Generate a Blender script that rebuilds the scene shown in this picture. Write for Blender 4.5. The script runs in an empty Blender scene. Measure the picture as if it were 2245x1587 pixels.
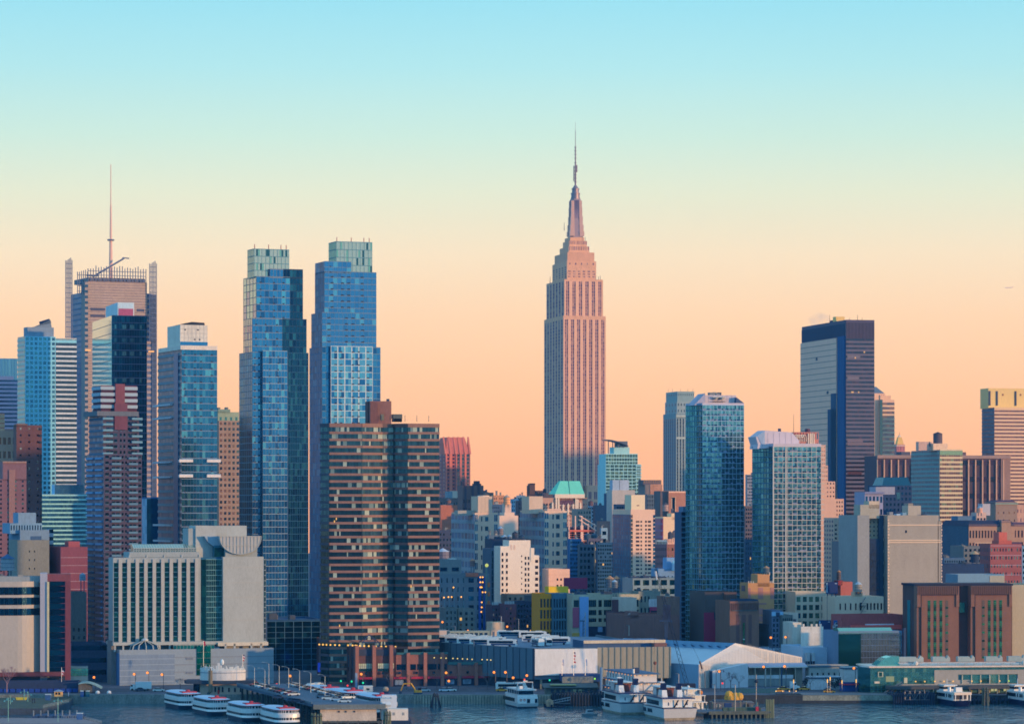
import bpy,math,random
from mathutils import Vector,Matrix
R = math.radians
S = bpy.context.scene
# ------------------------------------------------------------------ camera, sky, sun
F,CX,HY,HC = 7100.0,1122.5,1095.0,79.0     # focal length in photo pixels, centre, horizon row, eye height
cd = bpy.data.cameras.new('camera'); cam = bpy.data.objects.new('camera',cd)
S.collection.objects.link(cam); S.camera = cam
cd.sensor_width = 36; cd.lens = 36*F/2245; cd.shift_y = (HY-793.5)/2245
cd.clip_start = 5; cd.clip_end = 60000
cam.location = (0,0,HC); cam.rotation_euler = (R(90),0,0)
SUN_AZ,SUN_EL = 62.0,3.6
wd = bpy.data.worlds.new('World'); S.world = wd; wd.use_nodes = True
nt = wd.node_tree; nt.nodes.clear()
def N(t,**k):
    n = nt.nodes.new(t)
    for a,b in k.items(): setattr(n,a,b)
    return n
def lin1(v):
    v /= 255.0
    return v/12.92 if v <= .04045 else ((v+.055)/1.055)**2.4
def lin(c): return tuple(lin1(v) for v in c)
geo = N('ShaderNodeTexCoord'); sep = N('ShaderNodeSeparateXYZ'); nt.links.new(geo.outputs['Generated'],sep.inputs[0])
def ramp(stops,src):
    r = N('ShaderNodeValToRGB'); cr = r.color_ramp
    while len(cr.elements) > 1: cr.elements.remove(cr.elements[-1])
    for i,(p,c) in enumerate(stops):
        e = cr.elements[0] if i == 0 else cr.elements.new(p)
        e.position = p; e.color = (*c,1)
    nt.links.new(src,r.inputs[0]); return r
mp = N('ShaderNodeMapRange'); mp.inputs['From Min'].default_value = 0; mp.inputs['From Max'].default_value = .16
nt.links.new(sep.outputs['Z'],mp.inputs['Value'])
ds = lambda py: math.sin(math.atan((HY-py)/F))/.16
HZ_D,HZ_C,HZ_TOP,HZ_END = 3.8e-5,(.08,.45,1.0),500.0,4700.0     # even blue air between the towers
def clear(c,py):       # sky colour behind the haze so that it looks like c through it
    e = max(.004,math.atan((HY-py)/F)); od = HZ_D*min(HZ_END,(HZ_TOP-HC)/math.tan(e)); t_ = math.exp(-od)
    return tuple(max(0,(v-(1-t_)*k))/t_/1.5 for v,k in zip(lin(c),(.03,.20,.52)))
low = ramp([(0 if p is None else ds(p),clear(c,1090 if p is None else p)) for p,c in ((None,(255,184,150)),(1000,(255,190,154)),(850,(255,202,165)),(700,(254,214,180)),
            (560,(247,226,198)),(430,(228,232,210)),(300,(203,233,223)),(150,(176,229,236)),(0,(154,223,241)))]+[(1,tuple(v/1.5 for v in lin((150,221,241))))],mp.outputs[0])
boost = N('ShaderNodeMixRGB',blend_type='MULTIPLY'); boost.inputs[0].default_value = 1; boost.inputs[2].default_value = (1.5,1.5,1.5,1); nt.links.new(low.outputs[0],boost.inputs[1])
smap = N('ShaderNodeMapping'); smap.inputs['Scale'].default_value = (1,1,3); nt.links.new(geo.outputs['Generated'],smap.inputs[0])
streak = N('ShaderNodeTexNoise'); streak.inputs['Scale'].default_value = 3.5; streak.inputs['Detail'].default_value = 4; nt.links.new(smap.outputs[0],streak.inputs['Vector'])
smr = N('ShaderNodeMapRange'); smr.inputs['From Min'].default_value = .3; smr.inputs['From Max'].default_value = .7; smr.inputs['To Min'].default_value = .985; smr.inputs['To Max'].default_value = 1.012
nt.links.new(streak.outputs[0],smr.inputs['Value'])
low2 = N('ShaderNodeMixRGB',blend_type='MULTIPLY'); low2.inputs[0].default_value = 1; nt.links.new(boost.outputs[0],low2.inputs[1]); nt.links.new(smr.outputs[0],low2.inputs[2]); low = low2
mp2 = N('ShaderNodeMapRange'); mp2.inputs['From Min'].default_value = .16; mp2.inputs['From Max'].default_value = 1
nt.links.new(sep.outputs['Z'],mp2.inputs['Value'])
high = ramp([(0,lin((142,221,242))),(.15,(.34,.52,.68)),(.5,(.27,.42,.58)),(1,(.22,.36,.52))],mp2.outputs[0])
gt = N('ShaderNodeMath',operation='GREATER_THAN'); gt.inputs[1].default_value = .16; nt.links.new(sep.outputs['Z'],gt.inputs[0])
east = N('ShaderNodeMixRGB'); nt.links.new(gt.outputs[0],east.inputs[0]); nt.links.new(low.outputs[0],east.inputs[1]); nt.links.new(high.outputs[0],east.inputs[2])
west = ramp([(0,(.44,.62,.78)),(.03,(.24,.74,1.04)),(.12,(.12,.72,1.22)),(.5,(.33,.66,.98)),(1,(.25,.42,.6))],sep.outputs['Z'])
mp3 = N('ShaderNodeMapRange',interpolation_type='SMOOTHSTEP'); mp3.inputs['From Min'].default_value = .95; mp3.inputs['From Max'].default_value = .62
nt.links.new(sep.outputs['Y'],mp3.inputs['Value'])
mix = N("ShaderNodeMixRGB"); nt.links.new(mp3.outputs[0],mix.inputs[0]); nt.links.new(east.outputs[0],mix.inputs[1]); nt.links.new(west.outputs[0],mix.inputs[2])
bg = N('ShaderNodeBackground'); bg.inputs[1].default_value = 1.0
nt.links.new(mix.outputs[0],bg.inputs[0])
sky = N('ShaderNodeTexSky'); sky.sky_type = 'NISHITA'; sky.sun_disc = False
sky.sun_elevation = R(SUN_EL); sky.sun_rotation = R(180-SUN_AZ)
bg2 = N('ShaderNodeBackground'); bg2.inputs[1].default_value = .012; nt.links.new(sky.outputs[0],bg2.inputs[0])
add = N('ShaderNodeAddShader'); nt.links.new(bg.outputs[0],add.inputs[0]); nt.links.new(bg2.outputs[0],add.inputs[1])
out = N('ShaderNodeOutputWorld'); nt.links.new(add.outputs[0],out.inputs[0])
sd = bpy.data.lights.new('sun','SUN'); sun = bpy.data.objects.new('sun',sd); S.collection.objects.link(sun)
sd.energy = 4.5; sd.angle = R(1.2); sd.color = (1,.52,.20)
sdir = Vector((math.sin(R(SUN_AZ))*math.cos(R(SUN_EL)),-math.cos(R(SUN_AZ))*math.cos(R(SUN_EL)),math.sin(R(SUN_EL))))
sun.rotation_euler = sdir.to_track_quat('Z','Y').to_euler(); sun.location = (600,-400,500)
S.view_settings.view_transform = 'Standard'; S.view_settings.look = 'None'
S.view_settings.exposure = 0; S.view_settings.gamma = 1
S.render.resolution_x = 1024; S.render.resolution_y = 723
S.cycles.filter_width = 1.7; S.cycles.max_bounces = 4; S.cycles.diffuse_bounces = 2; S.cycles.glossy_bounces = 3
# ------------------------------------------------------------------ materials
EF = (.86,.72,.65); EG = (.36,.74,1.02)
MC = {}; BR = [.885]  # wall tone factor, raised on far buildings to paint in stronger sun
def mat(rgb,kind='wall',var=.10,rough=.85,emit=0,sc=.12):
    """material whose own colour comes out near rgb (as seen on a sunset-lit west wall)"""
    key = (tuple(rgb),kind,var,rough,emit,BR[0])
    if key in MC: return MC[key]
    m = bpy.data.materials.new(kind); m.use_nodes = True
    t = m.node_tree; b = t.nodes['Principled BSDF']
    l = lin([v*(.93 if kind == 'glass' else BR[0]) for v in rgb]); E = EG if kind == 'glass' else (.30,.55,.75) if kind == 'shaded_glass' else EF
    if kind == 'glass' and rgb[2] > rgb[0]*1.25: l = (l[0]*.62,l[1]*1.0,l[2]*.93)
    c = tuple(min(.86,max(.004,a/e)) for a,e in zip(l,E))
    b.inputs['Base Color'].default_value = (*c,1)
    b.inputs['Roughness'].default_value = rough
    if kind == 'glass':
        b.inputs['Roughness'].default_value = .1; b.inputs['Metallic'].default_value = .78
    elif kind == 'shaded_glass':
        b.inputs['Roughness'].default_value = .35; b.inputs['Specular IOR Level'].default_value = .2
    elif kind == 'metal':
        b.inputs['Roughness'].default_value = .4; b.inputs['Metallic'].default_value = .3
    if emit:
        b.inputs['Base Color'].default_value = (.02,.02,.02,1)
        b.inputs['Emission Color'].default_value = (*l,1); b.inputs['Emission Strength'].default_value = emit
    elif var and kind != 'glass':
        tc = t.nodes.new('ShaderNodeTexCoord')
        mpn = t.nodes.new('ShaderNodeMapping'); mpn.inputs['Scale'].default_value = (1,1,.35)
        t.links.new(tc.outputs['Object'],mpn.inputs[0])
        n1 = t.nodes.new('ShaderNodeTexNoise'); n1.inputs['Scale'].default_value = sc; n1.inputs['Detail'].default_value = 6; n1.inputs['Roughness'].default_value = .65
        t.links.new(mpn.outputs[0],n1.inputs['Vector'])
        n2 = t.nodes.new('ShaderNodeTexNoise'); n2.inputs['Scale'].default_value = sc*14; n2.inputs['Detail'].default_value = 3
        t.links.new(mpn.outputs[0],n2.inputs['Vector'])
        ad = t.nodes.new('ShaderNodeMath'); ad.operation = 'ADD'; t.links.new(n1.outputs[0],ad.inputs[0]); t.links.new(n2.outputs[0],ad.inputs[1])
        mr = t.nodes.new('ShaderNodeMapRange'); mr.inputs['From Min'].default_value = .6; mr.inputs['From Max'].default_value = 1.4
        mr.inputs['To Min'].default_value = 1-2.3*var; mr.inputs['To Max'].default_value = 1+2.3*var; t.links.new(ad.outputs[0],mr.inputs[0])
        mx = t.nodes.new('ShaderNodeMixRGB'); mx.blend_type = 'MULTIPLY'; mx.inputs[0].default_value = 1
        mx.inputs[1].default_value = (*c,1); t.links.new(mr.outputs[0],mx.inputs[2]); t.links.new(mx.outputs[0],b.inputs['Base Color'])
    MC[key] = m; m['rgb'] = list(rgb); m['kind'] = kind
    return m
W = mat
def G(*cols): return [mat(c,'glass') for c in cols]
def L(rgb,e=1.6): return mat(rgb,'self_glow',0,.5,e)
# palettes of window glass; repeats weight the choice
gBlue = G((52,122,186),(60,132,192),(46,110,174),(52,122,186),(78,156,204),(38,92,150))
gDeep = G((14,78,134),(20,88,144),(10,66,118),(30,102,156),(8,56,104))
gNavy = G((4,50,92),(8,58,102),(2,42,80),(10,66,108))
gWin = G((44,62,96),(60,76,110),(30,50,84),(70,90,122),(36,54,90),(120,130,146))
gShade = G((14,50,88),(22,62,100),(8,42,76),(40,80,112))
gTeal = G((46,100,124),(60,118,138),(34,84,112),(86,142,158),(24,70,100))
gPale = G((96,160,206),(110,172,212),(84,146,196),(130,186,216))
gBrown = G((50,86,112),(44,78,104),(60,96,120),(38,70,98),(54,90,116))
lightW = W((190,208,204),'wall',0)
litY = L((255,190,90),1.3)
# ------------------------------------------------------------------ mesh builder
class MB:
    def __init__(s): s.v = []; s.f = []; s.mi = []; s.m = []
    def k(s,m):
        if m not in s.m: s.m.append(m)
        return s.m.index(m)
    def add(s,vs,fs,m):
        o = len(s.v); s.v += [tuple(p) for p in vs]; i = s.k(m)
        for f in fs: s.f.append(tuple(o+q for q in f)); s.mi.append(i)
    def box(s,x0,x1,y0,y1,z0,z1,m,top=None,taper=0):
        if x1 < x0: x0,x1 = x1,x0
        if y1 < y0: y0,y1 = y1,y0
        t = taper
        s.add([(x0,y0,z0),(x1,y0,z0),(x1,y1,z0),(x0,y1,z0),(x0+t,y0+t,z1),(x1-t,y0+t,z1),(x1-t,y1-t,z1),(x0+t,y1-t,z1)],
              [(0,3,2,1),(0,1,5,4),(1,2,6,5),(2,3,7,6),(3,0,4,7)],m)
        o = len(s.v); s.f.append((o-4,o-3,o-2,o-1)); s.mi.append(s.k(top or m))
    def prism(s,pts,z0,z1,m,top=None,sc=1.0,cen=None):
        n = len(pts)
        if cen is None: cen = (sum(p[0] for p in pts)/n,sum(p[1] for p in pts)/n)
        tp = [(cen[0]+(p[0]-cen[0])*sc,cen[1]+(p[1]-cen[1])*sc) for p in pts]
        s.add([(p[0],p[1],z0) for p in pts]+[(p[0],p[1],z1) for p in tp],
              [(i,(i+1)%n,n+(i+1)%n,n+i) for i in range(n)]+[tuple(range(n-1,-1,-1))],m)
        o = len(s.v)-n; s.f.append(tuple(o+i for i in range(n))); s.mi.append(s.k(top or m))
    def cyl(s,cx,cy,z0,z1,r0,r1,m,n=12,top=None):
        s.prism([(cx+r0*math.cos(2*math.pi*i/n),cy+r0*math.sin(2*math.pi*i/n)) for i in range(n)],z0,z1,m,top,max(r1,1e-3)/r0,(cx,cy))
    def tube(s,a,b,r0,m,r1=None,n=5):
        a,b = Vector(a),Vector(b); r1 = r0 if r1 is None else r1
        d = (b-a).normalized(); u = d.orthogonal().normalized(); w = d.cross(u)
        vs = []
        for c,r in ((a,r0),(b,r1)):
            for i in range(n):
                q = 2*math.pi*i/n; vs.append(c+(u*math.cos(q)+w*math.sin(q))*r)
        s.add(vs,[(i,(i+1)%n,n+(i+1)%n,n+i) for i in range(n)]+[tuple(range(n-1,-1,-1)),tuple(range(n,2*n))],m)
    def profile(s,pts,y0,y1,m):       # outline in x-z, given a depth in y
        n = len(pts)
        s.add([(p[0],y0,p[1]) for p in pts]+[(p[0],y1,p[1]) for p in pts],
              [(i,(i+1)%n,n+(i+1)%n,n+i) for i in range(n)]+[tuple(range(n-1,-1,-1)),tuple(range(n,2*n))],m)
    def profx(s,pts,x0,x1,m):         # outline in y-z, given a length in x
        n = len(pts)
        s.add([(x0,p[0],p[1]) for p in pts]+[(x1,p[0],p[1]) for p in pts],
              [(i,(i+1)%n,n+(i+1)%n,n+i) for i in range(n)]+[tuple(range(n-1,-1,-1)),tuple(range(n,2*n))],m)
    def ball(s,c,r,m,nu=8,nv=5,sz=1.0):
        vs = []; fs = []
        for j in range(nv+1):
            p = math.pi*j/nv
            for i in range(nu):
                q = 2*math.pi*i/nu
                vs.append((c[0]+r*math.sin(p)*math.cos(q),c[1]+r*math.sin(p)*math.sin(q),c[2]+sz*r*math.cos(p)))
        for j in range(nv):
            for i in range(nu): fs.append((j*nu+i,(j+1)*nu+i,(j+1)*nu+(i+1)%nu,j*nu+(i+1)%nu))
        s.add(vs,fs,m)
    def build(s,name,parent=None,smooth=False):
        if not s.f: return None
        me = bpy.data.meshes.new(name); me.from_pydata(s.v,[],s.f)
        for m in s.m: me.materials.append(m)
        me.polygons.foreach_set('material_index',s.mi)
        if smooth: me.polygons.foreach_set('use_smooth',[True]*len(s.f))
        me.update()
        o = bpy.data.objects.new(name,me); S.collection.objects.link(o)
        if parent: o.parent = parent
        return o
def split(mb,name,parent):
    """one object per separate piece, at most 100"""
    n = len(mb.v); par = list(range(n))
    def fd(a):
        while par[a] != a: par[a] = par[par[a]]; a = par[a]
        return a
    for f in mb.f:
        r = fd(f[0])
        for q in f[1:]: par[fd(q)] = r
    gr = {}
    for f,i in zip(mb.f,mb.mi): gr.setdefault(fd(f[0]),[]).append((f,i))
    out = []; rest = MB()
    for k,fs in enumerate(gr.values()):
        m = MB() if k < 100 else rest; ix = {}
        for f,i in fs:
            g = []
            for q in f:
                if q not in ix: ix[q] = len(m.v); m.v.append(mb.v[q])
                g.append(ix[q])
            m.f.append(tuple(g)); m.mi.append(m.k(mb.m[i]))
        if k < 100: out.append(m.build(name,parent))
    if rest.f: tag(rest.build(name,parent),kind='stuff')
    return out
SPLIT = set('column pier balcony beacon vent arched_window pinnacle cell_antenna roof_stack string_light wall_lamp painted_block side_window frame_post net_deck ceiling_lamp awning hanging_banner front_rib fluting fin crown_band hanging_frame silo_box recess lit_window glass_green slot orange_panel lift_panel arch notch door side_panel front_panel low_window office_window'.split())
def tag(o,label=None,cat=None,group=None,kind=None):
    if label: o['label'] = label
    if cat: o['category'] = cat
    if group: o['group'] = group
    if kind: o['kind'] = kind
    return o
def empty(name,loc,rz=0,label=None,cat=None,group=None):
    o = bpy.data.objects.new(name,None); S.collection.objects.link(o)
    o.location = loc; o.rotation_euler = (0,0,rz); o.empty_display_size = 2
    return tag(o,label,cat,group)
def dup(root,loc,rz,label=None,group=None):
    r = root.copy(); S.collection.objects.link(r); r.location = loc; r.rotation_euler = (0,0,rz)
    if label: r['label'] = label
    if group: r['group'] = group
    for ch in list(root.children):
        c = ch.copy(); S.collection.objects.link(c); c.parent = r
        for g in ch.children:
            d = g.copy(); S.collection.objects.link(d); d.parent = c
    return r
def wx(px,Y): return (px-CX)*Y/F
def wz(py,Y): return HC-(py-HY)*Y/F
def gY(py,z=3.0): return (HC-z)*F/(py-HY)
GZ = 3.0
# ------------------------------------------------------------------ building with parts
class Bd:
    """one building: Empty at its near corner, front along local x, left side along local y"""
    def __init__(s,name,label,C,Y,A=13,cat='building',group=None,seed=0,gz=GZ):
        s.a = R(A); s.X0 = wx(C,Y); s.Y0 = Y; s.gz = gz
        s.root = empty(name,(s.X0,Y,gz),s.a,label,cat,group)
        s.parts = {}; s.win = []; s.rnd = random.Random(seed*77+int(C)*13+int(Y)); s.last = None; s.mirror = False
    def P(s,name):
        if name not in s.parts: s.parts[name] = MB()
        return s.parts[name]
    def wy(s,x,y): return s.Y0+x*math.sin(s.a)+y*math.cos(s.a)
    def sx(s,px,y=0):
        k = (px-CX)/F; c,n = math.cos(s.a),math.sin(s.a)
        return (k*(s.Y0+y*c)-(s.X0-y*n))/(c-k*n)
    def sy(s,px,x=0):
        k = (px-CX)/F; c,n = math.cos(s.a),math.sin(s.a)
        return (s.X0+x*c-k*(s.Y0+x*n))/(n+k*c)
    def sz(s,py,x=0,y=0): return wz(py,s.wy(x,y))-s.gz
    def mass(s,l,c,r,top,bot=None,wall=None,F_=None,L_=None,yo=0,depth=None,part='wall',roof=None,parapet=True):
        x0 = s.sx(c,yo); x1 = s.sx(r,yo)
        y1 = yo+depth if depth else s.sy(l,x0)
        z1 = s.sz(top,x0,yo); z0 = 0 if bot is None else s.sz(bot,x0,yo)-.5
        s.blk(x0,x1,yo,y1,z0,z1,wall,F_,L_,part,roof,parapet)
        return s.last
    def blk(s,x0,x1,y0,y1,z0,z1,wall,F_=None,L_=None,part='wall',roof=None,parapet=True):
        s.last = (x0,x1,y0,y1,z0,z1)
        s.P(part).box(x0,x1,y0,y1,z0,z1,wall,roof or wall)
        if parapet and z1+s.gz < HC+5 and (x1-x0) > 4:
            h = .9; t = .4
            for a in ((x0,x1,y0,y0+t),(x0,x1,y1-t,y1),(x0,x0+t,y0+t,y1-t),(x1-t,x1,y0+t,y1-t)):
                s.P(part).box(*a,z1,z1+h,wall)
        for st,fc in ((F_,'F'),(L_,'L')):
            if not st: continue
            for q in (st if isinstance(st,list) else [st]): s.fac(fc,x0,x1,y0,y1,z0,z1,wall,q)
    def rect(s,mb,fc,x0,y0,y1,u0,u1,z0,z1,off,m,back=.02):
        if fc == 'F': mb.box(x0+u0,x0+u1,y0-off,y0+.1,z0,z1,m)
        else:
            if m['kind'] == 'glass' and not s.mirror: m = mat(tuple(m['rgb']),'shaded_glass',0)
            mb.box(x0-off,x0+.1,y1-u1,y1-u0,z0,z1,m)
    def fac(s,fc,x0,x1,y0,y1,z0,z1,wall,q):
        t = q[0]; o = dict(u=(0,1),v=(0,1)); o.update(q[1])
        Wd = (x1-x0) if fc == 'F' else (y1-y0); H = z1-z0
        U0,U1 = Wd*o['u'][0],Wd*o['u'][1]; V0,V1 = z0+H*o['v'][0],z0+H*o['v'][1]
        pal = o['pal']; rn = s.rnd
        nz = o.get('nz',1); nx = o.get('nx',1)
        if t in 'bg':
            fl = (V1-V0)/nz; pw = (U1-U0)/nx
            fh = o.get('fh',.6)
            wl = s.P(o.get('part','wall'))
            for j in range(nz):
                mb = MB(); zb = V0+fl*j; zc = zb+fl*(1-fh)
                row = rn.random()
                i = 0
                while i < nx:
                    m = rn.choice(pal) if rn.random() < .6 else pal[0]; run = 1
                    if o.get('lit') and rn.random() < o['lit']:
                        m = o['litm']; run = rn.choice((1,1,2,3))
                    run = min(run,nx-i)
                    s.rect(mb,fc,x0,y0,y1,U0+pw*i,U0+pw*(i+run),zc,zb+fl-.02,.06,m)
                    i += run
                s.win.append(('window_band',mb,fl*(U1-U0)))
                if o.get('sp'): s.rect(wl,fc,x0,y0,y1,U0,U1,zb,zc,o.get('pr',.35),o['sp'])
            if o.get('ml'):
                ml = o['ml']; lh = o.get('lh',.12); lw = o.get('lw',.1)
                g = s.P('mullion_grid')
                if lh:
                    for j in range(0,nz+1,o.get('zj',1)): s.rect(g,fc,x0,y0,y1,U0,U1,V0+fl*j-fl*lh/2,V0+fl*j+fl*lh/2,.16,ml)
                if lw:
                    ns = o.get('nv',nx); ps = (U1-U0)/ns
                    for i in range(ns+1): s.rect(g,fc,x0,y0,y1,max(U0,U0+ps*i-ps*lw/2),min(U1,U0+ps*i+ps*lw/2),V0,V1,.13,ml)
            if o.get('ac'):      # dark louvres in fixed bays of each floor
                g = s.P('louvres')
                for j in range(nz):
                    zb = V0+fl*j
                    for i in o['ac']: s.rect(g,fc,x0,y0,y1,U0+(U1-U0)*i,U0+(U1-U0)*(i+.055),zb+fl*.06,zb+fl*.24,.2,acm)
        elif t == 'p':
            fl = (V1-V0)/nz; pw = (U1-U0)/nx; fw,fh = o.get('fw',.5),o.get('fh',.5)
            for j in range(nz):
                for i in range(nx):
                    if rn.random() < o.get('skip',0): continue
                    m = rn.choice(pal)
                    if o.get('lit') and rn.random() < o['lit']: m = o['litm']
                    mb = MB(); u = U0+pw*(i+.5-fw/2); z = V0+fl*(j+.5-fh/2)
                    s.rect(mb,fc,x0,y0,y1,u,u+pw*fw,z,z+fl*fh,.05,m)
                    if o.get('sill'): s.rect(mb,fc,x0,y0,y1,u-.1,u+pw*fw+.1,z-.25,z,.2,o['sill'])
                    s.win.append(('window',mb,pw*fw*fl*fh))
        elif t == 'c':
            fl = (V1-V0)/nz; pw = (U1-U0)/nx; fw,fh = o.get('fw',.4),o.get('fh',.6)
            for i in range(nx):
                mb = MB(); u = U0+pw*(i+.5-fw/2); uu = [(u,u+pw*fw)]
                if o.get('twin'): uu = [(u,u+pw*fw*.42),(u+pw*fw*.58,u+pw*fw)]
                for a,b in uu:
                    for j in range(nz):
                        zb = V0+fl*j
                        s.rect(mb,fc,x0,y0,y1,a,b,zb,zb+fl*(1-fh),.04,o.get('sp',wall))
                        m = rn.choice(pal)
                        if o.get('lit') and rn.random() < o['lit']: m = o['litm']
                        s.rect(mb,fc,x0,y0,y1,a,b,zb+fl*(1-fh),zb+fl,.05,m)
                s.win.append(('window_column',mb,pw*(V1-V0)))
                if o.get('pier'):
                    s.rect(s.P('wall'),fc,x0,y0,y1,max(U0,U0+pw*i-pw*(1-fw)/2),U0+pw*i+pw*(1-fw)/2,V0,V1+.3,o.get('pr',.5),o['pier'])
    def units(s,n,m=None,b=None,h=(1.5,4)):
        """rooftop boxes standing on the last mass"""
        x0,x1,y0,y1,z0,z1 = b or s.last
        for i in range(n):
            w = s.rnd.uniform(.08,.2)*(x1-x0); d = min(6,.3*(y1-y0)); x = s.rnd.uniform(x0+.5,x1-w-.5); y = s.rnd.uniform(y0+1,max(y0+1.1,min(y1-d,y0+12)))
            mb = MB(); hh = s.rnd.uniform(*h); mm = m or s.rnd.choice((W((120,118,118)),W((70,78,92)),W((150,142,134))))
            mb.box(x,x+w,y,y+d,z1,z1+hh,mm)
            if s.rnd.random() < .6: mb.cyl(x+w/2,y+d/2,z1+hh,z1+hh+.7,.8,.8,W((90,92,98)),8)
            mb.build('roof_unit',s.root)
    def mast(s,px,top,r=.25,y=6,bot=None,m=None,name='antenna'):
        x = s.sx(px,y); z0 = s.last[5] if bot is None else s.sz(bot,x,y)
        mb = MB(); mb.tube((x,y,z0-.5),(x,y,s.sz(top,x,y)),r,m or W((70,60,70)),r*.5); mb.build(name,s.root)
    def finish(s):
        for n,mb in s.parts.items():
            if n in SPLIT: split(mb,n,s.root)
            elif n == 'louvres' and len(mb.f) > 600: tag(mb.build(n,s.root),kind='stuff')
            else: mb.build(n,s.root)
        by = {}
        for n,mb,a in s.win: by.setdefault(n,[]).append((a,mb))
        for n,l in by.items():
            l.sort(key=lambda t: -t[0])
            for a,mb in l[:100]: mb.build(n,s.root)
            if len(l) > 100:
                big = MB()
                for a,mb in l[100:]:
                    o = len(big.v); big.v += mb.v
                    for f,i in zip(mb.f,mb.mi): big.f.append(tuple(o+q for q in f)); big.mi.append(big.k(mb.m[i]))
                tag(big.build(n,s.root),kind='stuff')
        return s.root
acm = W((26,44,72),'wall',0)
def P_(nx,nz,fw=.5,fh=.5,pal=gWin,**k): return ('p',dict(nx=nx,nz=nz,fw=fw,fh=fh,pal=pal,**k))
def B_(nx,nz,fh=.6,pal=gWin,**k): return ('b',dict(nx=nx,nz=nz,fh=fh,pal=pal,**k))
def G_(nx,nz,pal=gBlue,ml=None,**k): return ('g',dict(nx=nx,nz=nz,fh=k.pop('fh',1.0),pal=pal,ml=ml,**k))
def C_(nx,nz,fw=.45,fh=.6,pal=gWin,**k): return ('c',dict(nx=nx,nz=nz,fw=fw,fh=fh,pal=pal,**k))
def gpy(Y): return HY+(HC-GZ)*F/Y
def nf(top,Y,sp,bot=None): return max(1,round(((gpy(Y) if bot is None else bot)-top)/sp))
def SB(name,label,l,c,r,top,Y,wall,F_=None,L_=None,A=13,units=0,keep=False,group=None,seed=0,bot=None,depth=None,cat='building',roof=None):
    b = Bd(name,label,c,Y,A,cat,group,seed)
    b.mass(l,c,r,top,bot,wall,F_,L_,depth=depth,roof=roof)
    if units: b.units(units)
    if not keep: b.finish()
    return b
dark = W((40,62,92)); steel = W((110,112,120),'metal',0)
# ============================================================ ground, water, far shore
def sheet(name,x0,x1,y0,y1,z,m,label=None):
    mb = MB(); mb.add([(x0,y0,z),(x1,y0,z),(x1,y1,z),(x0,y1,z)],[(0,1,2,3)],m)
    return tag(mb.build(name),label,kind='structure')
asph = W((74,84,100),'wall',.25,sc=.05)
sheet('ground',-3500,3500,1256,4600,GZ,asph,'dark city ground between the buildings')
sheet('road',-600,600,1282,1306,GZ+.02,W((60,68,82),'wall',.2),'dark riverside highway behind the waterfront')
mb = MB()
for i in range(-45,46):
    for yy in (1288,1294,1300): mb.add([(i*9,yy,GZ+.045),(i*9+3.5,yy,GZ+.045),(i*9+3.5,yy+.25,GZ+.045),(i*9,yy+.25,GZ+.045)],[(0,1,2,3)],W((190,190,190),'wall',0))
tag(mb.build('road_marking'),'white dashed lane lines on the riverside highway',kind='structure')
wm = bpy.data.materials.new('river_water'); wm.use_nodes = True
t = wm.node_tree; b = t.nodes['Principled BSDF']; b.inputs['Base Color'].default_value = (.030,.125,.19,1); b.inputs['Roughness'].default_value = .10; b.inputs['IOR'].default_value = 1.33
tc = t.nodes.new('ShaderNodeTexCoord')
def wave(sx_,sy_,sc,det,dist):
    m_ = t.nodes.new('ShaderNodeMapping'); m_.inputs['Scale'].default_value = (sx_,sy_,1); t.links.new(tc.outputs['Object'],m_.inputs[0])
    n_ = t.nodes.new('ShaderNodeTexNoise'); n_.inputs['Scale'].default_value = sc; n_.inputs['Detail'].default_value = det; n_.inputs['Distortion'].default_value = dist
    t.links.new(m_.outputs[0],n_.inputs['Vector']); return n_
w1,w2,w3 = wave(.55,.28,.55,4,.6),wave(.6,.22,.12,3,.4),wave(1,.6,.012,2,0)
a1 = t.nodes.new('ShaderNodeMath'); a1.operation = 'MULTIPLY_ADD'; a1.inputs[1].default_value = 1.8
t.links.new(w2.outputs[0],a1.inputs[0]); t.links.new(w1.outputs[0],a1.inputs[2])
bp = t.nodes.new('ShaderNodeBump'); bp.inputs['Distance'].default_value = 1.3
ms = t.nodes.new('ShaderNodeMapRange'); ms.inputs['From Min'].default_value = .35; ms.inputs['From Max'].default_value = .65; ms.inputs['To Min'].default_value = .45; ms.inputs['To Max'].default_value = 1
t.links.new(w3.outputs[0],ms.inputs[0]); t.links.new(ms.outputs[0],bp.inputs['Strength'])
t.links.new(a1.outputs[0],bp.inputs['Height']); t.links.new(bp.outputs[0],b.inputs['Normal'])
sheet('water',-3600,3600,-160,1262,0,wm,'rippled blue grey river in front of the city')
mb = MB()       # far bank behind the viewer, a wooded cliff that the glass towers look at
rr = random.Random(5); nx_,ny_ = 60,10; vs = []
for j in range(ny_):
    for i in range(nx_):
        x = -3550+i*7100/(nx_-1); y = -150-j*90
        h = (-1,12,40,66,80,92,96,98,100,100)[j]
        vs.append((x,y,h+(rr.uniform(-9,9) if j > 1 else 0)))
mb.add(vs,[(j*nx_+i,j*nx_+i+1,(j+1)*nx_+i+1,(j+1)*nx_+i) for j in range(ny_-1) for i in range(nx_-1)],W((34,70,96),'wall',.3,sc=.03))
tag(mb.build('hillside'),'wooded bank on the near side of the river',kind='structure')
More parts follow.
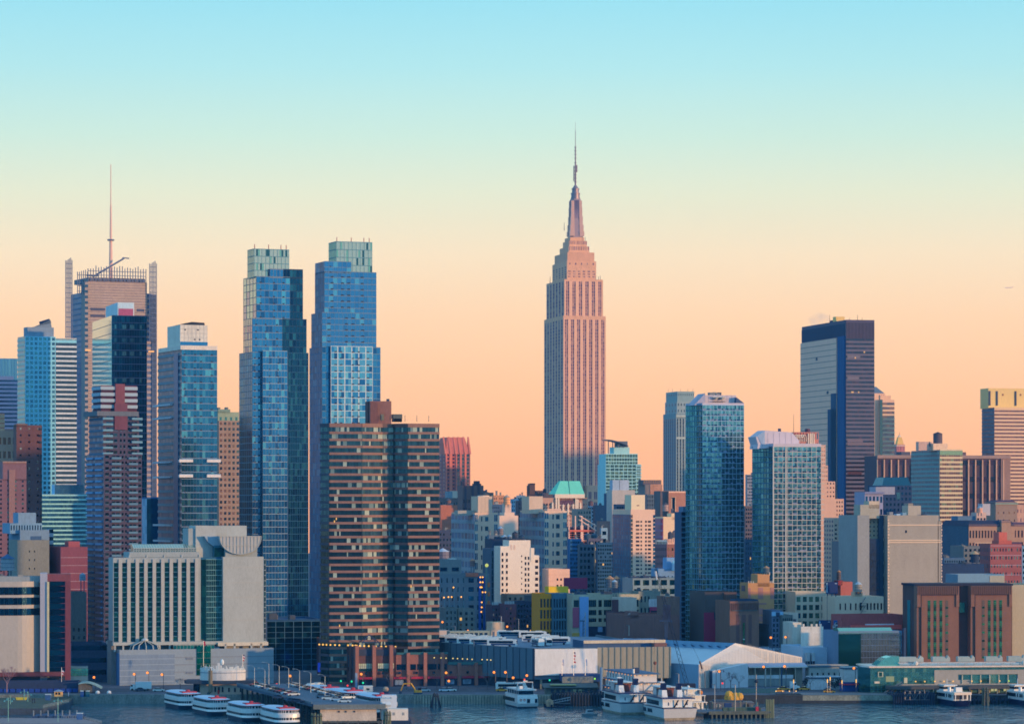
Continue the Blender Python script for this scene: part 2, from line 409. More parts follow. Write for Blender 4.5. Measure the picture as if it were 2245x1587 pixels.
# bulkhead along the shore
mb = MB(); conc = W((120,122,118),'wall',.3,sc=.3); pile = W((150,146,132),'wall',.25,sc=.4)
mb.box(-600,-30,1255.4,1257,-2,GZ+.6,conc)
for i in range(48): mb.box(-38+i*1.1,-37.3+i*1.1,1254.6,1255.6,-2,GZ+.2,pile)
mb.box(-40,15,1255.5,1257,-2,GZ+.5,W((122,124,118),'wall',.25))
mb.box(15,600,1256.1,1257.4,-2,GZ+.3,W((46,52,60),'wall',.3,sc=.3))
tag(mb.build('river_bulkhead'),'concrete and sheet pile bulkhead along the river edge','sea wall')

BR[0] = 1.0
Y = 3255
pk = W((212,150,118),'wall',.08); pk2 = W((206,144,114),'wall',.10); gE = [W(c,'wall',0) for c in ((104,66,84),(84,60,86),(122,88,98),(74,62,94),(160,120,114))]
spE = W((144,104,102),'wall',.05)
b = Bd('art_deco_skyscraper','tall pink stone art deco skyscraper with a stepped crown and needle mast',1235,Y,cat='skyscraper')
Lp = dict(pal=gE,sp=W((128,96,100),'wall',.05),fw=.42,fh=.5)
b.mass(1193,1235,1328,692,None,pk,C_(7,nf(692,Y,7.1),.52,.5,gE,sp=spE,twin=1,pier=W((224,160,128),'wall',.05),v=(0,.985)),C_(7,nf(692,Y,7.1),.5,.5,gE,sp=W((150,112,110),'wall',.05),v=(0,.985)))
b.mass(1198,1237,1322,612,692,pk,C_(6,11,.5,.5,gE,sp=spE,twin=1,pier=W((224,160,128),'wall',.05),v=(0,.94)),C_(6,11,.5,.5,gE,sp=spE,v=(0,.94)),yo=2)
b.mass(1211,1243,1307,572,612,pk,[C_(6,3,.45,.5,gE,twin=1,v=(.06,.48)),P_(5,1,.2,.5,gE,v=(.75,.95))],C_(5,5,.4,.5,gE,v=(.1,.7)),yo=5)
b.mass(1216,1244,1303,553,572,pk2,None,None,yo=6)
b.mass(1227,1247,1292,540,553,pk,C_(12,1,.4,.6,gE),None,yo=10)
b.mass(1234,1248,1287,528,540,pk,C_(12,1,.4,.6,gE),None,yo=13)
b.mass(1238,1250,1281,520,528,pk,None,None,yo=16)
x0,x1,y0,y1,z0,z1 = b.last; cx_,cy_ = (x0+x1)/2,(y0+y1)/2
cy_ = y0+(x1-x0)/2
Zl = lambda p: b.sz(p,cx_,cy_)
alu = W((150,118,118),'metal',0); mg = [W((104,90,116)),W((120,98,118))]; mb = b.P('mooring_mast')
hw = (x1-x0)/2; zt = Zl(437); hb,ht = hw*.95,hw*.66
mb.add([(cx_+sx*h,cy_+sy*h,z) for z,h in ((z1-1,hb),(Zl(480),hw*.74),(zt,ht)) for sx,sy in ((-.55,-1),(.55,-1),(1,-.55),(1,.55),(.55,1),(-.55,1),(-1,.55),(-1,-.55))],
       [(k*8+i,k*8+(i+1)%8,k*8+8+(i+1)%8,k*8+8+i) for k in (0,1) for i in range(8)],alu)
for sx,sy in ((-1,-1),(1,-1),(-1,1),(1,1)):      # four buttress wings, stepping in
    for z_a,z_b,o_ in ((519,508,1.0),(508,494,.92),(494,476,.84),(476,456,.78),(456,441,.74)):
        mb.box(cx_+sx*hw*o_,cx_+sx*hw*.35,cy_+sy*hw*o_,cy_+sy*hw*.35,Zl(z_a),Zl(z_b),W((190,140,124),'metal',0))
mb2 = MB()
for i in range(-2,3):
    mb2.box(cx_+i*hw*.13-hw*.03,cx_+i*hw*.13+hw*.03,cy_-hw*.74,cy_-hw*.2,Zl(514),Zl(440),mg[i % 2])
    mb2.box(cx_-hw*.74,cx_-hw*.2,cy_+i*hw*.13-hw*.03,cy_+i*hw*.13+hw*.03,Zl(514),Zl(440),mg[i % 2])
mb2.build('mast_window',b.root)
mb = b.P('mast_cap')
for r0,r1,pa,pb in ((.66,.66,438,434),(.60,.60,434,426),(.68,.68,426,424),(.50,.48,424,416),(.56,.56,416,414),(.46,.18,414,407)):
    mb.cyl(cx_,cy_,Zl(pa),Zl(pb),hw*r0,hw*r1,W((130,108,114),'metal',0),16)
mb = b.P('antenna'); am = W((84,76,98),'metal',0)
for r0,pa,pb in ((.125,407,360),(.085,361,324),(.045,325,287),(.02,288,268)): mb.cyl(cx_,cy_,Zl(pa),Zl(pb),hw*r0,hw*r0*.9,am,8)
for p_ in (400,392,384,376,368,358,348,340,332,324): mb.cyl(cx_,cy_,Zl(p_),Zl(p_-1.4),hw*(.20 if p_ > 360 else .17),hw*.18,am,8)
mb.tube((cx_-hw*.23,cy_,Zl(398)),(cx_-hw*.23,cy_,Zl(364)),.5,am); mb.tube((cx_+hw*.2,cy_,Zl(378)),(cx_+hw*.2,cy_,Zl(362)),.6,am)
for px_,pt,yo in ((1237,488,12),(1206,606,3),(1316,604,3),(1312,606,3),(1240,600,6),(1283,520,14)):
    b.last = (0,0,0,0,0,b.sz(pt+14)); b.mast(px_,pt,.35,yo)
b.blk(b.sx(1283),b.sx(1320),-8,0,0,b.sz(1064),pk,C_(3,8,.5,.7,gE,twin=1,v=(0,.93)),None)
b.finish()

SB('added_shade_tower','added cream tower unseen beyond the right edge, shading the spired skyscraper',2800,2805,2862,870,2905,W((190,170,150)),B_(12,40,.5,gShade),None,depth=26)  # unseen tower added to cast shade on the spired skyscraper's foot
# ============================================================ far left
b = SB('glass_office_slab','pale violet blue glass slab at the far left edge, tallest there',-60,-58,38,785,2700,W((140,160,188)),G_(14,10,G((136,158,190),(146,166,196)),W((100,130,170)),v=(0,1),lh=0,lw=.12),None,depth=40,keep=True)
b.finish()
b = SB('dark_office_block','dark blue rounded office block at the far left edge below the pale slab',-60,-58,39,832,2500,W((60,92,138)),B_(30,nf(832,2500,9),.5,G((46,80,128),(56,92,140),(40,72,118)),sp=W((70,98,140))),None,depth=40,keep=True)
b.mass(None,-58,30,824,833,W((84,104,140)),depth=40); b.finish()
# pale blue grid tower
Y = 2050
b = Bd('pale_blue_tower','pale blue gridded office tower with striped wing and grey rooftop hood',55,Y,24,'skyscraper')
pb_ = W((124,182,204),'wall',.06); gw = G((84,136,192),(92,146,200),(76,124,182),(100,156,204))
b.mass(39,55,122,737,None,pb_,P_(7,nf(737,Y,10.6),.62,.6,gw),B_(5,nf(737,Y,10.6),.5,G((150,150,160),(190,160,150)),sp=W((206,190,170))))
b.mass(None,122,168,742,None,pb_,B_(14,nf(742,Y,10.6),.62,G((96,150,206),(108,162,212),(86,140,198)),sp=W((186,188,192)),v=(0,.985)),depth=30)
b.mass(None,122,168,741,744,W((222,196,176)),depth=30)
b.mass(52,60,118,717,737,W((112,124,138)),None,None,yo=4)
mb = MB(); x0,x1,y0,y1,z0,z1 = b.last; mb.profile([(x0+4,z1),(x0+16,z1+3),(x1-2,z1+5),(x1-1,z1)],y0+1,y0+14,W((104,116,130)))
mb.build('roof_hood',b.root)
mb = MB(); xa = b.sx(97,8); mb.tube((xa,10,z1),(xa,10,b.sz(706,xa,10)),.8,dark); mb.tube((xa-2.5,10,b.sz(708,xa,10)),(xa+4,10,b.sz(701,xa,10)),.9,dark); mb.tube((xa-2,10,b.sz(707,xa,10)),(xa-1.5,10,b.sz(712,xa,10)),.8,dark)
mb.build('roof_crane',b.root); b.finish()
b = SB('striped_glass_office','blue and white striped glass office below the pale blue tower',88,92,191,1087,1800,W((150,196,204)),B_(26,nf(1087,1800,9.6),.66,G((70,140,196),(84,156,206),(56,124,184),(110,180,212)),sp=W((150,200,200))),None,depth=30,keep=True)
b.mass(None,120,184,1062,1088,W((120,170,210)),G_(12,3,G((84,146,206),(96,158,212)),None),depth=20,yo=3)
b.finish()
# tower with lattice screens and needle mast
Y = 2650
b = Bd('lattice_screen_tower','grey brown office tower with tall lattice screens and a needle mast',193,Y,24,'skyscraper')
lt = W((176,140,126),'wall',.05)
b.mass(156,186,330,640,None,W((50,84,122)),None,B_(4,nf(640,Y,12),.8,G((24,70,116),(34,84,130)),sp=W((80,104,130))))
b.mass(None,193,322,616,None,lt,B_(24,nf(616,Y,6),.4,[W((140,118,112),'wall',0),W((150,124,116),'wall',0),W((132,110,108),'wall',0)],sp=W((164,136,122)),pr=.3),None,yo=-3,depth=8)
for k_,(pa_,pb2) in enumerate(((675,681),(690,695))):
    for u0,u1 in ((198,230),(300,316)):
        b.rect(b.P('louvres'),'F',0,-3,0,b.sx(u0,-3),b.sx(u1,-3),b.sz(pb2),b.sz(pa_),.6,W((70,72,92)))
b.mass(None,186,193,612,None,W((140,124,120)),B_(2,nf(612,Y,12),.5,G((70,90,120)),sp=W((146,128,122))),None,yo=-5,depth=10)
b.mass(None,322,343,645,None,W((150,128,122)),[B_(5,nf(645,Y,12),.55,[W((84,96,124)),W((100,100,120))],sp=W((156,132,124))),],None,yo=-2,depth=10)
b.mass(175,193,318,608,617,W((120,108,112)),C_(14,1,.5,.7,G((90,92,110))),None,yo=2,depth=40)
rod = W((92,98,118),'wall',0);
def screen(nm,pa,pb2,top,bot,nrod,rows,yo,jit=6):
    mb = MB(); xa,xb = b.sx(pa,yo),b.sx(pb2,yo); rn = random.Random(nrod)
    for i in range(nrod):
        x = xa+(xb-xa)*i/(nrod-1); mb.box(x-.28,x+.28,yo-.3,yo+.3,b.sz(bot),b.sz(top+rn.uniform(0,jit)),rod)
    for j in range(rows):
        z = b.sz(bot)+(b.sz(top+jit)-b.sz(bot))*(j+.5)/rows; mb.box(xa,xb,yo-.2,yo+.2,z-.25,z+.25,rod)
    mb.build(nm,b.root)
screen('roof_screen',144,158,567,745,6,16,-4,8); screen('roof_screen',328,343,569,745,6,15,-6,8)
screen('roof_screen',193,320,582,617,23,3,-4,8); screen('roof_screen',170,192,592,645,6,4,-1,6)
screen('lower_screen',144,156,745,1090,5,34,-4,0); screen('lower_screen',334,343,645,1090,4,40,-3,0)
mb = MB(); xa = b.sx(243,12)
for r0,pa,pb2 in ((1.7,612,525),(1.0,526,450),(.45,451,361)): mb.cyl(xa,12,b.sz(pa,xa,12),b.sz(pb2,xa,12),r0,r0*.7,W((214,160,142),'wall',0),8)
mb.cyl(xa,12,b.sz(528,xa,12),b.sz(525,xa,12),3,3,rod,8); mb.build('needle_mast',b.root)
mb = MB(); mb.tube((b.sx(203,4),4,b.sz(606)),(b.sx(272,4),4,b.sz(563)),.8,rod); mb.tube((b.sx(268,4),4,b.sz(562)),(b.sx(283,4),4,b.sz(563)),.5,rod)
mb.tube((b.sx(190,4),4,b.sz(603)),(b.sx(215,4),4,b.sz(603)),.8,rod); mb.build('roof_crane',b.root)
mb = MB()
for px_ in (193,332): mb.box(b.sx(px_-6,-6),b.sx(px_+6,-6),-6,-5,b.sz(770),b.sz(767),L((255,180,100),1.2))
mb.build('light_band',b.root); b.finish()
# beige and navy tower with white rooftop sign box
Y = 1950
b = Bd('navy_glass_tower','tower with blank beige side, navy front and white rooftop box with a red panel',245,Y,16,'skyscraper')
be = mat((150,200,225),'glass')
b.mass(203,245,322,692,None,W((60,70,90)),G_(14,nf(692,Y,15),gNavy+G((10,70,112),),W((6,44,80)),lh=.1,lw=.06),None)
x0,x1,y0,y1,z0,z1 = b.last
b.P('side_cladding').box(x0-.15,x0,y0,y1,z0,z1,be)
for j in range(1,24): b.rect(b.P('panel_joint'),'L',x0,y0,y1,0,y1-y0,z1-j*5.4,z1-j*5.4+.3,.25,W((120,110,110)))
for j in (0,1,2,4,7,11,12,14):
    for i in (.08,.3,.36,.52,.58,.8):
        mb = MB(); zz = z1-8-j*8; b.rect(mb,'F',x0,y0,y1,(x1-x0)*i,(x1-x0)*(i+.05),zz,zz+2.6,.12,G((70,120,150),(50,96,130))[j%2]); mb.build('lit_window',b.root)
b.mass(232,258,294,663,692,W((186,190,190)),None,None,yo=3)
x0,x1,y0,y1,z0,z1 = b.last
mb = MB(); b.rect(mb,'F',x0,y0,y1,.5,x1-x0-.6,z0+(z1-z0)*.58,z1-.3,.1,W((176,190,222))); b.rect(mb,'F',x0,y0,y1,.5,x1-x0-.6,z0+.7,z0+(z1-z0)*.56,.15,W((160,76,104)))
mb.build('sign_panel',b.root); b.finish()
# low blue block right of it
SB('blue_glass_block','low deep blue glass block between the balcony tower and the blue condominium',310,322,348,1093,1780,W((30,80,130)),G_(6,nf(1093,1780,11),gDeep,None),G_(4,20,G((60,140,200),(40,120,180)),None),A=24)
BR[0] = .885
# brown balcony tower with red and white crown
Y = 1480
b = Bd('balcony_tower','dark brick apartment tower with banded balconies and a red and white crown',228,Y,24,'skyscraper')
br = W((74,64,86),'wall',.08); gb = G((24,60,100),(34,74,116),(16,48,88),(60,98,134)); pale = W((84,108,134),'wall',0)
n = nf(995,Y,12.7)
b.mass(191,228,311,995,None,br,None,B_(8,n,.62,G((20,56,98),(30,70,112),(50,92,128)),sp=W((60,80,112))))
x0,x1,y0,y1,z0,z1 = b.last
for u in ((.02,.14),(.2,.42),(.46,.52),(.55,.61),(.66,.86),(.9,.99)):
    b.fac('F',x0,x1,y0,y1,z0,z1,br,P_(2 if u[1]-u[0] > .15 else 1,n,.8,.46,gb,u=u,sill=pale))
bal = b.P('balcony')
for j in range(n):
    z = z0+(z1-z0)*j/n
    for u0,u1 in ((.19,.44),(.64,.88)): b.rect(bal,'F',x0,y0,y1,(x1-x0)*u0,(x1-x0)*u1,z+.2,z+1.2,1.1,W((90,126,150),'wall',0))
    for u0,u1 in ((.05,.45),(.6,.95)): b.rect(bal,'L',x0,y0,y1,(y1-y0)*u0,(y1-y0)*u1,z+.2,z+1.1,1.1,W((110,150,190),'wall',0))
b.mass(196,226,305,908,995,br,None,B_(7,7,.6,gb,sp=W((80,104,130))),yo=1.5)
x0,x1,y0,y1,z0,z1 = b.last
for u in ((.08,.4),(.46,.52),(.56,.62),(.68,.95)): b.fac('F',x0,x1,y0,y1,z0,z1,br,P_(3 if u[1]-u[0] > .2 else 1,7,.85,.5,gb,u=u,sill=pale))
for j in range(7):
    z = z0+(z1-z0)*j/7
    for u0,u1 in ((-.02,.25),(.78,1.07)): b.rect(bal,'F',x0,y0,y1,(x1-x0)*u0,(x1-x0)*u1,z+.2,z+1.2,1.4,W((110,150,168),'wall',0))
b.mass(None,213,304,901,909,W((104,108,118)),depth=22,yo=.8)
rd = W((112,58,76),'wall',.1); wt = W((160,174,186),'wall',.04)
b.mass(204,222,300,845,901,rd,None,None,yo=3)
x0,x1,y0,y1,z0,z1 = b.last
for j in range(4):
    z = z1-(z1-z0)*(.16+.23*j)
    for u0,u1 in ((-.03,.4),(.62,1.01)): b.rect(b.P('crown_band'),'F',x0,y0,y1,(x1-x0)*u0,(x1-x0)*u1,z,z+1.5,.7,wt)
    b.rect(b.P('crown_band'),'L',x0,y0,y1,0,(y1-y0),z,z+1.5,.7,wt)
    for u0,u1 in ((0,.4),(.62,1)): b.rect(b.P('crown_recess'),'F',x0,y0,y1,(x1-x0)*u0,(x1-x0)*u1,z-1.1,z,.2,W((70,36,60)))
b.rect(b.P('wall'),'F',x0,y0,y1,(x1-x0)*.38,(x1-x0)*.64,z0,z1+.8,1.2,W((126,68,80)))
b.rect(b.P('wall'),'F',x0,y0,y1,(x1-x0)*.34,(x1-x0)*.7,z0-8,z0+4,2.0,W((116,64,80)))
b.finish()
# blue condominium with white parapet
Y = 1500
b = Bd('blue_condo_tower','blue glass condominium tower with white parapet, white penthouse and curved grey side',398,Y,22,'skyscraper')
gc = G((44,112,164),(54,124,176),(36,100,152),(70,142,186),(92,166,200),(44,112,164)); n = nf(764,Y,15)
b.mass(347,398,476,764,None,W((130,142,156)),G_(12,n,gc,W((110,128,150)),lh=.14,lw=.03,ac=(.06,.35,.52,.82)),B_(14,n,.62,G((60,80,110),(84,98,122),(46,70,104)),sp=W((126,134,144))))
x0,x1,y0,y1,z0,z1 = b.last
b.rect(b.P('glass_corner'),'L',x0,y0,y1,(y1-y0)*.72,(y1-y0)*.9,z0,z1-2,.6,gDeep[0])
b.mass(347,396,476.5,757,764,W((226,206,190)),depth=None,yo=-.4)
b.mass(367,395,455,712,757,W((222,206,190)),None,None,yo=5)
x0,x1,y0,y1,z0,z1 = b.last
for j in range(1,5): b.rect(b.P('panel_joint'),'F',x0,y0,y1,0,x1-x0,z0+(z1-z0)*j/5,z0+(z1-z0)*j/5+.15,.08,W((180,172,166),'wall',0))
for j in range(1,7): b.rect(b.P('panel_joint'),'F',x0,y0,y1,(x1-x0)*j/7,(x1-x0)*j/7+.15,z0,z1,.07,W((186,178,172),'wall',0))
b.rect(b.P('glass_band'),'F',x0,y0,y1,0,x1-x0,z0,z0+2.2,.2,gBlue[0])
for u,v in ((.15,.75),(.62,.75),(.5,.3),(.68,.3)): b.rect(b.P('vent'),'F',x0,y0,y1,(x1-x0)*u,(x1-x0)*(u+.06),z0+(z1-z0)*v,z0+(z1-z0)*v+.6,.12,acm)
mb = MB(); mb.profile([(x0,z1),(x0+6,z1+1.5),(x0+12,z1+1.2),(x1-1,z1)],y0+1,y0+12,W((40,48,62))); mb.build('roof_hood',b.root)
for py_ in (1010,1043):
    for pa,pb2 in ((393,423),(454,484)):
        mb = MB(); mb.box(b.sx(pa,-1.6),b.sx(pb2,-1.6),-1.8,.3,b.sz(py_+3),b.sz(py_-2.4),W((232,214,206)))
        mb.box(b.sx(pa,-1.6),b.sx(pb2,-1.6),-1.75,-1.65,b.sz(py_-2.4),b.sz(py_-4.4),W((120,150,180),'metal',0)); mb.build('balcony',b.root)
for py_ in (883,912,1010,1043,1150,1185):
    mb = MB(); xq = b.sx(398); yq = b.sy(345,xq); mb.box(xq-1.4,xq+.2,(yq*.35),yq+3,b.sz(py_+4),b.sz(py_),W((190,190,196))); mb.build('balcony',b.root)
b.finish()
SB('tan_apartment_block','tan brick apartment block with pale green top beside the blue condominium',470,480,526,922,1760,W((158,128,114)),[P_(5,nf(922,1760,12.4),.55,.5,G((84,110,134),(110,130,138),(60,90,124),(150,160,150)))],None,A=22,depth=20)
b = SB('green_topped_block','pale green stepped rooftop block behind the tan brick apartments',474,478,524,903,1800,W((150,160,136)),P_(4,1,.4,.4,G((84,130,140),),v=(.95,.99)),None,A=22,depth=20,keep=True)
b.mass(None,478,505,897,903,W((126,146,132)),depth=14); b.units(2,h=(1,2)); b.finish()

# ------------ even blue air around everything
hz = bpy.data.materials.new('haze'); hz.use_nodes = True; ht = hz.node_tree; ht.nodes.remove(ht.nodes['Principled BSDF'])
hv = ht.nodes.new('ShaderNodeVolumePrincipled'); hv.inputs['Color'].default_value = (*HZ_C,1); hv.inputs['Density'].default_value = HZ_D; ht.links.new(hv.outputs[0],ht.nodes['Material Output'].inputs['Volume'])
mb = MB(); mb.box(-3700,3700,-1000,HZ_END,-6,HZ_TOP,hz); tag(mb.build('haze'),'thin blue evening haze over the river and city',kind='stuff')
# ============================================================ glass twins
def teal_crown(b,l,c,r,top,bot,yo=4):
    b.mass(l,c,r,top,bot,W((70,110,122)),G_(18,4,G((150,184,180),(160,190,184),(52,92,110),(150,184,180),(136,176,172)),W((96,140,150)),lh=.1,lw=.12,nv=9),
           G_(8,4,G((176,196,168),(150,186,170)),W((110,140,140)),lh=.1,lw=.16),yo=yo)
    x0,x1,y0,y1,z0,z1 = b.last
    mb = MB()
    for i in (.05,.45,.8,.95): mb.tube((x0+(x1-x0)*i,y0+2,z1),(x0+(x1-x0)*i,y0+2,z1+2.5),.2,W((180,90,90)))
    mb.build('beacon',b.root)
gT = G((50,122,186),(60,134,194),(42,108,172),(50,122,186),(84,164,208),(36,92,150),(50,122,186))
gReflect = G((22,70,108),(34,86,118),(18,60,98),(44,100,130),(12,50,90))  # dark reflection of other buildings painted into these panes
sl = W((120,132,146),'wall',.04)
Y = 1560
b = Bd('blue_glass_tower','left twin tower of blue glass, dark reflection painted on its right half, teal glass crown',553,Y,22,'skyscraper','twin blue glass towers')
n1 = 14.3; b.mirror = True
b.mass(534,562,664,606,695,W((60,100,140)),[G_(8,6,gT,sl,lh=.1,lw=.05,u=(0,.72),ac=(.1,.5,.78)),G_(4,6,gReflect,W((20,60,90)),u=(.72,1),lh=.1)],G_(4,6,G((206,190,160),(190,178,156),(150,150,146)),W((120,120,120)),lh=.08),yo=3)  # beige side panes hold the lit reflection in their own tone
b.mass(None,592,664,590,606,W((60,100,140)),[G_(4,1,gT,sl,u=(0,.4)),G_(6,1,gReflect,W((20,60,90)),u=(.4,1))],yo=3,depth=20)
b.mass(534,553,672,698,772,W((50,90,130)),[G_(9,5,gT,sl,lh=.1,lw=.05,u=(0,.55),ac=(.1,.42,.8)),G_(7,5,gReflect,W((20,66,96)),u=(.55,1),lh=.1)],G_(5,5,G((190,176,150),(130,128,130),(160,150,140)),W((120,124,130)),lh=.08),yo=1.5)
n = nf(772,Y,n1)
b.mass(525,553,676,772,None,W((40,80,124)),[G_(10,n,gT,sl,lh=.1,lw=.05,u=(0,.52),ac=(.06,.2,.36)),G_(9,n,gReflect,W((40,90,120)),u=(.64,1),lh=.08)],G_(7,n,gDeep+G((44,96,136),(60,90,116)),W((104,124,140)),lh=.1,lw=.05))
x0,x1,y0,y1,z0,z1 = b.last
b.blk(b.sx(576,-2.2),b.sx(630,-2.2),-2.2,0,0,b.sz(769),W((60,100,140)),G_(8,n,gT,W((150,160,166)),lh=.09,lw=.05,ac=(.25,.6)),G_(1,n,gDeep,None),parapet=False)
teal_crown(b,543,557,634,546,606,5)
b.finish()
b = SB('glass_podium','dark blue glass podium below the twin glass towers',560,585,702,1362,1440,W((24,72,110)),G_(12,9,gNavy+gDeep,W((70,110,134)),lh=.06,lw=.06,nv=6),None,A=13,depth=40,keep=True); b.units(3); b.finish()
Y = 1640
b = Bd('blue_glass_tower','right twin tower of blue glass with white gridded lower front and teal crown',711,Y,20,'skyscraper','twin blue glass towers')
gV = G((62,126,190),(70,134,196),(56,118,182),(62,126,190),(62,126,190),(92,160,206))
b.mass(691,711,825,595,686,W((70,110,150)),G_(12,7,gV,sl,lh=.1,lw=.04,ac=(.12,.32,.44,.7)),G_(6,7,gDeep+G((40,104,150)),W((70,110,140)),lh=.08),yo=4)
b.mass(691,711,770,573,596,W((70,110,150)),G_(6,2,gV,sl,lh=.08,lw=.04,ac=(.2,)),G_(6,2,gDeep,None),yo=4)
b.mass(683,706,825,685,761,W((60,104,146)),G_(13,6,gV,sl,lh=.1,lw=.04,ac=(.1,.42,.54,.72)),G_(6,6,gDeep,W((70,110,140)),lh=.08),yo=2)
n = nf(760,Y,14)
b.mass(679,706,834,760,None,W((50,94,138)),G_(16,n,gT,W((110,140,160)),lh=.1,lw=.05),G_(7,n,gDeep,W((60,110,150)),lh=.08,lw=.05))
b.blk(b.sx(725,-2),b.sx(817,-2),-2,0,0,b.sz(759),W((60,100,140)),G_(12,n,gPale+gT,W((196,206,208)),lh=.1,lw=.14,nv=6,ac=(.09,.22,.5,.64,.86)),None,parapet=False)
teal_crown(b,721,737,816,530,596,6)
x0,x1,y0,y1,z0,z1 = b.last; b.finish()

# ============================================================ brown banded tower on its brick podium
Y = 1335
b = Bd('brown_banded_tower','brown apartment tower with orange brick bands, ribbon windows and an angled front',720,Y,13,'skyscraper')
bk = W((146,104,92),'wall',.12,sc=.3); core_ = W((34,46,66))
X = b.sx
pts = [(X(703,6),6),(X(722),0),(X(793,-1),-1),(X(838,3.5),3.5),(X(862,3.5),3.5),(X(867,1),1),(X(894,-2.5),-2.5),(X(963,-1.5),-1.5)]
H = b.sz(928); n = 37; back = 24
b.P('wall').prism(pts+[(pts[-1][0]-4,back),(pts[0][0]+5,back)],0,H,core_,W((110,80,74)))
fl = (H-1.5)/n; npn = (5,26,14,7,3,10,24)
segc = [W((76,70,84),'wall',.12),bk,bk,W((122,88,80),'wall',.12),W((84,66,78),'wall',.1),W((104,74,72),'wall',.12),bk]
def seg_quad(mb,p,q,a,bb,z0,z1,off,m):
    (px_,py_),(qx,qy) = p,q; Lx = math.hypot(qx-px_,qy-py_); ux,uy = (qx-px_)/Lx,(qy-py_)/Lx; nx2,ny2 = uy,-ux
    P0 = (px_+ux*Lx*a,py_+uy*Lx*a); P1 = (px_+ux*Lx*bb,py_+uy*Lx*bb)
    v = []
    for z in (z0,z1):
        v += [(P0[0]+nx2*off,P0[1]+ny2*off,z),(P1[0]+nx2*off,P1[1]+ny2*off,z),(P1[0]-nx2*.1,P1[1]-ny2*.1,z),(P0[0]-nx2*.1,P0[1]-ny2*.1,z)]
    mb.add(v,[(0,1,5,4),(1,2,6,5),(2,3,7,6),(3,0,4,7),(4,5,6,7),(3,2,1,0)],m)
curt = [W((178,186,170),'wall',0),W((150,164,152),'wall',0),W((116,140,142),'wall',0)]; rn = random.Random(4)
sp_ = b.P('spandrel')
for j in range(n+1):
    for si in range(7):
        seg_quad(sp_,pts[si],pts[si+1],0,1,fl*j,fl*j+fl*(.35 if j < n else .2)+(0 if j < n else 1.0),.45,segc[si])
    if j == n: break
    for si in range(7):
        mb = MB(); k = npn[si]; i = 0; prob = (0,.07,.11,.16,.15,.09,.07)[si]
        while i < k:
            run = 1; m = rn.choice(gBrown)
            if rn.random() < prob: run = rn.choice((1,2,3,3)); m = rn.choice(curt)
            for q in range(min(run,k-i)):
                seg_quad(mb,pts[si],pts[si+1],(i+.06)/k,(i+.94)/k,fl*j+fl*.35,fl*(j+1),.08,m); i += 1
        b.win.append(('window_band',mb,fl*math.hypot(pts[si+1][0]-pts[si][0],pts[si+1][1]-pts[si][1])))
for u,v in ((.78,.37),(.3,.22),(.14,.62),(.2,.63)):
    mb = MB(); zz = H*v; seg_quad(mb,pts[6] if u > .7 else pts[1],pts[7] if u > .7 else pts[2],u-.7 if u > .7 else u,(u-.7 if u > .7 else u)+.03,zz,zz+.9,.5,litY); mb.build('lit_window',b.root)
b.mass(783,811,858,879,929,W((140,92,84),'wall',.1),None,None,yo=6,depth=10,parapet=False)
x0,x1,y0,y1,z0,z1 = b.last
b.rect(b.P('bulkhead_wall'),'F',x0,y0,y1,0,(x1-x0)*.35,z0,z1-.3,.8,W((120,76,74)))
b.rect(b.P('vent'),'F',x0,y0,y1,(x1-x0)*.5,(x1-x0)*.65,z0+2,z0+4.5,.3,W((120,116,100)))
b.rect(b.P('bulkhead_wall'),'L',x0,y0,y1,2,8,z0,z1-.2,.5,W((96,62,66)))
b.last = (X(862),X(882),8,14,0,H+1.6);
mb = MB(); mb.box(X(862,9),X(882,9),9,13,H+2.4,H+4.2,W((96,96,92),'metal',.1))
for i in range(5): mb.box(X(863+4.4*i,9),X(863.8+4.4*i,9),9,13,H+1,H+2.4,acm)
mb.build('roof_unit',b.root)
mb = MB(); mb.box(X(849,8),X(854,8),8,10,z1-.2,z1+1,dark); mb.build('roof_unit',b.root)
for i in range(9):
    mb = MB(); xx = X(735+i*26,2); mb.tube((xx,5,H+1),(xx,5,H+3.6),.1,dark); mb.build('roof_rod',b.root)
b.finish()
# podium
Y = 1318
b = Bd('brick_podium','red brick terraced podium with piers and red awnings at the foot of the brown tower',781,Y,13,'building')
bp_ = W((148,94,86),'wall',.12,sc=.3); bd_ = W((100,66,68),'wall',.15,sc=.3)
b.mass(698,781,868,1423,None,bd_,None,None,roof=W((70,70,80)))
x0,x1,y0,y1,z0,z1 = b.last
for i in range(9): b.rect(b.P('side_window'),'L',x0,y0,y1,(y1-y0)*(.08+.1*i),(y1-y0)*(.12+.1*i),z0+7,z0+12,.15,gNavy[1])
for i in range(10): b.rect(b.P('side_window'),'L',x0,y0,y1,(y1-y0)*(.05+.09*i),(y1-y0)*(.07+.09*i),z0+4,z0+5.2,.15,gNavy[2])
for i in range(11): b.rect(b.P('pier'),'L',x0,y0,y1,(y1-y0)*(.0+.1*i)-.5,(y1-y0)*(.0+.1*i)+.5,z0,z1+1.2,.6,bd_)
for i,(m_) in enumerate(((30,70,220),(40,60,160),(60,90,170))):
    b.rect(b.P('hanging_banner'),'L',x0,y0,y1,(y1-y0)*(.06+.11*i),(y1-y0)*(.06+.11*i)+.8,z0+1.5,z0+5.5,1.2,L(m_,.7) if i < 2 else W(m_))  # two of the banners are given a glow of their own
b.rect(b.P('wall'),'F',x0,y0,y1,0,x1-x0,z1-2.6,z1,.3,W((50,60,84)))
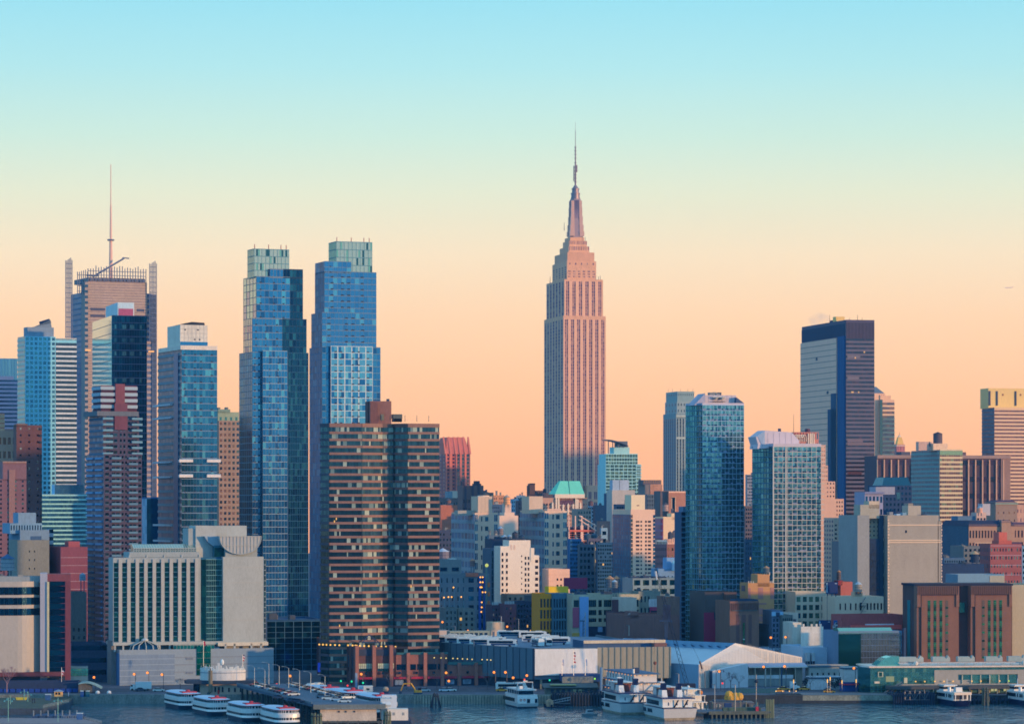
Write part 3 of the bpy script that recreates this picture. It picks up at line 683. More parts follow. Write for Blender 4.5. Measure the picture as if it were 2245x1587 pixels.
for u0,u1 in ((.06,.46),(.54,.95)):
    mb = MB(); nn = 8
    for i in range(nn):
        for j,(za,zb) in enumerate(((6.1,7.2),(7.3,8.3),(8.4,9.3))):
            b.rect(mb,'F',x0,y0,y1,(x1-x0)*(u0+(u1-u0)*i/nn)+.08,(x1-x0)*(u0+(u1-u0)*(i+1)/nn)-.08,z0+za,z0+zb,.2,(gTeal[0],curt[0],W((190,196,168)))[j] )
    mb.build('window',b.root)
b.mass(None,868,981,1440,None,bp_,None,None,depth=26,yo=-.5); xA = b.last
b.mass(None,981,1080,1463,None,bp_,None,None,depth=26,yo=-1); xB = b.last
for (xx0,xx1,yy0,yy1,zz0,zz1),k in ((xA,5),(xB,3)):
    for i in range(k):
        u0 = (xx1-xx0)*(i+.06)/k; u1 = (xx1-xx0)*(i+.94)/k
        if zz1 > 10:
            mb = MB(); b.rect(mb,'F',xx0,yy0,yy1,u0,u1,6.6,8.9,.1,gShade[0]); mb.build('window',b.root)
nb = 8; xs = b.sx(781); xe = b.sx(1080,-1); pr = b.P('pier')
for i in range(nb+1):
    x = xs+(xe-xs)*i/nb; zt = b.sz(1423) if i <= 2 else b.sz(1440) if i < 6 else b.sz(1463)
    pr.box(x-.7,x+.7,-2.2,0,0,zt+1.6,W((160,100,88),'wall',.12,sc=.3))
    if i == nb: break
    w = (xe-xs)/nb
    mb = MB(); mb.box(x+.8,x+w-.8,-1.35,-.9,0,3.6,W((26,40,66))); mb.build('shopfront',b.root)
    if i not in (1,):
        mb = MB(); mb.box(x+.9,x+w-.9,-2.4,-1.35,3.0,3.9,W((176,34,64))); mb.build('awning',b.root)
    mb = MB(); mb.box(x+w*.45,x+w*.58,-1.4,-1,4.9,5.9,gShade[1]); mb.build('window',b.root)
    if i in (2,5,6):
        mb = MB(); mb.box(x+1.6,x+w-2,-1.45,-1.35,.6,2.6,W((120,136,156),'wall',.5,sc=1.2)); mb.build('shop_mural',b.root)
b.P('railing').box(b.sx(868),b.sx(981),-1.2,-1.1,b.sz(1440)+.9,b.sz(1440)+1.8,W((50,100,104),'metal',0))
b.P('railing').box(b.sx(981),b.sx(1080),-1.6,-1.5,b.sz(1463)+.9,b.sz(1463)+2,W((60,110,110),'metal',0))
b.P('sign_tower').box(b.sx(779,-3),b.sx(783.5,-3),-3.2,-2.3,0,b.sz(1474),W((130,150,176)))
# pyramid pergola on the terrace
mb = MB(); xa,xb = b.sx(793,6),b.sx(830,6); zt,zr = b.sz(1391,0,9),b.sz(1408,0,6); xm = (xa+xb)/2
for x,y in ((xa,5),(xb,5),(xa,12),(xb,12)):
    mb.tube((x,y,z1),(x,y,zr),.18,dark); mb.tube((x,y,zr),(xm,8.5,zt),.2,dark)
mb.box(xa,xb,4.9,5.2,zr-.2,zr+.2,dark); mb.box(xa,xb,11.9,12.1,zr-.2,zr+.2,dark)
for k in (.3,.6): mb.box(xm-(xm-xa)*(1-k),xm+(xm-xa)*(1-k),5+3.5*k,5.2+3.5*k,zr+(zt-zr)*k-.1,zr+(zt-zr)*k+.1,dark)
mb.build('pergola',b.root)
b.finish()
# terrace lamps
def lamp_globe(px,py,Y,zb,label,group,col=(255,190,90),r=.35,e=1.8,name='terrace_lamp'):
    o = empty(name,(wx(px,Y),Y,zb),0,label,'lamp',group)
    mb = MB(); h = wz(py,Y)-zb; mb.tube((0,0,0),(0,0,h),.07,dark); mb.build('post',o)
    mb = MB(); mb.ball((0,0,h),r,L(col,e)); mb.build('globe',o,True)
    return o
zt = wz(1423,1318)
for i,p in enumerate((700,708,716,724.5,734.5,744,763,773,779,782,789,798.5,808.5,818,824,836,846,867)):
    lamp_globe(p,1412+i*.3,1322 if p > 781 else 1340-(p-698)*.2,zt,'small glowing globe lamp on the brick podium parapet','lamps along the podium parapet',r=.38)
for i,p in enumerate((952,967,978,993,1003,1014,1024.5,1035,1057,1068,1076)):
    lamp_globe(p,1441+i*.5,1322,wz(1463,1318),'small glowing globe lamp on the lower podium terrace','lamps along the lower terrace',(240,210,120),r=.26)
# ============================================================ lower left cluster
b = SB('tan_stepped_block','tan and orange brick apartment block cut by the left edge, with stepped top',-40,-38,47,944,1760,W((178,134,112)),[P_(8,4,.6,.5,G((130,146,140),(150,140,120),(60,90,110)),v=(.72,.985)),P_(8,22,.4,.5,gShade,v=(0,.7))],None,depth=24,keep=True)
b.mass(None,-38,10,906,944,W((206,150,116)),B_(6,4,.3,G((120,110,110),),sp=W((210,156,120))),depth=18,yo=3)
b.mass(None,8,45,940,945,W((150,110,100)),depth=18,yo=3); b.finish()
b = SB('brown_brick_tower','dark brown brick tower with notched edge in front of the pale blue tower',30,36,92,932,1690,W((116,72,70),'wall',.12),[P_(3,nf(932,1690,14.5),.22,.3,G((50,40,60),(60,46,64),(150,180,180),(40,36,58)))],None,depth=22,keep=True)
x0,x1,y0,y1,z0,z1 = b.last
n = nf(932,1690,14.5)
for j in range(n): b.rect(b.P('balcony'),'F',x0,y0,y1,(x1-x0)*.93,(x1-x0)*1.0,z1*(j+.3)/n,z1*(j+.6)/n,.9,W((50,60,70)))
b.mass(None,36,60,929,933,W((130,90,80)),depth=16); b.finish()
b = SB('pink_brick_tower','muted pink brick tower with central pier at the left edge',-40,-38,58,1050,1600,W((132,92,102),'wall',.08),[P_(6,nf(1050,1600,9.8),.25,.45,G((50,60,90),(90,140,150),(60,66,96)))],None,depth=24,keep=True)
b.mass(None,6,58,1012,1051,W((138,98,106),'wall',.08),None,None,depth=20); x0,x1,y0,y1,z0,z1 = b.last
b.rect(b.P('pier'),'F',x0,y0,y1,(x1-x0)*.26,(x1-x0)*.52,0,z1-4,.6,W((160,116,112))); b.rect(b.P('cornice'),'F',x0,y0,y1,0,x1-x0,z1-.6,z1+.2,.5,W((170,130,120))); b.finish()
b = SB('grey_blue_block','grey blue rooftop block with louvred penthouse left of the striped glass office',20,44,108,1166,1480,W((116,138,160)),None,None,A=20,depth=26,keep=True)
b.mass(None,22,92,1151,1167,W((118,150,176)),C_(12,1,.4,.6,gDeep),depth=18,yo=2); b.mass(None,40,79,1128,1152,W((122,148,172)),None,depth=12,yo=4)
x0,x1,y0,y1,z0,z1 = b.last
b.rect(b.P('louvres'),'F',x0,y0-4,y1,(x1-x0)*.6,(x1-x0)*1.2,b.sz(1184),b.sz(1175),.2,W((60,90,124))); b.finish()
b = SB('tan_blank_block','tan brick block with two columns of tiny windows left of the red brick block',30,38,108,1188,1465,W((132,128,120),'wall',.1),[P_(2,14,.2,.22,G((60,80,100),),u=(.3,.62),v=(0,.96))],None,A=20,depth=20)
b = SB('white_pipe_block','narrow white banded block beside the red brick block',104,108,117,1160,1500,W((150,170,190)),B_(2,18,.5,gShade,sp=W((170,190,206))),None,depth=14)
b = SB('red_brick_block','red brick block with pale stone lines and rooftop bulkhead left of the balcony tower',118,133,192,1203,1470,W((134,68,82),'wall',.1),None,None,A=20,depth=26,keep=True)
x0,x1,y0,y1,z0,z1 = b.last
for j in range(9): b.rect(b.P('stone_band'),'F',x0,y0,y1,0,x1-x0,z1-4-j*3.6,z1-3.8-j*3.6,.12,W((180,150,160)))
b.mass(140,150,175,1191,1204,W((160,78,86)),None,yo=2,depth=8); b.finish()
b = SB('tan_low_block','dim tan block below the red brick block',152,156,190,1302,1420,W((92,88,88),'wall',.15),P_(3,5,.3,.4,gShade,v=(.1,.6)),None,depth=20)
b = SB('low_dark_house','low dark house between the curved building and the cream hotel',150,156,236,1415,1350,W((54,72,100),'wall',.15),B_(6,3,.4,gNavy,sp=W((60,78,106))),None,depth=20)
# curved white building
Y = 1315
b = Bd('curved_museum_building','white building with curved wall, ribbon windows and tall dark glass slot at the left edge',98,Y,8,'building')
wh = W((184,168,156),'wall',.05); X = b.sx
pts = []
for i in range(13):
    u = i/12; px_ = -30+118*u; pts.append((X(px_),-1.5+6.0*max(0,(u-.62)/.38)**1.6))
zt = b.sz(1274)
b.P('curved_wall').prism(pts+[(X(88,16),16),(X(-30,16),16)],5,zt,wh)
for pa,pb2 in ((1286,1303),(1309,1325),(1333,1348)):
    mb = MB()
    for i in range(12):
        seg_quad(mb,pts[i],pts[i+1],.02,.98,b.sz(pb2),b.sz(pa),.12,gNavy[(i*7) % 4])
    mb.build('window_band',b.root)
b.P('pylon').box(X(88),X(104),0,14,0,b.sz(1256),W((170,166,178),'wall',.05))
b.rect(b.P('pylon_edge'),'F',X(103),0,10,0,.9,4,b.sz(1275),.6,W((206,190,150)))
b.P('red_frame').box(X(98),X(155),1,12,b.sz(1274),b.sz(1258),W((130,66,76)))
b.P('red_frame').box(X(143),X(155),1,12,0,b.sz(1274),W((120,58,72)))
b.P('red_frame').box(X(-30),X(143),-3,3,b.sz(1481),b.sz(1472),W((110,54,64)))
for j in range(16):
    mb = MB(); z0_,z1_ = b.sz(1272),5.5; q = (z0_-z1_)/16
    mb.box(X(105),X(143),2,3,z1_+q*j+.12,z1_+q*(j+1),gNavy[j % 4]); mb.build('window_band',b.root)
b.P('base').box(X(-30),X(143),0,12,0,b.sz(1480),W((48,56,76)))
b.mass(None,-30,90,1268,1274,W((150,150,150)),yo=3,depth=10); b.units(2,h=(1,2)); b.finish()
# low dark shed with curved green roof
b = Bd('waterfront_shed','long low dark shed with arched green glass entrance on the left waterfront',-20,1275,4,'building')
b.mass(None,-20,172,1500,None,W((34,52,84),'wall',.1),None,None,depth=14,roof=W((70,96,130)))
x0,x1,y0,y1,z0,z1 = b.last
for i in range(14): b.rect(b.P('blue_fence'),'F',x0,y0,y1,(x1-x0)*i/14+.2,(x1-x0)*(i+1)/14-.2,.2,1.6,.8,W((16,60,140)))
xs_,xe_ = b.sx(172,-3),b.sx(222,-3); cur = [(xs_+(xe_-xs_)*i/10,b.sz(1507)+2.2*math.sin(math.pi*(.28+.72*i/10)/1.0)) for i in range(11)]
b.P('arched_roof').profile([(x,z) for x,z in cur]+[(x,z-.35) for x,z in reversed(cur)],-4,6,W((130,160,160)))
b.P('entrance_wall').profile([(x,z-.5) for x,z in cur[:7]]+[(cur[6][0],0),(cur[0][0],0)],-3,-2.4,W((100,92,84),'wall',.2))
b.P('glass_transom').box(cur[0][0]+.6,cur[6][0]-1,-3.2,-3,b.sz(1520),b.sz(1512),G((110,150,110),(60,100,90))[0])
for i in (0,1): b.P('door').box(cur[0][0]+1.2+i*4.4,cur[0][0]+4.4+i*4.4,-3.15,-3,0,b.sz(1524),gNavy[0])
b.finish()
o = SB('blue_glass_stair','small bright cyan glass bridge between dark buildings on the left',152,154,193,1465,1330,W((60,110,140)),G_(8,3,G((60,170,190),(80,190,200)),dark,v=(.55,1),lh=.1,lw=.1),None,depth=5)

# ============================================================ cream hotel-like complex
Y = 1330
b = Bd('cream_slab_building','cream slab building with tall vertical window stripes, glass terrace and blank right slab',248,Y,17,'building')
cr = W((156,160,160),'wall',.07); cr2 = W((172,172,168),'wall',.06); tg = G((16,80,100),(22,92,108),(10,66,92),(30,104,118)); X = b.sx
Z = b.sz
b.mass(238,248,440,1227,1409,cr,None,None,parapet=True)
x0,x1,y0,y1,z0,z1 = b.last
for i in range(10):
    mb = MB(); u0 = X(249.5+18.6*i)-x0; u1 = u0+1.85
    for j in range(16):
        h = (z1-z0-2)/16; b.rect(mb,'F',x0,y0,y1,u0,u1,z0+.8+h*j+.3,z0+.8+h*(j+1),.06,tg[(i+j*3) % 4]); b.rect(mb,'F',x0,y0,y1,u0,u1,z0+.8+h*j,z0+.8+h*j+.3,.07,W((70,110,130),'wall',0))
    mb.build('window_column',b.root)
    b.rect(b.P('pier'),'F',x0,y0,y1,u1+.1,u1+1.5,z0,z1+.2,.55,W((176,170,164),'wall',.05))
b.blk(X(244,1),X(444,1),1,y1,0,b.sz(1409),W((120,116,116)),None,None)   # recessed storey
b.mass(None,248,585,1408,1412,cr2,yo=-2.2,depth=16,parapet=False)
for px_ in (252,270,290,310,330,350,372,394,416): b.P('column').box(X(px_,-1.5)-.35,X(px_,-1.5)+.35,-1.8,-1.1,Z(1428),Z(1412),cr2)
# podium
pd = W((140,150,160),'wall',.05);
b.mass(234,262,600,1429,None,pd,None,None,yo=-6)
x0,x1,y0,y1,z0,z1 = b.last
b.rect(b.P('shade_toned_side'),'L',x0,y0,y1,.2,y1-y0-.2,0,z1-.6,.12,W((60,110,160),'wall',.05))  # sheet coloured for the shade on the face turned from the sun
b.rect(b.P('grey_panel'),'F',x0,y0,y1,0,X(383,-6)-x0,.3,z1-1.2,.15,W((120,134,152),'wall',.08))
for j in range(5): b.rect(b.P('joint'),'F',x0,y0,y1,0,X(383,-6)-x0,z1-3-j*2.3,z1-2.85-j*2.3,.22,W((170,180,190),'wall',0))
for j in range(5): b.rect(b.P('joint'),'F',x0,y0,y1,X(383,-6)-x0,x1-x0,z1-2.6-j*3,z1-2.3-j*3,.1,W((128,132,142),'wall',0))
mb = MB()
for i in range(3):
    for j in range(5): b.rect(mb,'F',x0,y0,y1,X(431,-6)-x0+2*i,X(431,-6)-x0+2*i+1.9,z1-.4-2.4*(j+1)+2.4,z1-.4-2.4*j+2.3,.3,G((0,120,124),(0,104,116),(10,132,130))[(i+j) % 3])
mb.build('glass_slot',b.root)
for u,v in ((408,1442),(408,1473)): b.rect(b.P('vent'),'F',x0,y0,y1,X(u,-6)-x0,X(u+15,-6)-x0,Z(v+4),Z(v),.25,W((116,124,140)))
# dome greenhouse
mb = MB(); mg_ = MB(); xa,xb = X(283,-3),X(352,-3); cx2 = (xa+xb)/2; rx = (xb-xa)/2; za,zb,zc = Z(1429),Z(1414),Z(1404)
for i in range(13):
    q = math.pi*i/12; p0 = (cx2-rx*math.cos(q),-3-rx*.45*math.sin(q)); p1 = (cx2-rx*.86*math.cos(q),-3-rx*.38*math.sin(q)); p2 = (cx2-rx*.1*math.cos(q),-3-rx*.05*math.sin(q))
    if i:
        mg_.add([(*o0,za),(*p0,za),(*p1,zb),(*o1,zb)],[(0,1,2,3)],gNavy[i % 4]); mg_.add([(*o1,zb),(*p1,zb),(*p2,zc),(*o2,zc)],[(0,1,2,3)],gNavy[(i+1) % 4])
    if i % 2 == 0: mb.tube((*p0,za),(*p1,zb),.28,cr2); mb.tube((*p1,zb),(*p2,zc),.22,cr2)
    o0,o1,o2 = p0,p1,p2
mb.ball((cx2,-3,zc+.3),1.5,W((200,200,200)),sz=.5)
mb.build('dome_rib',b.root); mg_.build('dome_glass',b.root)
# upper terrace
b.mass(270,284,437,1210,1227,cr,None,None,yo=3,depth=14,parapet=False)
x0,x1,y0,y1,z0,z1 = b.last
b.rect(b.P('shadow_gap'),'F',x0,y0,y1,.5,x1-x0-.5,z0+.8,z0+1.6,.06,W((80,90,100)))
for i in range(5): b.rect(b.P('column'),'F',x0,y0,y1,(x1-x0)*i/4-.3,(x1-x0)*i/4+.3,z0,z1-1.2,.4,cr2)
mb = MB(); xa,xb = X(293,5),X(430,5); za,zb = Z(1210,0,5),Z(1193,0,8)
mb.profx([(5,za),(5,za+1.5),(9.5,zb),(12,zb),(12,za)],xa,xb,G((160,196,214),(120,170,206))[0]); mb.build('skylight',b.root)
mb = MB()
for i in range(25): x = xa+(xb-xa)*i/24; mb.tube((x,4.9,za),(x,4.9,za+1.5),.1,cr2); mb.tube((x,4.9,za+1.5),(x,9.4,zb+.05),.08,cr2)
mb.box(xa,xb,4.8,5,za+1.4,za+1.6,cr2); mb.box(xa,xb,4.8,5,za+.7,za+.8,cr2); mb.build('skylight_frame',b.root)
# glass middle and rear block
b.mass(None,435,492,1226,1409,W((30,90,120)),[G_(10,16,tg+G((60,130,150),),W((120,160,160)),lh=.1,lw=.12,u=(.3,1)),G_(2,16,tg,None,u=(0,.3))],depth=14,yo=1.5)
b.mass(None,413,430,1158,1227,cr,yo=8,depth=12); b.mass(None,429,541,1157,1227,cr2,yo=7,depth=14)
# bowl shaped balcony drum
mb = MB(); xa,xb = X(484,-2),X(575,-2); cx2 = (xa+xb)/2; rx = (xb-xa)/2; zt2 = Z(1176); hb2 = zt2-Z(1216)
arc = [(cx2-rx*math.cos(math.pi*i/16),zt2-hb2*math.sin(math.pi*i/16)**.9) for i in range(17)]
mb.profile(arc,0,12,W((176,172,170),'wall',.05)); mb.build('bowl_balcony',b.root)
mb = MB()
for i in range(1,12):
    x = xa+(xb-xa)*i/12; q = math.acos(max(-1,min(1,(cx2-x)/rx))); mb.box(x-.12,x+.12,-.25,0,zt2-hb2*math.sin(q)**.9,zt2,cr2)
for k in (0,.5): w = rx*math.sqrt(max(0,1-k*k)); mb.box(cx2-w,cx2+w,-.3,-.02,zt2-hb2*k-.2,zt2-hb2*k+.1,cr2)
for i in range(16): mb.tube((arc[i][0],-.1,arc[i][1]),(arc[i+1][0],-.1,arc[i+1][1]),.2,cr2)
mb.build('bowl_frame',b.root)
mb = MB(); ax_ = X(447,5); mb.profile([(ax_,Z(1176)),(X(500,5),Z(1176)),(X(500,5),Z(1205)),(X(470,5),Z(1200)),(X(456,5),Z(1190))],4,14,W((150,164,176),'wall',.05)); mb.build('bowl_rear',b.root)
b.mass(None,470,496,1200,1227,W((40,100,120)),G_(4,3,tg,None),depth=10,yo=3)
b.mass(None,494,564,1198,1227,cr,yo=1,depth=12,parapet=False)
b.mass(None,489,578,1225,1409,cr2,yo=-1,depth=14)
x0,x1,y0,y1,z0,z1 = b.last
for j in (.28,.55,.72,.9): b.rect(b.P('joint'),'F',x0,y0,y1,0,x1-x0,z0+(z1-z0)*j,z0+(z1-z0)*j+.12,.07,W((180,170,160),'wall',0))
b.mass(None,578,583,1226,1409,cr2,G_(1,16,tg,cr2,lh=.1,lw=.2),yo=-1,depth=10)
b.mass(None,478,588,1408,1413,W((212,196,176)),yo=-3,depth=12,parapet=False)
for px_ in (494,514,551,572): b.P('column').box(X(px_,-2.6)-.4,X(px_,-2.6)+.4,-3,-2.2,Z(1430),Z(1413),cr2)
b.mass(None,492,578,1412,1430,W((150,144,140)),yo=1,depth=10)
b.mass(None,380,470,1414,1429,tg[0],G_(12,2,G((40,140,150),(30,120,140),(70,170,170)),cr2,lh=.08,lw=.06),None,yo=-4,depth=5,parapet=False)
b.finish()
BR[0] = .98
# ============================================================ mid-town cluster, centre
Y = 2700
rp = W((214,108,88),'wall',.06)
b = Bd('red_pier_tower','red brick tower with tall piers and sloped top behind the brown banded tower',977,Y,13,'skyscraper')
b.mass(955,977,1031,995,None,W((150,84,84)),[C_(2,nf(995,Y,8),.45,.6,G((70,50,70),(80,56,76),(60,44,66)),sp=W((190,92,82)),u=(0,.42),pier=rp),C_(3,nf(995,Y,8),.6,.7,G((84,96,110),(70,84,104),(100,104,110)),sp=W((130,90,90)),u=(.42,1),pier=rp)],C_(3,nf(995,Y,8),.5,.6,gShade,sp=W((90,70,90))))
x0,x1,y0,y1,z0,z1 = b.last; zt = b.sz(958)
b.P('sloped_top').add([(x0,y0,z1),(x1,y0,z1),(x1,y1,z1),(x0,y1,z1),(x0+3,y0+9,zt),(x1-3,y0+9,zt),(x1-3,y1-5,zt),(x0+3,y1-5,zt)],[(0,1,5,4),(1,2,6,5),(2,3,7,6),(3,0,4,7),(4,5,6,7)],W((200,100,86)))
for u in (0,.21,.42,.6,.8,1):
    xx = x0+(x1-x0)*u; b.P('fin').add([(xx-.7,y0-.7,z1),(xx+.7,y0-.7,z1),(xx+.7,y0+9,zt+.5),(xx-.7,y0+9,zt+.5),(xx-.7,y0+9,z1),(xx+.7,y0+9,z1)],[(0,1,2,3),(0,3,4),(1,5,2)],rp)
b.finish()
b = SB('dark_brick_loft','dark brown brick loft block with chimney-like rooftop towers below the red pier tower',1002,1014,1060,1064,2480,W((112,78,76),'wall',.1),P_(8,12,.3,.4,gShade,v=(0,.9)),None,keep=True)
for pa,pb2,t in ((1014,1018,1054),(1043,1052,1054),(1040,1055,1060)): b.mass(None,pa,pb2,t,1065,W((70,50,64)),yo=1,depth=8)
for p in (1018,1034,1047): b.rect(b.P('pier'),'F',*b.last[:1],0,1,b.sx(p)-b.last[0],b.sx(p)+1.6-b.last[0],0,b.sz(1064),.6,W((74,58,70)))
b.mass(None,1058,1067,1075,None,W((104,72,76)),yo=2,depth=10); b.finish()
b = SB('beige_bulkhead_tower','beige apartment tower with big square rooftop bulkhead left of the sunlit white building',990,1041,1091,1127,1900,W((218,172,146),'wall',.05),
   [B_(2,nf(1127,1900,20.2),.74,gBlue,u=(0,.13),ml=W((214,180,160)),lh=.1,lw=.2),P_(1,nf(1127,1900,20.2),.8,.5,gShade,u=(.27,.33)),P_(1,nf(1127,1900,20.2),.9,.45,G((70,120,170),(50,90,130),(90,150,190)),u=(.44,.6)),B_(2,nf(1127,1900,20.2),.74,gBlue,u=(.84,1),ml=W((214,180,160)),lh=.1,lw=.2)],
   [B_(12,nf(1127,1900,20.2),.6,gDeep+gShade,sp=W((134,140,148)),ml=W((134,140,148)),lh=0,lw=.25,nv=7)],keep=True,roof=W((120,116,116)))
b.mass(1033,1048,1079,1091,1128,W((206,170,146),'wall',.05),yo=3); x0,x1,y0,y1,z0,z1 = b.last
for i in range(1,4): b.rect(b.P('joint'),'F',x0,y0,y1,(x1-x0)*i/4,(x1-x0)*i/4+.12,z0,z1,.06,W((180,150,132),'wall',0))
for u in (.15,.45,.65): b.rect(b.P('vent'),'F',x0,y0,y1,(x1-x0)*u,(x1-x0)*(u+.13),z0+1.2,z0+1.8,.1,W((160,128,112)))
b.mass(None,1004,1040,1122,1128,W((160,150,140)),yo=8,depth=10)
mb = MB(); mb.cyl((x0+x1)/2,y0+5,z1,z1+1.4,4,3.4,W((220,180,156)),14); mb.build('roof_dome',b.root); b.finish()
b = SB('brown_brick_lowrise','plain rust brown brick block left of the beige bulkhead tower',962,966,1003,1110,2100,W((172,98,76),'wall',.12),None,None,keep=True); b.units(3,h=(1,3)); b.finish()
b = SB('dark_roof_block','dim brown block with small rooftop sheds above the rust brown brick block',955,960,1004,1094,2350,W((110,86,84),'wall',.15),P_(8,10,.3,.4,gShade),None,keep=True)
b.mass(None,992,1003,1076,1095,W((196,168,150)),depth=10,yo=1); b.mass(None,982,992,1077,1095,W((120,130,140)),depth=10,yo=1); b.finish()
b = SB('pink_blank_block','blank pink block with stepped parapet and a rooftop stack carrying a steel tank',1091,1095,1136,1133,2080,W((236,184,160),'wall',.04),None,None,keep=True)
b.mass(None,1106,1128,1126,1134,W((236,184,160),'wall',.04),depth=14,yo=.2); b.mass(None,1107,1121,1106,1127,W((214,172,152)),depth=8,yo=3); b.finish()
for (l,c,r,t,Yc,col,nm,lb) in (
  (1060,1064,1082,1082,2420,(128,96,86),'brown_loft_block','small brown loft block with rooftop aerials right of the dark brick loft'),
  (1078,1082,1106,1088,2380,(196,130,96),'orange_loft_block','orange brick loft block below rooftop aerials'),
  (1060,1066,1104,1108,2250,(62,84,110),'shaded_loft_block','shaded blue grey loft block behind the beige bulkhead tower'),
  (1118,1122,1146,1096,2500,(120,150,170),'pale_striped_block','pale striped block left of the second beige tower'),
  (1130,1136,1150,1100,2420,(96,74,80),'narrow_dark_block','narrow dark block beside the second beige tower'),
  (1132,1134,1152,1088,2800,(226,190,180),'pale_far_roof','pale pink rooftop far behind, under the open sky'),
  (1185,1190,1212,1080,2550,(84,72,78),'dark_hotel_block','dark block with small windows left of the green roof'),
  (1155,1160,1192,1075,2560,(104,80,80),'dim_brown_block','dim brown block with rooftop boxes behind the second beige tower')):
    b = SB(nm,lb,l,c,r,t,Yc,W(col,'wall',.12),P_(max(2,(r-c)//4),nf(t,Yc,9),.4,.45,gShade,skip=.15),None,keep=True,seed=c); b.units(2,h=(1,3.5)); b.finish()
b = SB('black_stack_block','black rooftop stack tower rising against the sky left of the art deco skyscraper',1155,1158,1172,1086,2540,W((70,50,60)),None,None,keep=True)
b.mass(None,1161,1173,1060,1087,W((84,60,60),'wall',.2),depth=6); x0,x1,y0,y1,z0,z1 = b.last
b.P('steel_posts').box(x0-2,x0-1.3,0,1,z0,z1-1.5,W((40,34,50))); b.P('steel_posts').box(x0,x1,-.4,0,z1-.8,z1+.3,W((40,34,50))); b.finish()
b = SB('beige_corner_tower','second beige apartment tower with square bulkhead, just right of the white building',1140,1194,1243,1123,1880,W((220,174,148),'wall',.05),
   [B_(2,nf(1123,1880,19.6),.7,gBlue+G((120,150,176),),u=(0,.18),ml=W((226,190,164)),lh=.12,lw=.2),P_(1,nf(1123,1880,19.6),.8,.5,G((60,110,160),(40,80,120)),u=(.34,.42)),P_(1,nf(1123,1880,19.6),.9,.48,G((80,110,150),(100,130,160),(60,90,130)),u=(.5,.68)),B_(2,nf(1123,1880,19.6),.7,gBlue,u=(.82,1),ml=W((226,190,164)),lh=.12,lw=.2)],
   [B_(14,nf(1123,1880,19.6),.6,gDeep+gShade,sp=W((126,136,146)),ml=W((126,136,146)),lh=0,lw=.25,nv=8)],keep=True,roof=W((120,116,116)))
b.mass(1144,1160,1190,1091,1124,W((206,170,146),'wall',.05),yo=14); b.mass(None,1200,1230,1118,1124,W((210,166,146)),yo=3,depth=8); b.finish()
# white stepped loft building, sunlit
Y = 1600
b = Bd('white_stepped_building','sunlit white stepped building with dark paired windows in the middle of the skyline',1097,Y,13,'building')
ww = W((246,204,186),'wall',.05); gw2 = G((60,60,88),(76,72,100),(90,96,120)); X,Z = b.sx,b.sz
b.mass(1090,1097,1116,1201,None,ww,P_(2,nf(1201,Y,13.4),.42,.52,gw2,v=(0,.97),sill=W((220,186,170),'wall',0)),None,depth=14)
b.mass(None,1116,1163,1188,None,ww,[P_(1,nf(1188,Y,13.4),.8,.3,gw2,u=(.56,.62),v=(0,.9)),P_(2,nf(1188,Y,13.4),.55,.55,gw2,u=(.7,.98),v=(0,.88))],None,depth=14)
b.mass(None,1163,1171,1201,None,ww,None,None,depth=14)
b.mass(None,1171,1182,1217,None,ww,P_(1,nf(1217,Y,13.4),.6,.5,gw2,v=(0,.97)),None,depth=14)
b.rect(b.P('wall'),'F',X(1163),0,5,0,X(1171)-X(1163),Z(1230),Z(1201),.3,ww)
b.mass(None,1122,1150,1184,1189,W((40,50,70)),None,depth=8,yo=2)
for i in (0,1): b.rect(b.P('louvres'),'F',X(1119+i*7),0,5,0,X(1122.5)-X(1119),Z(1205),Z(1194),.08,W((210,176,160)))
b.finish()
b = SB('blue_ribbed_block','shaded blue grey ribbed block pressed against the left of the white stepped building',1072,1077,1098,1206,1625,W((74,92,112)),G_(6,16,gShade,W((84,104,124)),lh=.08,lw=.25,nv=4),None,depth=20)
b = SB('dark_tank_block','dark block under the cluster of rooftop water tanks',1078,1080,1120,1185,1800,W((40,52,76)),None,None,depth=20,keep=True); b.units(4,dark,h=(1,2.5)); b.finish()
for (l,c,r,t,Yc,col,nm,lb) in (
  (1068,1072,1098,1176,1840,(84,104,124),'grey_penthouse_block','grey block with small penthouses right of the beige bulkhead tower'),
  (1058,1062,1082,1212,1825,(60,84,110),'shaded_back_block','shaded block with fire stairs below the beige bulkhead tower'),
  (958,962,992,1165,1980,(56,64,90),'dark_lowrise_block','dark low block behind the steel tank at the brown tower edge')):
    b = SB(nm,lb,l,c,r,t,Yc,W(col,'wall',.12),P_(4,nf(t,Yc,12),.4,.4,gShade,skip=.2),None,keep=True,seed=c); b.units(3,h=(1,3)); b.finish()
# green roofed hotel
Y = 2300
b = Bd('green_roof_hotel','ornate pink brick hotel with steep green copper roof in front of the art deco skyscraper',1224,Y,13,'building')
hb_ = W((186,136,116),'wall',.08); tr = W((238,196,172),'wall',.04); X,Z = b.sx,b.sz; gcu = W((110,196,166),'wall',.06)
b.mass(1186,1190,1289,1094,None,hb_,P_(16,nf(1094,Y,9),.5,.5,G((70,60,90),(110,110,130),(150,150,150)),v=(0,.97)),None,depth=18)
b.mass(1218,1226,1282,1083,1095,hb_,[P_(6,1,.35,.6,gE),],None,depth=16)
xa,xb,xc,xd = X(1216,0),X(1281,0),X(1228,8),X(1270,8); zb,zt = Z(1083),Z(1054)
b.P('copper_roof').add([(xa,-1,zb),(xb,-1,zb),(xb,19,zb),(xa,19,zb),(xc,7,zt),(xd,7,zt),(xd,12,zt),(xc,12,zt)],[(0,1,5,4),(1,2,6,5),(2,3,7,6),(3,0,4,7),(4,5,6,7),(0,3,2,1)],gcu)
b.P('copper_roof').tube((xa+(xb-xa)*.5,-1,zb),(xc+(xd-xc)*.42,7,zt+.1),.25,W((60,110,110)))
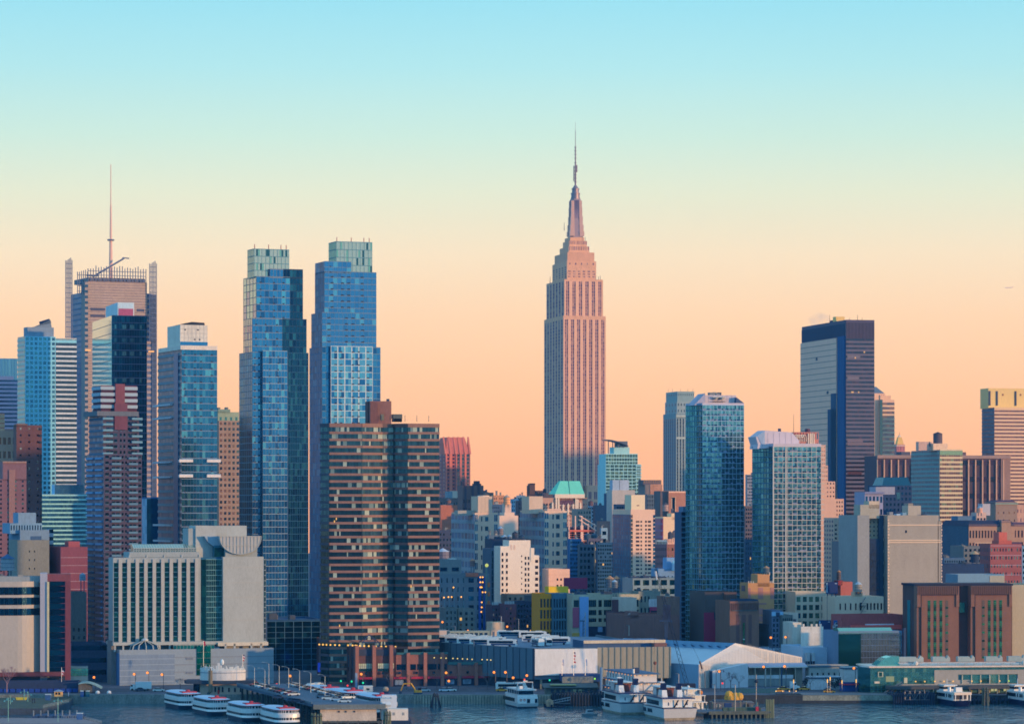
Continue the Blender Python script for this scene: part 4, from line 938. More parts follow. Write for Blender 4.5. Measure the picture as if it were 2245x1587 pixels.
b.rect(b.P('cornice'),'F',xa,-.5,5,0,xb-xa,zb-2.8,zb,.8,tr)
for u in (.16,.3,.44,.58,.72,.86):
    xx = X(1224)+(X(1260)-X(1224))*u
    b.P('arched_window').box(xx-.6,xx+.6,-.9,-.5,Z(1108),Z(1097),gE[0]); b.P('arched_window').cyl(xx,-.7,Z(1097),Z(1096),.6,.4,gE[0],8)
for p,pt in ((1211,1103),(1219,1093),(1224,1092),(1234,1107),(1245,1105),(1256,1106),(1262,1094),(1266,1096),(1272,1104)):
    xx = X(p); b.P('pinnacle').box(xx-.55,xx+.55,-1.4,0,Z(1128),Z(pt),tr); b.P('pinnacle').cyl(xx,-.7,Z(pt),Z(pt-3),.6,.1,tr,6)
b.P('trim').box(X(1224),X(1266),-.9,0,Z(1108),Z(1106.5),tr); b.P('trim').box(X(1211),X(1274),-1,0,Z(1122),Z(1120.5),tr)
b.finish()
b = SB('lower_hotel_wing','lower pale trimmed hotel wing with paired windows below the green roof',1262,1266,1296,1118,2240,W((150,124,112),'wall',.08),P_(5,nf(1118,2240,10.5),.55,.5,G((120,160,180),(90,110,130),(60,70,100))),None,depth=16)
b = SB('steel_frame_site','orange construction frame with netted decks and pale beams between two beige towers',1240,1246,1302,1158,2050,W((80,64,84)),B_(6,nf(1158,2050,12),.6,gShade,sp=W((196,104,84)),v=(.62,1)),None,depth=14,keep=True)
x0,x1,y0,y1,z0,z1 = b.last; bm_ = W((226,176,156),'wall',0)
for i in range(5): b.P('frame_post').box(x0+(x1-x0)*i/4-.35,x0+(x1-x0)*i/4+.35,-2,-1.3,z0+(z1-z0)*.6,z1+(8 if i < 3 else 3),bm_)
for j in range(4): b.P('net_deck').box(x0,x1,-2.6,-1,z1-2-j*6,z1-1-j*6,W((206,96,80) if j % 2 == 0 else (210,150,126)))
b.P('frame_beam').tube((x0+(x1-x0)*.4,-2,z1+8),(x1+1,-2,z1+1.5),.4,bm_); b.P('frame_beam').tube((x0+(x1-x0)*.4,-2,z1+5.5),(x1+1,-2,z1-1.5),.4,bm_)
b.P('frame_mast').box(x0+(x1-x0)*.45,x0+(x1-x0)*.55,-2.4,-1,Z(1184),z1+2,bm_)
b.finish()
gM = G((10,60,104),(16,70,114),(8,50,92),(24,80,120),(14,52,88))
for (l,c,r,t,Yc,col,nx_,sp_y,pal,nm,lb) in (
  (1244,1250,1275,1184,1990,(30,90,140),6,9,gM,'blue_lit_scaffold_block','deep blue block with small yellow lights below the construction frame'),
  (1266,1270,1312,1196,1960,(60,84,104),5,13,gM,'teal_brick_block','dim teal brick block with grouped windows behind the magenta billboard'),
  (1286,1290,1322,1183,1985,(84,80,98),5,12,gShade,'plum_brick_block','dim plum brick block with grouped windows behind the magenta billboard'),
  (1306,1310,1345,1192,1950,(30,74,108),7,8,gM,'dark_gridded_block','dark blue gridded block left of the pink fronted tower'),
  (1300,1304,1328,1110,2300,(84,84,100),0,9,gShade,'blank_brown_tower','blank dark brown tower with sunlit rooftop tower right of the green roof'),
  (1324,1332,1396,1084,2400,(52,70,98),12,8,gShade,'shadowed_office_block','large shadowed office block below the pale glass tower'),
  (1308,1312,1338,1145,2150,(140,100,92),0,9,gShade,'rust_rooftop_block','small rust topped block in shadow below the art deco skyscraper'),
  (1315,1318,1332,1160,2060,(126,150,168),1,16,gShade,'white_chimney_block','narrow pale blue block with two windows between dark blocks'),
  (1284,1288,1306,1110,2420,(160,176,190),4,8,gShade,'white_wing_block','small white wing right of the ornate hotel'),
  (1634,1638,1654,1040,2500,(130,128,140),4,7,gShade,'grey_gap_tower','narrow grey tower in the upper gap between two rounded glass towers'),
  (1630,1634,1654,1112,2000,(96,80,84),4,9,gShade,'brown_gap_block','dim brown block in the middle of the gap between rounded glass towers'),
  (1345,1352,1392,1108,2150,(60,70,92),8,9,gShade,'dark_gable_block','dim block with arched windows behind the pink fronted tower')):
    b = SB(nm,lb,l,c,r,t,Yc,W(col,'wall',.12),P_(nx_,nf(t,Yc,sp_y),.6,.5,pal,skip=.08,lit=.015,litm=litY) if nx_ else None,None,keep=True,seed=c); b.units(2,h=(1,3)); b.finish()
b = SB('sunlit_box_block','small sunlit pink block with nine square windows left of the magenta billboard',1199,1203,1249,1251,1620,W((222,172,150),'wall',.05),P_(3,3,.45,.4,gw2,u=(.33,.85),v=(.7,.93)),None,depth=14,keep=True)
x0,x1,y0,y1,z0,z1 = b.last
for i in range(9): b.rect(b.P('joint'),'F',x0,y0,y1,0,x1-x0,z1-3*i-2,z1-3*i-1.85,.06,W((196,150,134),'wall',0))
b.finish()
# pink front / glass side tower
b = SB('pink_front_tower','pink fronted apartment tower with glass side and bright square bulkhead',1343,1383,1436,1120,1830,W((234,178,150),'wall',.04),
   [P_(1,nf(1120,1830,9.3),.9,.5,G((64,64,92),(90,90,110),(150,150,140),(60,70,96)),u=(.2,.36),v=(0,.93)),P_(1,nf(1120,1830,9.3),.8,.46,gw2,u=(.39,.47),v=(0,.93)),P_(1,nf(1120,1830,9.3),.8,.5,gw2,u=(.58,.67),v=(0,.93)),P_(1,nf(1120,1830,9.3),.9,.5,G((64,64,92),(90,90,110),(140,140,120),(60,70,96)),u=(.7,.84),v=(0,.93)),
    B_(1,nf(1120,1830,9.3),.8,G((110,130,140),(130,140,140)),u=(.0,.08),v=(0,.97)),B_(1,nf(1120,1830,9.3),.8,gBlue,u=(.92,1),v=(0,.97))],
   [G_(12,nf(1120,1830,9.3),gM+G((30,90,130),),W((60,110,140)),lh=.12,lw=.12,nv=8,v=(0,.97))],keep=True,roof=W((120,116,116)))
b.mass(1370,1384,1414,1088,1121,W((255,196,160),'wall',.02),yo=2); x0,x1,y0,y1,z0,z1 = b.last
b.rect(b.P('vent'),'F',x0,y0,y1,(x1-x0)*.4,(x1-x0)*.58,z0+3.6,z0+4.2,.1,W((120,90,90))); b.units(0); b.finish()
# pale glass tower with arc canopy
Y = 2600
b = Bd('pale_glass_tower','pale aqua glass apartment tower with curved steel canopy on its roof',1328,Y,13,'skyscraper')
pg = W((150,196,196),'wall',.05); ga = G((96,150,170),(120,176,184),(80,130,156),(140,190,194))
b.mass(None,1328,1405,1018,None,pg,G_(16,nf(1018,Y,7.5),ga,W((160,200,200)),lh=.2,lw=.1,nv=8),None,depth=26)
b.mass(None,1328,1398,995,1018,pg,G_(12,3,ga,W((170,206,200)),lh=.2,lw=.1),None,depth=22,yo=1)
b.mass(None,1346,1380,980,996,W((150,186,180)),None,None,depth=14,yo=4)
for j in range(7): b.P('balcony').box(b.sx(1393),b.sx(1406),-1.2,0,b.sz(1022+j*8),b.sz(1020+j*8),W((150,190,196)))
cb = W((70,74,90),'metal',0); A0 = [(b.sx(1331+48*i/10),b.sz(963+ (i/10)**1.8*13)) for i in range(11)]
cp = b.P('canopy')
for i in range(10): cp.add([(A0[i][0],2,A0[i][1]),(A0[i+1][0],2,A0[i+1][1]),(A0[i+1][0],16,A0[i+1][1]),(A0[i][0],16,A0[i][1]),(A0[i][0],2,A0[i][1]-.8),(A0[i+1][0],2,A0[i+1][1]-.8),(A0[i+1][0],16,A0[i+1][1]-.8),(A0[i][0],16,A0[i][1]-.8)],[(0,1,2,3),(4,7,6,5),(0,4,5,1),(3,2,6,7),(0,3,7,4),(1,5,6,2)],cb)
for i in (1,3,4,6,8): cp.tube((A0[i][0],3,A0[i][1]),(A0[i][0],3,b.sz(996 if i < 3 else 981)),.4,cb)
b.mass(None,1354,1376,967,982,W((90,96,104)),depth=8,yo=5); b.finish()
b = SB('grey_twin_box_block','pale grey twin mechanical boxes on a low block below the aqua glass tower',1338,1342,1392,1074,2350,W((176,160,152)),None,None,depth=16,keep=True)
b.mass(None,1343,1358,1052,1075,W((150,160,176)),depth=8,yo=1); b.mass(None,1359,1379,1052,1075,W((160,166,180)),depth=8,yo=1); b.finish()
# art-deco dark tower and its neighbours
Y = 2700
b = Bd('tapered_stone_tower','dark grey green tapered stone tower behind the left of two rounded glass towers',1484,Y,13,'skyscraper')
st = W((120,132,134),'wall',.08)
sk = dict(pal=G((46,70,100),(36,58,90),(60,80,104)))
b.mass(1454,1482,1526,906,None,st,C_(7,nf(906,Y,8),.4,.6,G((40,62,92),(30,50,80)),sp=W((70,84,100)),v=(0,.97),pier=W((134,140,138))),C_(6,nf(906,Y,8),.45,.6,G((24,54,88),),sp=W((50,76,100)),v=(0,.97)))
b.mass(1458,1484,1523,880,906,W((140,148,146),'wall',.06),P_(6,2,.3,.4,sk['pal']),P_(4,2,.3,.4,sk['pal']),yo=2)
b.mass(1460,1485,1522,858,880,W((132,146,144),'wall',.06),C_(9,1,.3,.3,sk['pal'],v=(.1,.8)),C_(5,1,.3,.3,sk['pal'],v=(.1,.8)),yo=4)
x0,x1,y0,y1,z0,z1 = b.last
for p in (1465,1474,1492,1508,1519): b.mast(p,851,.15,8)
b.rect(b.P('band'),'F',b.sx(1482),0,5,0,b.sx(1526)-b.sx(1482),b.sz(962),b.sz(958),.7,W((170,170,160)))
b.rect(b.P('band'),'F',b.sx(1482),0,5,0,b.sx(1526)-b.sx(1482),b.sz(914),b.sz(910),.7,W((170,170,160)))
b.finish()
b = SB('bronze_ribbed_block','stepped bronze ribbed block with sunlit crown left of the tapered stone tower',1404,1414,1452,1062,2450,W((120,104,100),'wall',.08),C_(9,nf(1062,2450,8),.4,.6,G((90,60,60),(70,60,76)),sp=W((130,90,80)),pier=W((214,150,120)),u=(.3,1)),None,depth=20,keep=True)
b.mass(None,1410,1450,1052,1062,W((96,80,84)),C_(8,1,.3,.6,G((200,150,120),)),depth=14,yo=2); b.finish()
b = SB('arched_window_block','brown brick block with one tall arched window left of the rounded glass tower',1446,1466,1504,1080,2150,W((172,112,92),'wall',.1),None,None,depth=20,keep=True)
x0,x1,y0,y1,z0,z1 = b.last
b.rect(b.P('arched_window'),'F',x0,y0,y1,(x1-x0)*.2,(x1-x0)*.36,b.sz(1130),b.sz(1092),.2,gNavy[0]); b.rect(b.P('arch_surround'),'F',x0,y0,y1,(x1-x0)*.15,(x1-x0)*.41,b.sz(1131),b.sz(1089),.12,W((206,160,130)))
b.P('arched_window').cyl(x0+(x1-x0)*.28,y0-.05,b.sz(1092),b.sz(1090),(x1-x0)*.08,1.5,gNavy[0],10)
b.rect(b.P('parapet_trim'),'F',x0,y0,y1,0,x1-x0,z1,z1+1,.3,W((236,170,140))); b.mass(None,1448,1470,1076,None,W((100,84,86)),depth=16,yo=3); b.finish()
b = SB('tan_upper_block','dim olive ribbed block behind the pink fronted tower bulkhead',1412,1418,1456,1086,2280,W((84,92,102),'wall',.1),C_(8,nf(1086,2280,9),.4,.6,gShade,sp=W((70,84,96))),None,depth=18)
b = SB('sunlit_billboard_wall','blank sunlit apricot wall block with red striped side right of the pink fronted tower',1434,1454,1486,1136,1990,W((250,184,146),'wall',.03),None,[B_(4,8,.7,G((84,80,120),(70,70,110)),sp=W((150,110,140)),v=(.5,1))],keep=True)
b.mass(None,1472,1486,1128,1137,W((250,184,146),'wall',.03),depth=10); x0,x1,y0,y1,z0,z1 = b.last
b.rect(b.P('red_strip'),'L',b.sx(1454),0,b.sy(1434,b.sx(1454)),b.sy(1434,b.sx(1454))-5,b.sy(1434,b.sx(1454)),b.sz(1185),b.sz(1138),.3,W((170,70,90))); b.units(2); b.finish()
b = SB('brown_window_block','brown brick block with bright lit-looking windows under the triple water tanks',1446,1462,1504,1196,1880,W((140,92,84),'wall',.1),P_(5,6,.35,.4,G((226,180,150),(180,160,140),(70,80,104)),v=(.5,1)),None,depth=20,keep=True)
b.mass(None,1464,1494,1185,1197,W((222,170,150)),depth=8,yo=1); b.finish()
b = SB('dark_navy_block','dark navy block with serrated white parapet right of the pink fronted tower',1430,1436,1462,1196,1860,W((30,50,84)),P_(6,12,.3,.4,gNavy),None,depth=20,keep=True)
b.mass(None,1440,1462,1187,1197,W((110,140,164)),C_(7,1,.5,.8,gShade),depth=10,yo=1); b.finish()
b = SB('white_blue_rooftop','small pale blue rooftop house with white silo below the brown window block',1438,1443,1496,1250,1700,W((110,140,170)),P_(6,4,.3,.4,gDeep),None,depth=14,keep=True)
b.mass(None,1462,1492,1226,1251,W((116,150,184)),depth=8,yo=1)
x0,x1,y0,y1,z0,z1 = b.last; b.P('silo').cyl((x0+x1)/2,-2.2,b.sz(1250),b.sz(1234),2,2,W((150,180,206)),10); b.P('silo').cyl((x0+x1)/2,-2.2,b.sz(1234),b.sz(1229),2,1.1,W((170,200,222)),10); b.finish()
b = SB('grey_loft_building','long grey loft building with wide windows below the pink fronted tower',1384,1387,1504,1271,1620,W((120,134,140),'wall',.08),B_(18,8,.6,gDeep+gTeal,sp=W((126,140,144)),ml=W((126,140,144)),lh=0,lw=.3,nv=6),None,depth=20,keep=True)
b.units(5,dark,h=(1,2)); b.finish()
BR[0] = .93
# ============================================================ rounded glass towers and right-hand skyline
wp = W((196,176,182),'wall',.04); gg = G((90,146,176),(104,158,186),(66,122,156),(124,174,198),(50,102,138),(106,158,184)); gcv = G((76,126,152),(84,136,162),(62,112,138),(98,148,172)); cl_ = W((140,160,172),'wall',.03)
def round_tower(name,label,l,c,r,top,Y,lines,side_lines,u_dark,split,bays,fl_px,cap):
    b = Bd(name,label,c,Y,13,'skyscraper'); n = nf(top,Y,fl_px)
    x1 = b.sx(r); dp = 30; H = b.sz(top)
    xl = b.sx(l,12)
    pts = [(xl,12)]
    for i in range(1,8):
        q = math.pi/2*i/8; pts.append((0+(xl)*(1-math.sin(q)),12*math.cos(q)))
    pts += [(0,0),(x1,0)]
    fl = H/n
    b.P('wall').prism(pts+[(x1,dp),(xl+7,dp)],0,H,W((40,70,100)),W((120,120,124)))
    rn = b.rnd; k = len(pts)-1
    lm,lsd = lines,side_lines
    for j in range(n):
        mb = MB()
        for i in range(k-1): seg_quad(mb,pts[i],pts[i+1],.04,.96,fl*j+.3,fl*(j+1)-.05,.05,rn.choice(gcv))
        b.win.append(('window_band',mb,fl*10))
        mb = MB(); p,q = pts[-2],pts[-1]
        for i in range(bays):
            m = rn.choice(gg) if rn.random() > .12 else gPale[1]
            seg_quad(mb,p,q,(i+.05)/bays,(i+.97)/bays,fl*j+fl*.36,fl*(j+1)-.05,.08,m)
            seg_quad(mb,p,q,(i+.05)/bays,(i+.97)/bays,fl*j+.3,fl*j+fl*.34,.07,rn.choice(gDeep+gg[:2]) if rn.random() < .75 else W((130,130,154),'wall',0))
        b.win.append(('window_band',mb,fl*30))
    sl_ = b.P('floor_slab')
    for j in range(n+1):
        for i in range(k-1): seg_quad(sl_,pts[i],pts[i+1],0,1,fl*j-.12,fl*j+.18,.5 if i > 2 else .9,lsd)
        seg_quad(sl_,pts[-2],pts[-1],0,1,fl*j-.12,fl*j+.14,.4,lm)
        if cap == 2: seg_quad(sl_,pts[-2],pts[-1],.96,1.055,fl*j-.16,fl*j+.16,1.2,lm)
    g = b.P('mullion')
    for i in range(bays//2+1): seg_quad(g,pts[-2],pts[-1],max(0,i*2/bays-.004),min(1,i*2/bays+.004),0,H,.16,lm)
    for u in split: seg_quad(g,pts[-2],pts[-1],u-.012,u+.012,0,H,.55,lm)
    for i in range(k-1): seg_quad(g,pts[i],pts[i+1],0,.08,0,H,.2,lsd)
    if u_dark: seg_quad(b.P('recess'),pts[-2],pts[-1],u_dark[0],u_dark[1],0,H-2,.18,gNavy[0])
    return b,pts,x1,H
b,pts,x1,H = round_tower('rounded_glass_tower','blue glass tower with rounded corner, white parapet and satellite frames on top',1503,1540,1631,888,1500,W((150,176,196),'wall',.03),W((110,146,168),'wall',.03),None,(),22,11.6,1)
b.P('parapet').prism(pts+[(x1,20),(pts[0][0]+3,20)],H,b.sz(883),wp,W((120,120,124)))
b.mass(None,1543,1614,866,885,wp,yo=4,depth=12); X0_,X1_,y0,y1,z0,z1 = b.last
for i in range(1,7): b.rect(b.P('panel_joint'),'F',X0_,y0,y1,(X1_-X0_)*i/7,(X1_-X0_)*i/7+.12,z0,z1,.06,W((170,150,158),'wall',0))
b.P('angled_cap').profile([(b.sx(1522,2),H),(b.sx(1546,2),H+5.5),(b.sx(1546,2),H)],2,14,W((170,160,176)))
b.P('angled_cap').profile([(b.sx(1612,2),H),(b.sx(1614,2),z1-1),(b.sx(1630,2),H+1.2),(b.sx(1630,2),H)],1.5,12,W((60,80,110)))
for p in (1569,1583):
    mb = MB(); xx = b.sx(p,3); mb.cyl(xx,3,z0+2.4,z0+3.4,.4,1.7,W((210,200,190)),10); mb.box(xx-1.6,xx+1.6,2.6,3.4,z0+1.4,z0+1.7,W((90,90,100))); mb.box(xx-1.6,xx+1.6,2.6,3.4,z0+3.6,z0+3.9,W((200,190,180))); mb.build('satellite_dish',b.root)
b.last = (X0_+2,X1_,5,15,0,z1); b.units(4,h=(.6,1.6)); b.mast(1545,861,.15,5,870)
b.finish()
b = SB('glass_tower_wing','lower shaded glass wing attached left of the taller rounded glass tower',1488,1494,1506,1122,1530,W((40,80,114)),B_(3,nf(1122,1530,11.6),.7,gM,sp=W((70,108,134))),None,depth=12,keep=True)
b.mass(None,1498,1506,1110,1122,W((90,120,150)),depth=8); b.finish()
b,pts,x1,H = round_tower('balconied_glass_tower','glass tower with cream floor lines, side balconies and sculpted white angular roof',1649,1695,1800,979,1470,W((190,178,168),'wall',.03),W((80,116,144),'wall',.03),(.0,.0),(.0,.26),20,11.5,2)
b.P('parapet').box(0,x1,-.3,14,H,b.sz(972),wp)
zt = b.sz(943); zc = b.sz(972)
b.P('sculpted_roof').profile([(pts[0][0],H-1),(pts[0][0]+.3,b.sz(974)),(b.sx(1657,4),b.sz(957)),(b.sx(1661,4),b.sz(956)),(b.sx(1678,4),zt),(b.sx(1736,4),b.sz(947)),(b.sx(1752,4),zc+1.5),(b.sx(1752,4),zc-1)],4,16,W((206,184,190),'wall',.04))
b.P('roof_facet').add([(pts[0][0]+.2,12,b.sz(974)),(b.sx(1660,3.9),3.9,b.sz(956)),(b.sx(1677,3.9),3.9,zt),(b.sx(1677,3.9),3.9,zc),(b.sx(1672,3.7),3.7,zc-1)],[(0,4,3,2,1)],W((150,164,186),'wall',.04))
for i in range(5): b.P('panel_joint').box(b.sx(1683+i*13,3.9),b.sx(1683.7+i*13,3.9),3.92,4,zc,zt-1,W((180,160,168),'wall',0))
b.last = (b.sx(1708,5),b.sx(1730,5),6,12,0,zt-.4); b.units(2,dark,h=(.8,1.5)); b.finish()
b = SB('cream_podium_block','cream brick podium with glazed corner windows below the balconied glass tower',1740,1744,1812,1301,1455,W((190,170,150),'wall',.06),P_(5,9,.62,.62,gTeal+gDeep[:1],v=(0,.98)),None,depth=14)
# stepped beige hotel behind
Y = 2350
hbg = W((220,166,140),'wall',.06); gh = G((110,110,120),(90,96,116),(170,150,140))
b = Bd('stepped_beige_hotel','tall beige brick hotel stepping down in setbacks right of the balconied glass tower',1740,Y,13,'skyscraper')
b.mass(None,1738,1810,975,None,hbg,P_(18,nf(975,Y,9.3),.35,.4,gh,skip=.05),None,depth=26,yo=4)
b.mass(None,1738,1815,1020,None,hbg,P_(18,nf(1020,Y,9.3),.35,.4,gh),None,depth=20,yo=2)
b.mass(None,1740,1831,1055,None,hbg,[P_(3,nf(1055,Y,9.3),.4,.4,gh,u=(.78,1))],None,depth=20,yo=0)
b.mass(None,1740,1850,1096,None,hbg,[P_(3,nf(1096,Y,9.3),.45,.45,gh,u=(.84,.99))],None,depth=20,yo=-3)
b.mass(None,1740,1795,947,976,W((196,120,104),'wall',.08),[C_(9,1,.5,.7,G((120,60,66),(100,120,150),(150,90,80)),v=(.3,.95)),P_(9,1,.45,.5,gh,v=(0,.3))],None,depth=16,yo=6)
x0,x1,y0,y1,z0,z1 = b.last
for i in range(5):
    xx = x0+(x1-x0)*(.08+.085*i)
    for q in range(5):
        a0,a1 = math.pi*q/5,math.pi*(q+1)/5; b.P('arch').tube((xx+1.3*math.cos(a0),y0-.6,z1-4+2*math.sin(a0)),(xx+1.3*math.cos(a1),y0-.6,z1-4+2*math.sin(a1)),.3,tr)
    b.P('arch').box(xx+1.2,xx+1.6,y0-.8,y0,z1-7,z1-4,tr)
for u in (.58,.66,.72,.8): b.P('pinnacle').box(x0+(x1-x0)*u-.4,x0+(x1-x0)*u+.4,y0-1,y0,z0+1,z1-1,tr)
b.rect(b.P('terrace_rail'),'F',x0,y0-5,y1,0,x1-x0,z0-3,z0-2,.3,W((226,90,110)))
b.mast(1740,908,.2,8,950); b.P('roof_tank').cyl(x0+(x1-x0)*.62,y0+4,z1,z1+2.5,2,2,W((90,50,66)),10)
b.mass(None,1850,1858,1130,None,hbg,None,None,depth=12,yo=-4); b.finish()
b = SB('beige_setback_block','lower beige brick block with regular paired windows at the foot of the stepped hotel',1806,1828,1854,1138,2150,W((200,164,140),'wall',.06),[P_(3,nf(1138,2150,10),.5,.5,G((70,96,124),(50,76,110),(90,110,130)),v=(0,.96))],[P_(4,nf(1138,2150,10),.5,.5,gShade)],keep=True)
b.mass(None,1850,1865,1178,None,W((180,150,132)),P_(2,18,.4,.4,gShade),None,depth=14); b.finish()
b = SB('olive_loft_block','dim olive loft block with many windows left of the big cream storage slab',1846,1852,1880,1190,1900,W((98,104,112),'wall',.1),P_(7,nf(1190,1900,11),.5,.55,gShade,lit=.01,litm=litY),None,depth=24,keep=True)
b.mass(None,1862,1880,1176,1190,W((98,104,112)),depth=14); b.finish()
# big dark tower
Y = 2750
b = Bd('dark_slab_skyscraper','huge dark slab skyscraper with taupe side, navy notch and bronze striped front',1855,Y,13,'skyscraper')
gk = G((70,70,92),(76,76,98),(62,64,88),(84,80,98)); X,Z = b.sx,b.sz
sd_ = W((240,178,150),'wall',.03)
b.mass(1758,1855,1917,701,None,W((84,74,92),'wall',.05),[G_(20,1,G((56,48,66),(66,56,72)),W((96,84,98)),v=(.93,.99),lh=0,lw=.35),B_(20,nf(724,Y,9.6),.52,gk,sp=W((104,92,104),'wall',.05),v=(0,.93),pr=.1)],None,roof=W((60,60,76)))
x0,x1,y0,y1,z0,z1 = b.last
yc = b.sy(1838,x0); ye = b.sy(1757,x0-2)
zt = b.sz(741,x0,yc)
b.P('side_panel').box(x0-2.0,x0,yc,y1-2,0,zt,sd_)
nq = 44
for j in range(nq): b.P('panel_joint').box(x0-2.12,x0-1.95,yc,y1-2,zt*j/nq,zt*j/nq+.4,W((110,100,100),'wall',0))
b.P('side_crown').box(x0-.3,x0,3,y1,b.sz(736),z1-3,W((20,40,72)))
b.P('notch_glass').box(x0-1.0,x0,1.5,yc,0,zt+1,W((16,70,120)))
for q in (.25,.5,.75): b.P('notch_mullion').box(x0-1.2,x0-.9,yc*q,yc*q+.8,0,zt,W((40,90,130),'wall',0))
b.P('dark_bay').box(x0-2.3,x0-.2,yc,b.sy(1822,x0-2),0,b.sz(862,x0,yc),W((30,64,96)))
b.P('dark_bay').box(x0-2.3,x0-.2,yc,b.sy(1815,x0-2),0,b.sz(896,x0,yc),W((30,64,96)))
for u,v in ((.5,.92),(.2,.78)):
    b.P('side_vent').box(x0-2.2,x0-1.9,yc+(y1-yc)*u,yc+(y1-yc)*u+5,zt*v,zt*v+2.5,W((90,84,92)))
for (u,v) in ((.18,861),(.22,861),(.42,861),(.62,773),(.3,786)):
    mb = MB(); b.rect(mb,'F',x0,y0,y1,(x1-x0)*u,(x1-x0)*u+1,b.sz(v),b.sz(v)+1.2,.6,L((255,190,120),1.0)); mb.build('lit_window',b.root)
for v,w in ((785,.5),(832,.45),(969,.6),(976,1),(1040,.55)):
    mb = MB(); b.rect(mb,'F',x0,y0,y1,1,1+(x1-x0-2)*w,b.sz(v),b.sz(v)+2.4,.3,G((120,116,126),)[0]); mb.build('window_band',b.root)
b.last = (x0+2,x1,6,40,0,z1)
mb = MB(); mb.box(X(1831,30),X(1850,30),28,36,z1-.5,z1+4.2,W((246,186,110))); mb.build('roof_unit',b.root)
mb = MB(); mb.box(X(1822,40),X(1832,40),38,44,z1-.5,z1+1.6,dark); mb.build('roof_unit',b.root)
for p,t,yy in ((1819,690,44),(1828,694,40),(1880,690,10),(1890,697,10),(1862,697,20)): b.mast(p,t,.25,yy,704)
b.finish()
mb = MB(); rn = random.Random(9)    # thin steam puff
puff = bpy.data.materials.new('steam'); puff.use_nodes = True; pt_ = puff.node_tree; pt_.nodes.remove(pt_.nodes['Principled BSDF'])
pv = pt_.nodes.new('ShaderNodeVolumePrincipled'); pv.inputs['Color'].default_value = (.9,.9,1,1); pv.inputs['Density'].default_value = .035
tcn = pt_.nodes.new('ShaderNodeTexCoord'); nn_ = pt_.nodes.new('ShaderNodeTexNoise'); nn_.inputs['Scale'].default_value = .14; pt_.links.new(tcn.outputs['Object'],nn_.inputs['Vector'])
mm_ = pt_.nodes.new('ShaderNodeMapRange'); mm_.inputs['From Min'].default_value = .42; mm_.inputs['From Max'].default_value = .7; mm_.inputs['To Max'].default_value = .04
pt_.links.new(nn_.outputs[0],mm_.inputs[0]); pt_.links.new(mm_.outputs[0],pv.inputs['Density']); pt_.links.new(pv.outputs[0],pt_.nodes['Material Output'].inputs['Volume'])
mb.ball((0,0,0),10,puff,14,8,.7); o = mb.build('steam_puff',None,True); o.location = (wx(1795,2900),2900,wz(700,2900)); tag(o,'faint pale steam puff above the dark slab skyscraper','steam',kind='stuff')
mb = MB()
for i in range(5): mb.ball((-i*3.0,0,i*3.0),2.6+i*.5,puff,10,6,1)
o = mb.build('steam_plume',None,True); o.location = (wx(990,1500),1500,wz(1362,1500)); tag(o,'pale steam plume drifting up beside the brown banded tower','steam',kind='stuff')
# cream tower behind
Y = 2950
b = Bd('cream_balcony_tower','sunlit cream tower with gridded glass bay and domed top right of the dark slab',1922,Y,13,'skyscraper')
ct = W((246,182,148),'wall',.04)
b.mass(None,1905,1941,862,None,ct,P_(3,nf(862,Y,9.6),.2,.5,G((120,90,90),),u=(.6,.95)),None,depth=24,yo=2)
b.mass(None,1930,1953,867,880,ct,None,None,depth=18,yo=1)
b.mass(None,1928,1961,876,None,ct,[B_(6,nf(876,Y,9.8),.62,G((110,110,116),(140,120,110),(90,100,110)),sp=W((252,190,152),'wall',0),v=(0,.985))],None,depth=18)
x0,x1,y0,y1,z0,z1 = b.last
b.rect(b.P('glass_edge'),'F',x0,y0,y1,0,2.6,0,z1,1.3,G((90,110,120),)[0])
xa = b.sx(1918,2); xb = b.sx(1941,2); b.P('dome').prism([(xa,4),(xb,4),(xb,18),(xa,18)],b.sz(862),b.sz(847),W((96,112,130)),sc=.35,cen=(xa,11)); b.finish()
b = SB('gold_topped_tower','small distant brick tower with gold pyramid roof between two larger blocks',1961,1966,1984,974,3900,W((196,110,100),'wall',.05),P_(3,6,.25,.5,gE,v=(.6,1)),None,keep=True)
x0,x1,y0,y1,z0,z1 = b.last; b.P('trim').box(x0-.5,x1+.5,-.6,6,z1-2,z1-1,tr)
b.P('gold_roof').prism([(x0+1,1),(x1-1,1),(x1-1,9),(x0+1,9)],z1,b.sz(958),W((246,180,96)),sc=.5); b.P('lantern').box((x0+x1)/2-1.2,(x0+x1)/2+1.2,3,6,b.sz(958),b.sz(954),tr); b.mast(1972,947,.3,5,956); b.finish()
# piered office block
Y = 2620
b = Bd('piered_office_block','wide dark office block with tall pale vertical piers behind the green gridded tower',1922,Y,13,'skyscraper')
b.mass(None,1922,2214,999,None,W((84,62,72),'wall',.06),[C_(19,8,.86,.3,G((64,58,78),(74,66,84),(56,54,74)),sp=W((74,54,64)),pier=W((216,160,130),'wall',.04),pr=1.6,v=(0,.97))],None,depth=30)
x0,x1,y0,y1,z0,z1 = b.last; b.rect(b.P('roof_band'),'F',x0,y0,y1,0,x1-x0,z1-2,z1+.6,1.8,W((160,124,112)))
b.rect(b.P('end_wall'),'F',x0,y0,y1,(x1-x0)*.93,(x1-x0),0,z1,1.2,W((150,110,96)))
b.mass(None,1976,1996,990,1000,W((90,84,96)),depth=12,yo=3); b.mass(None,2110,2118,991,1000,W((110,80,84)),depth=10,yo=3); b.finish()
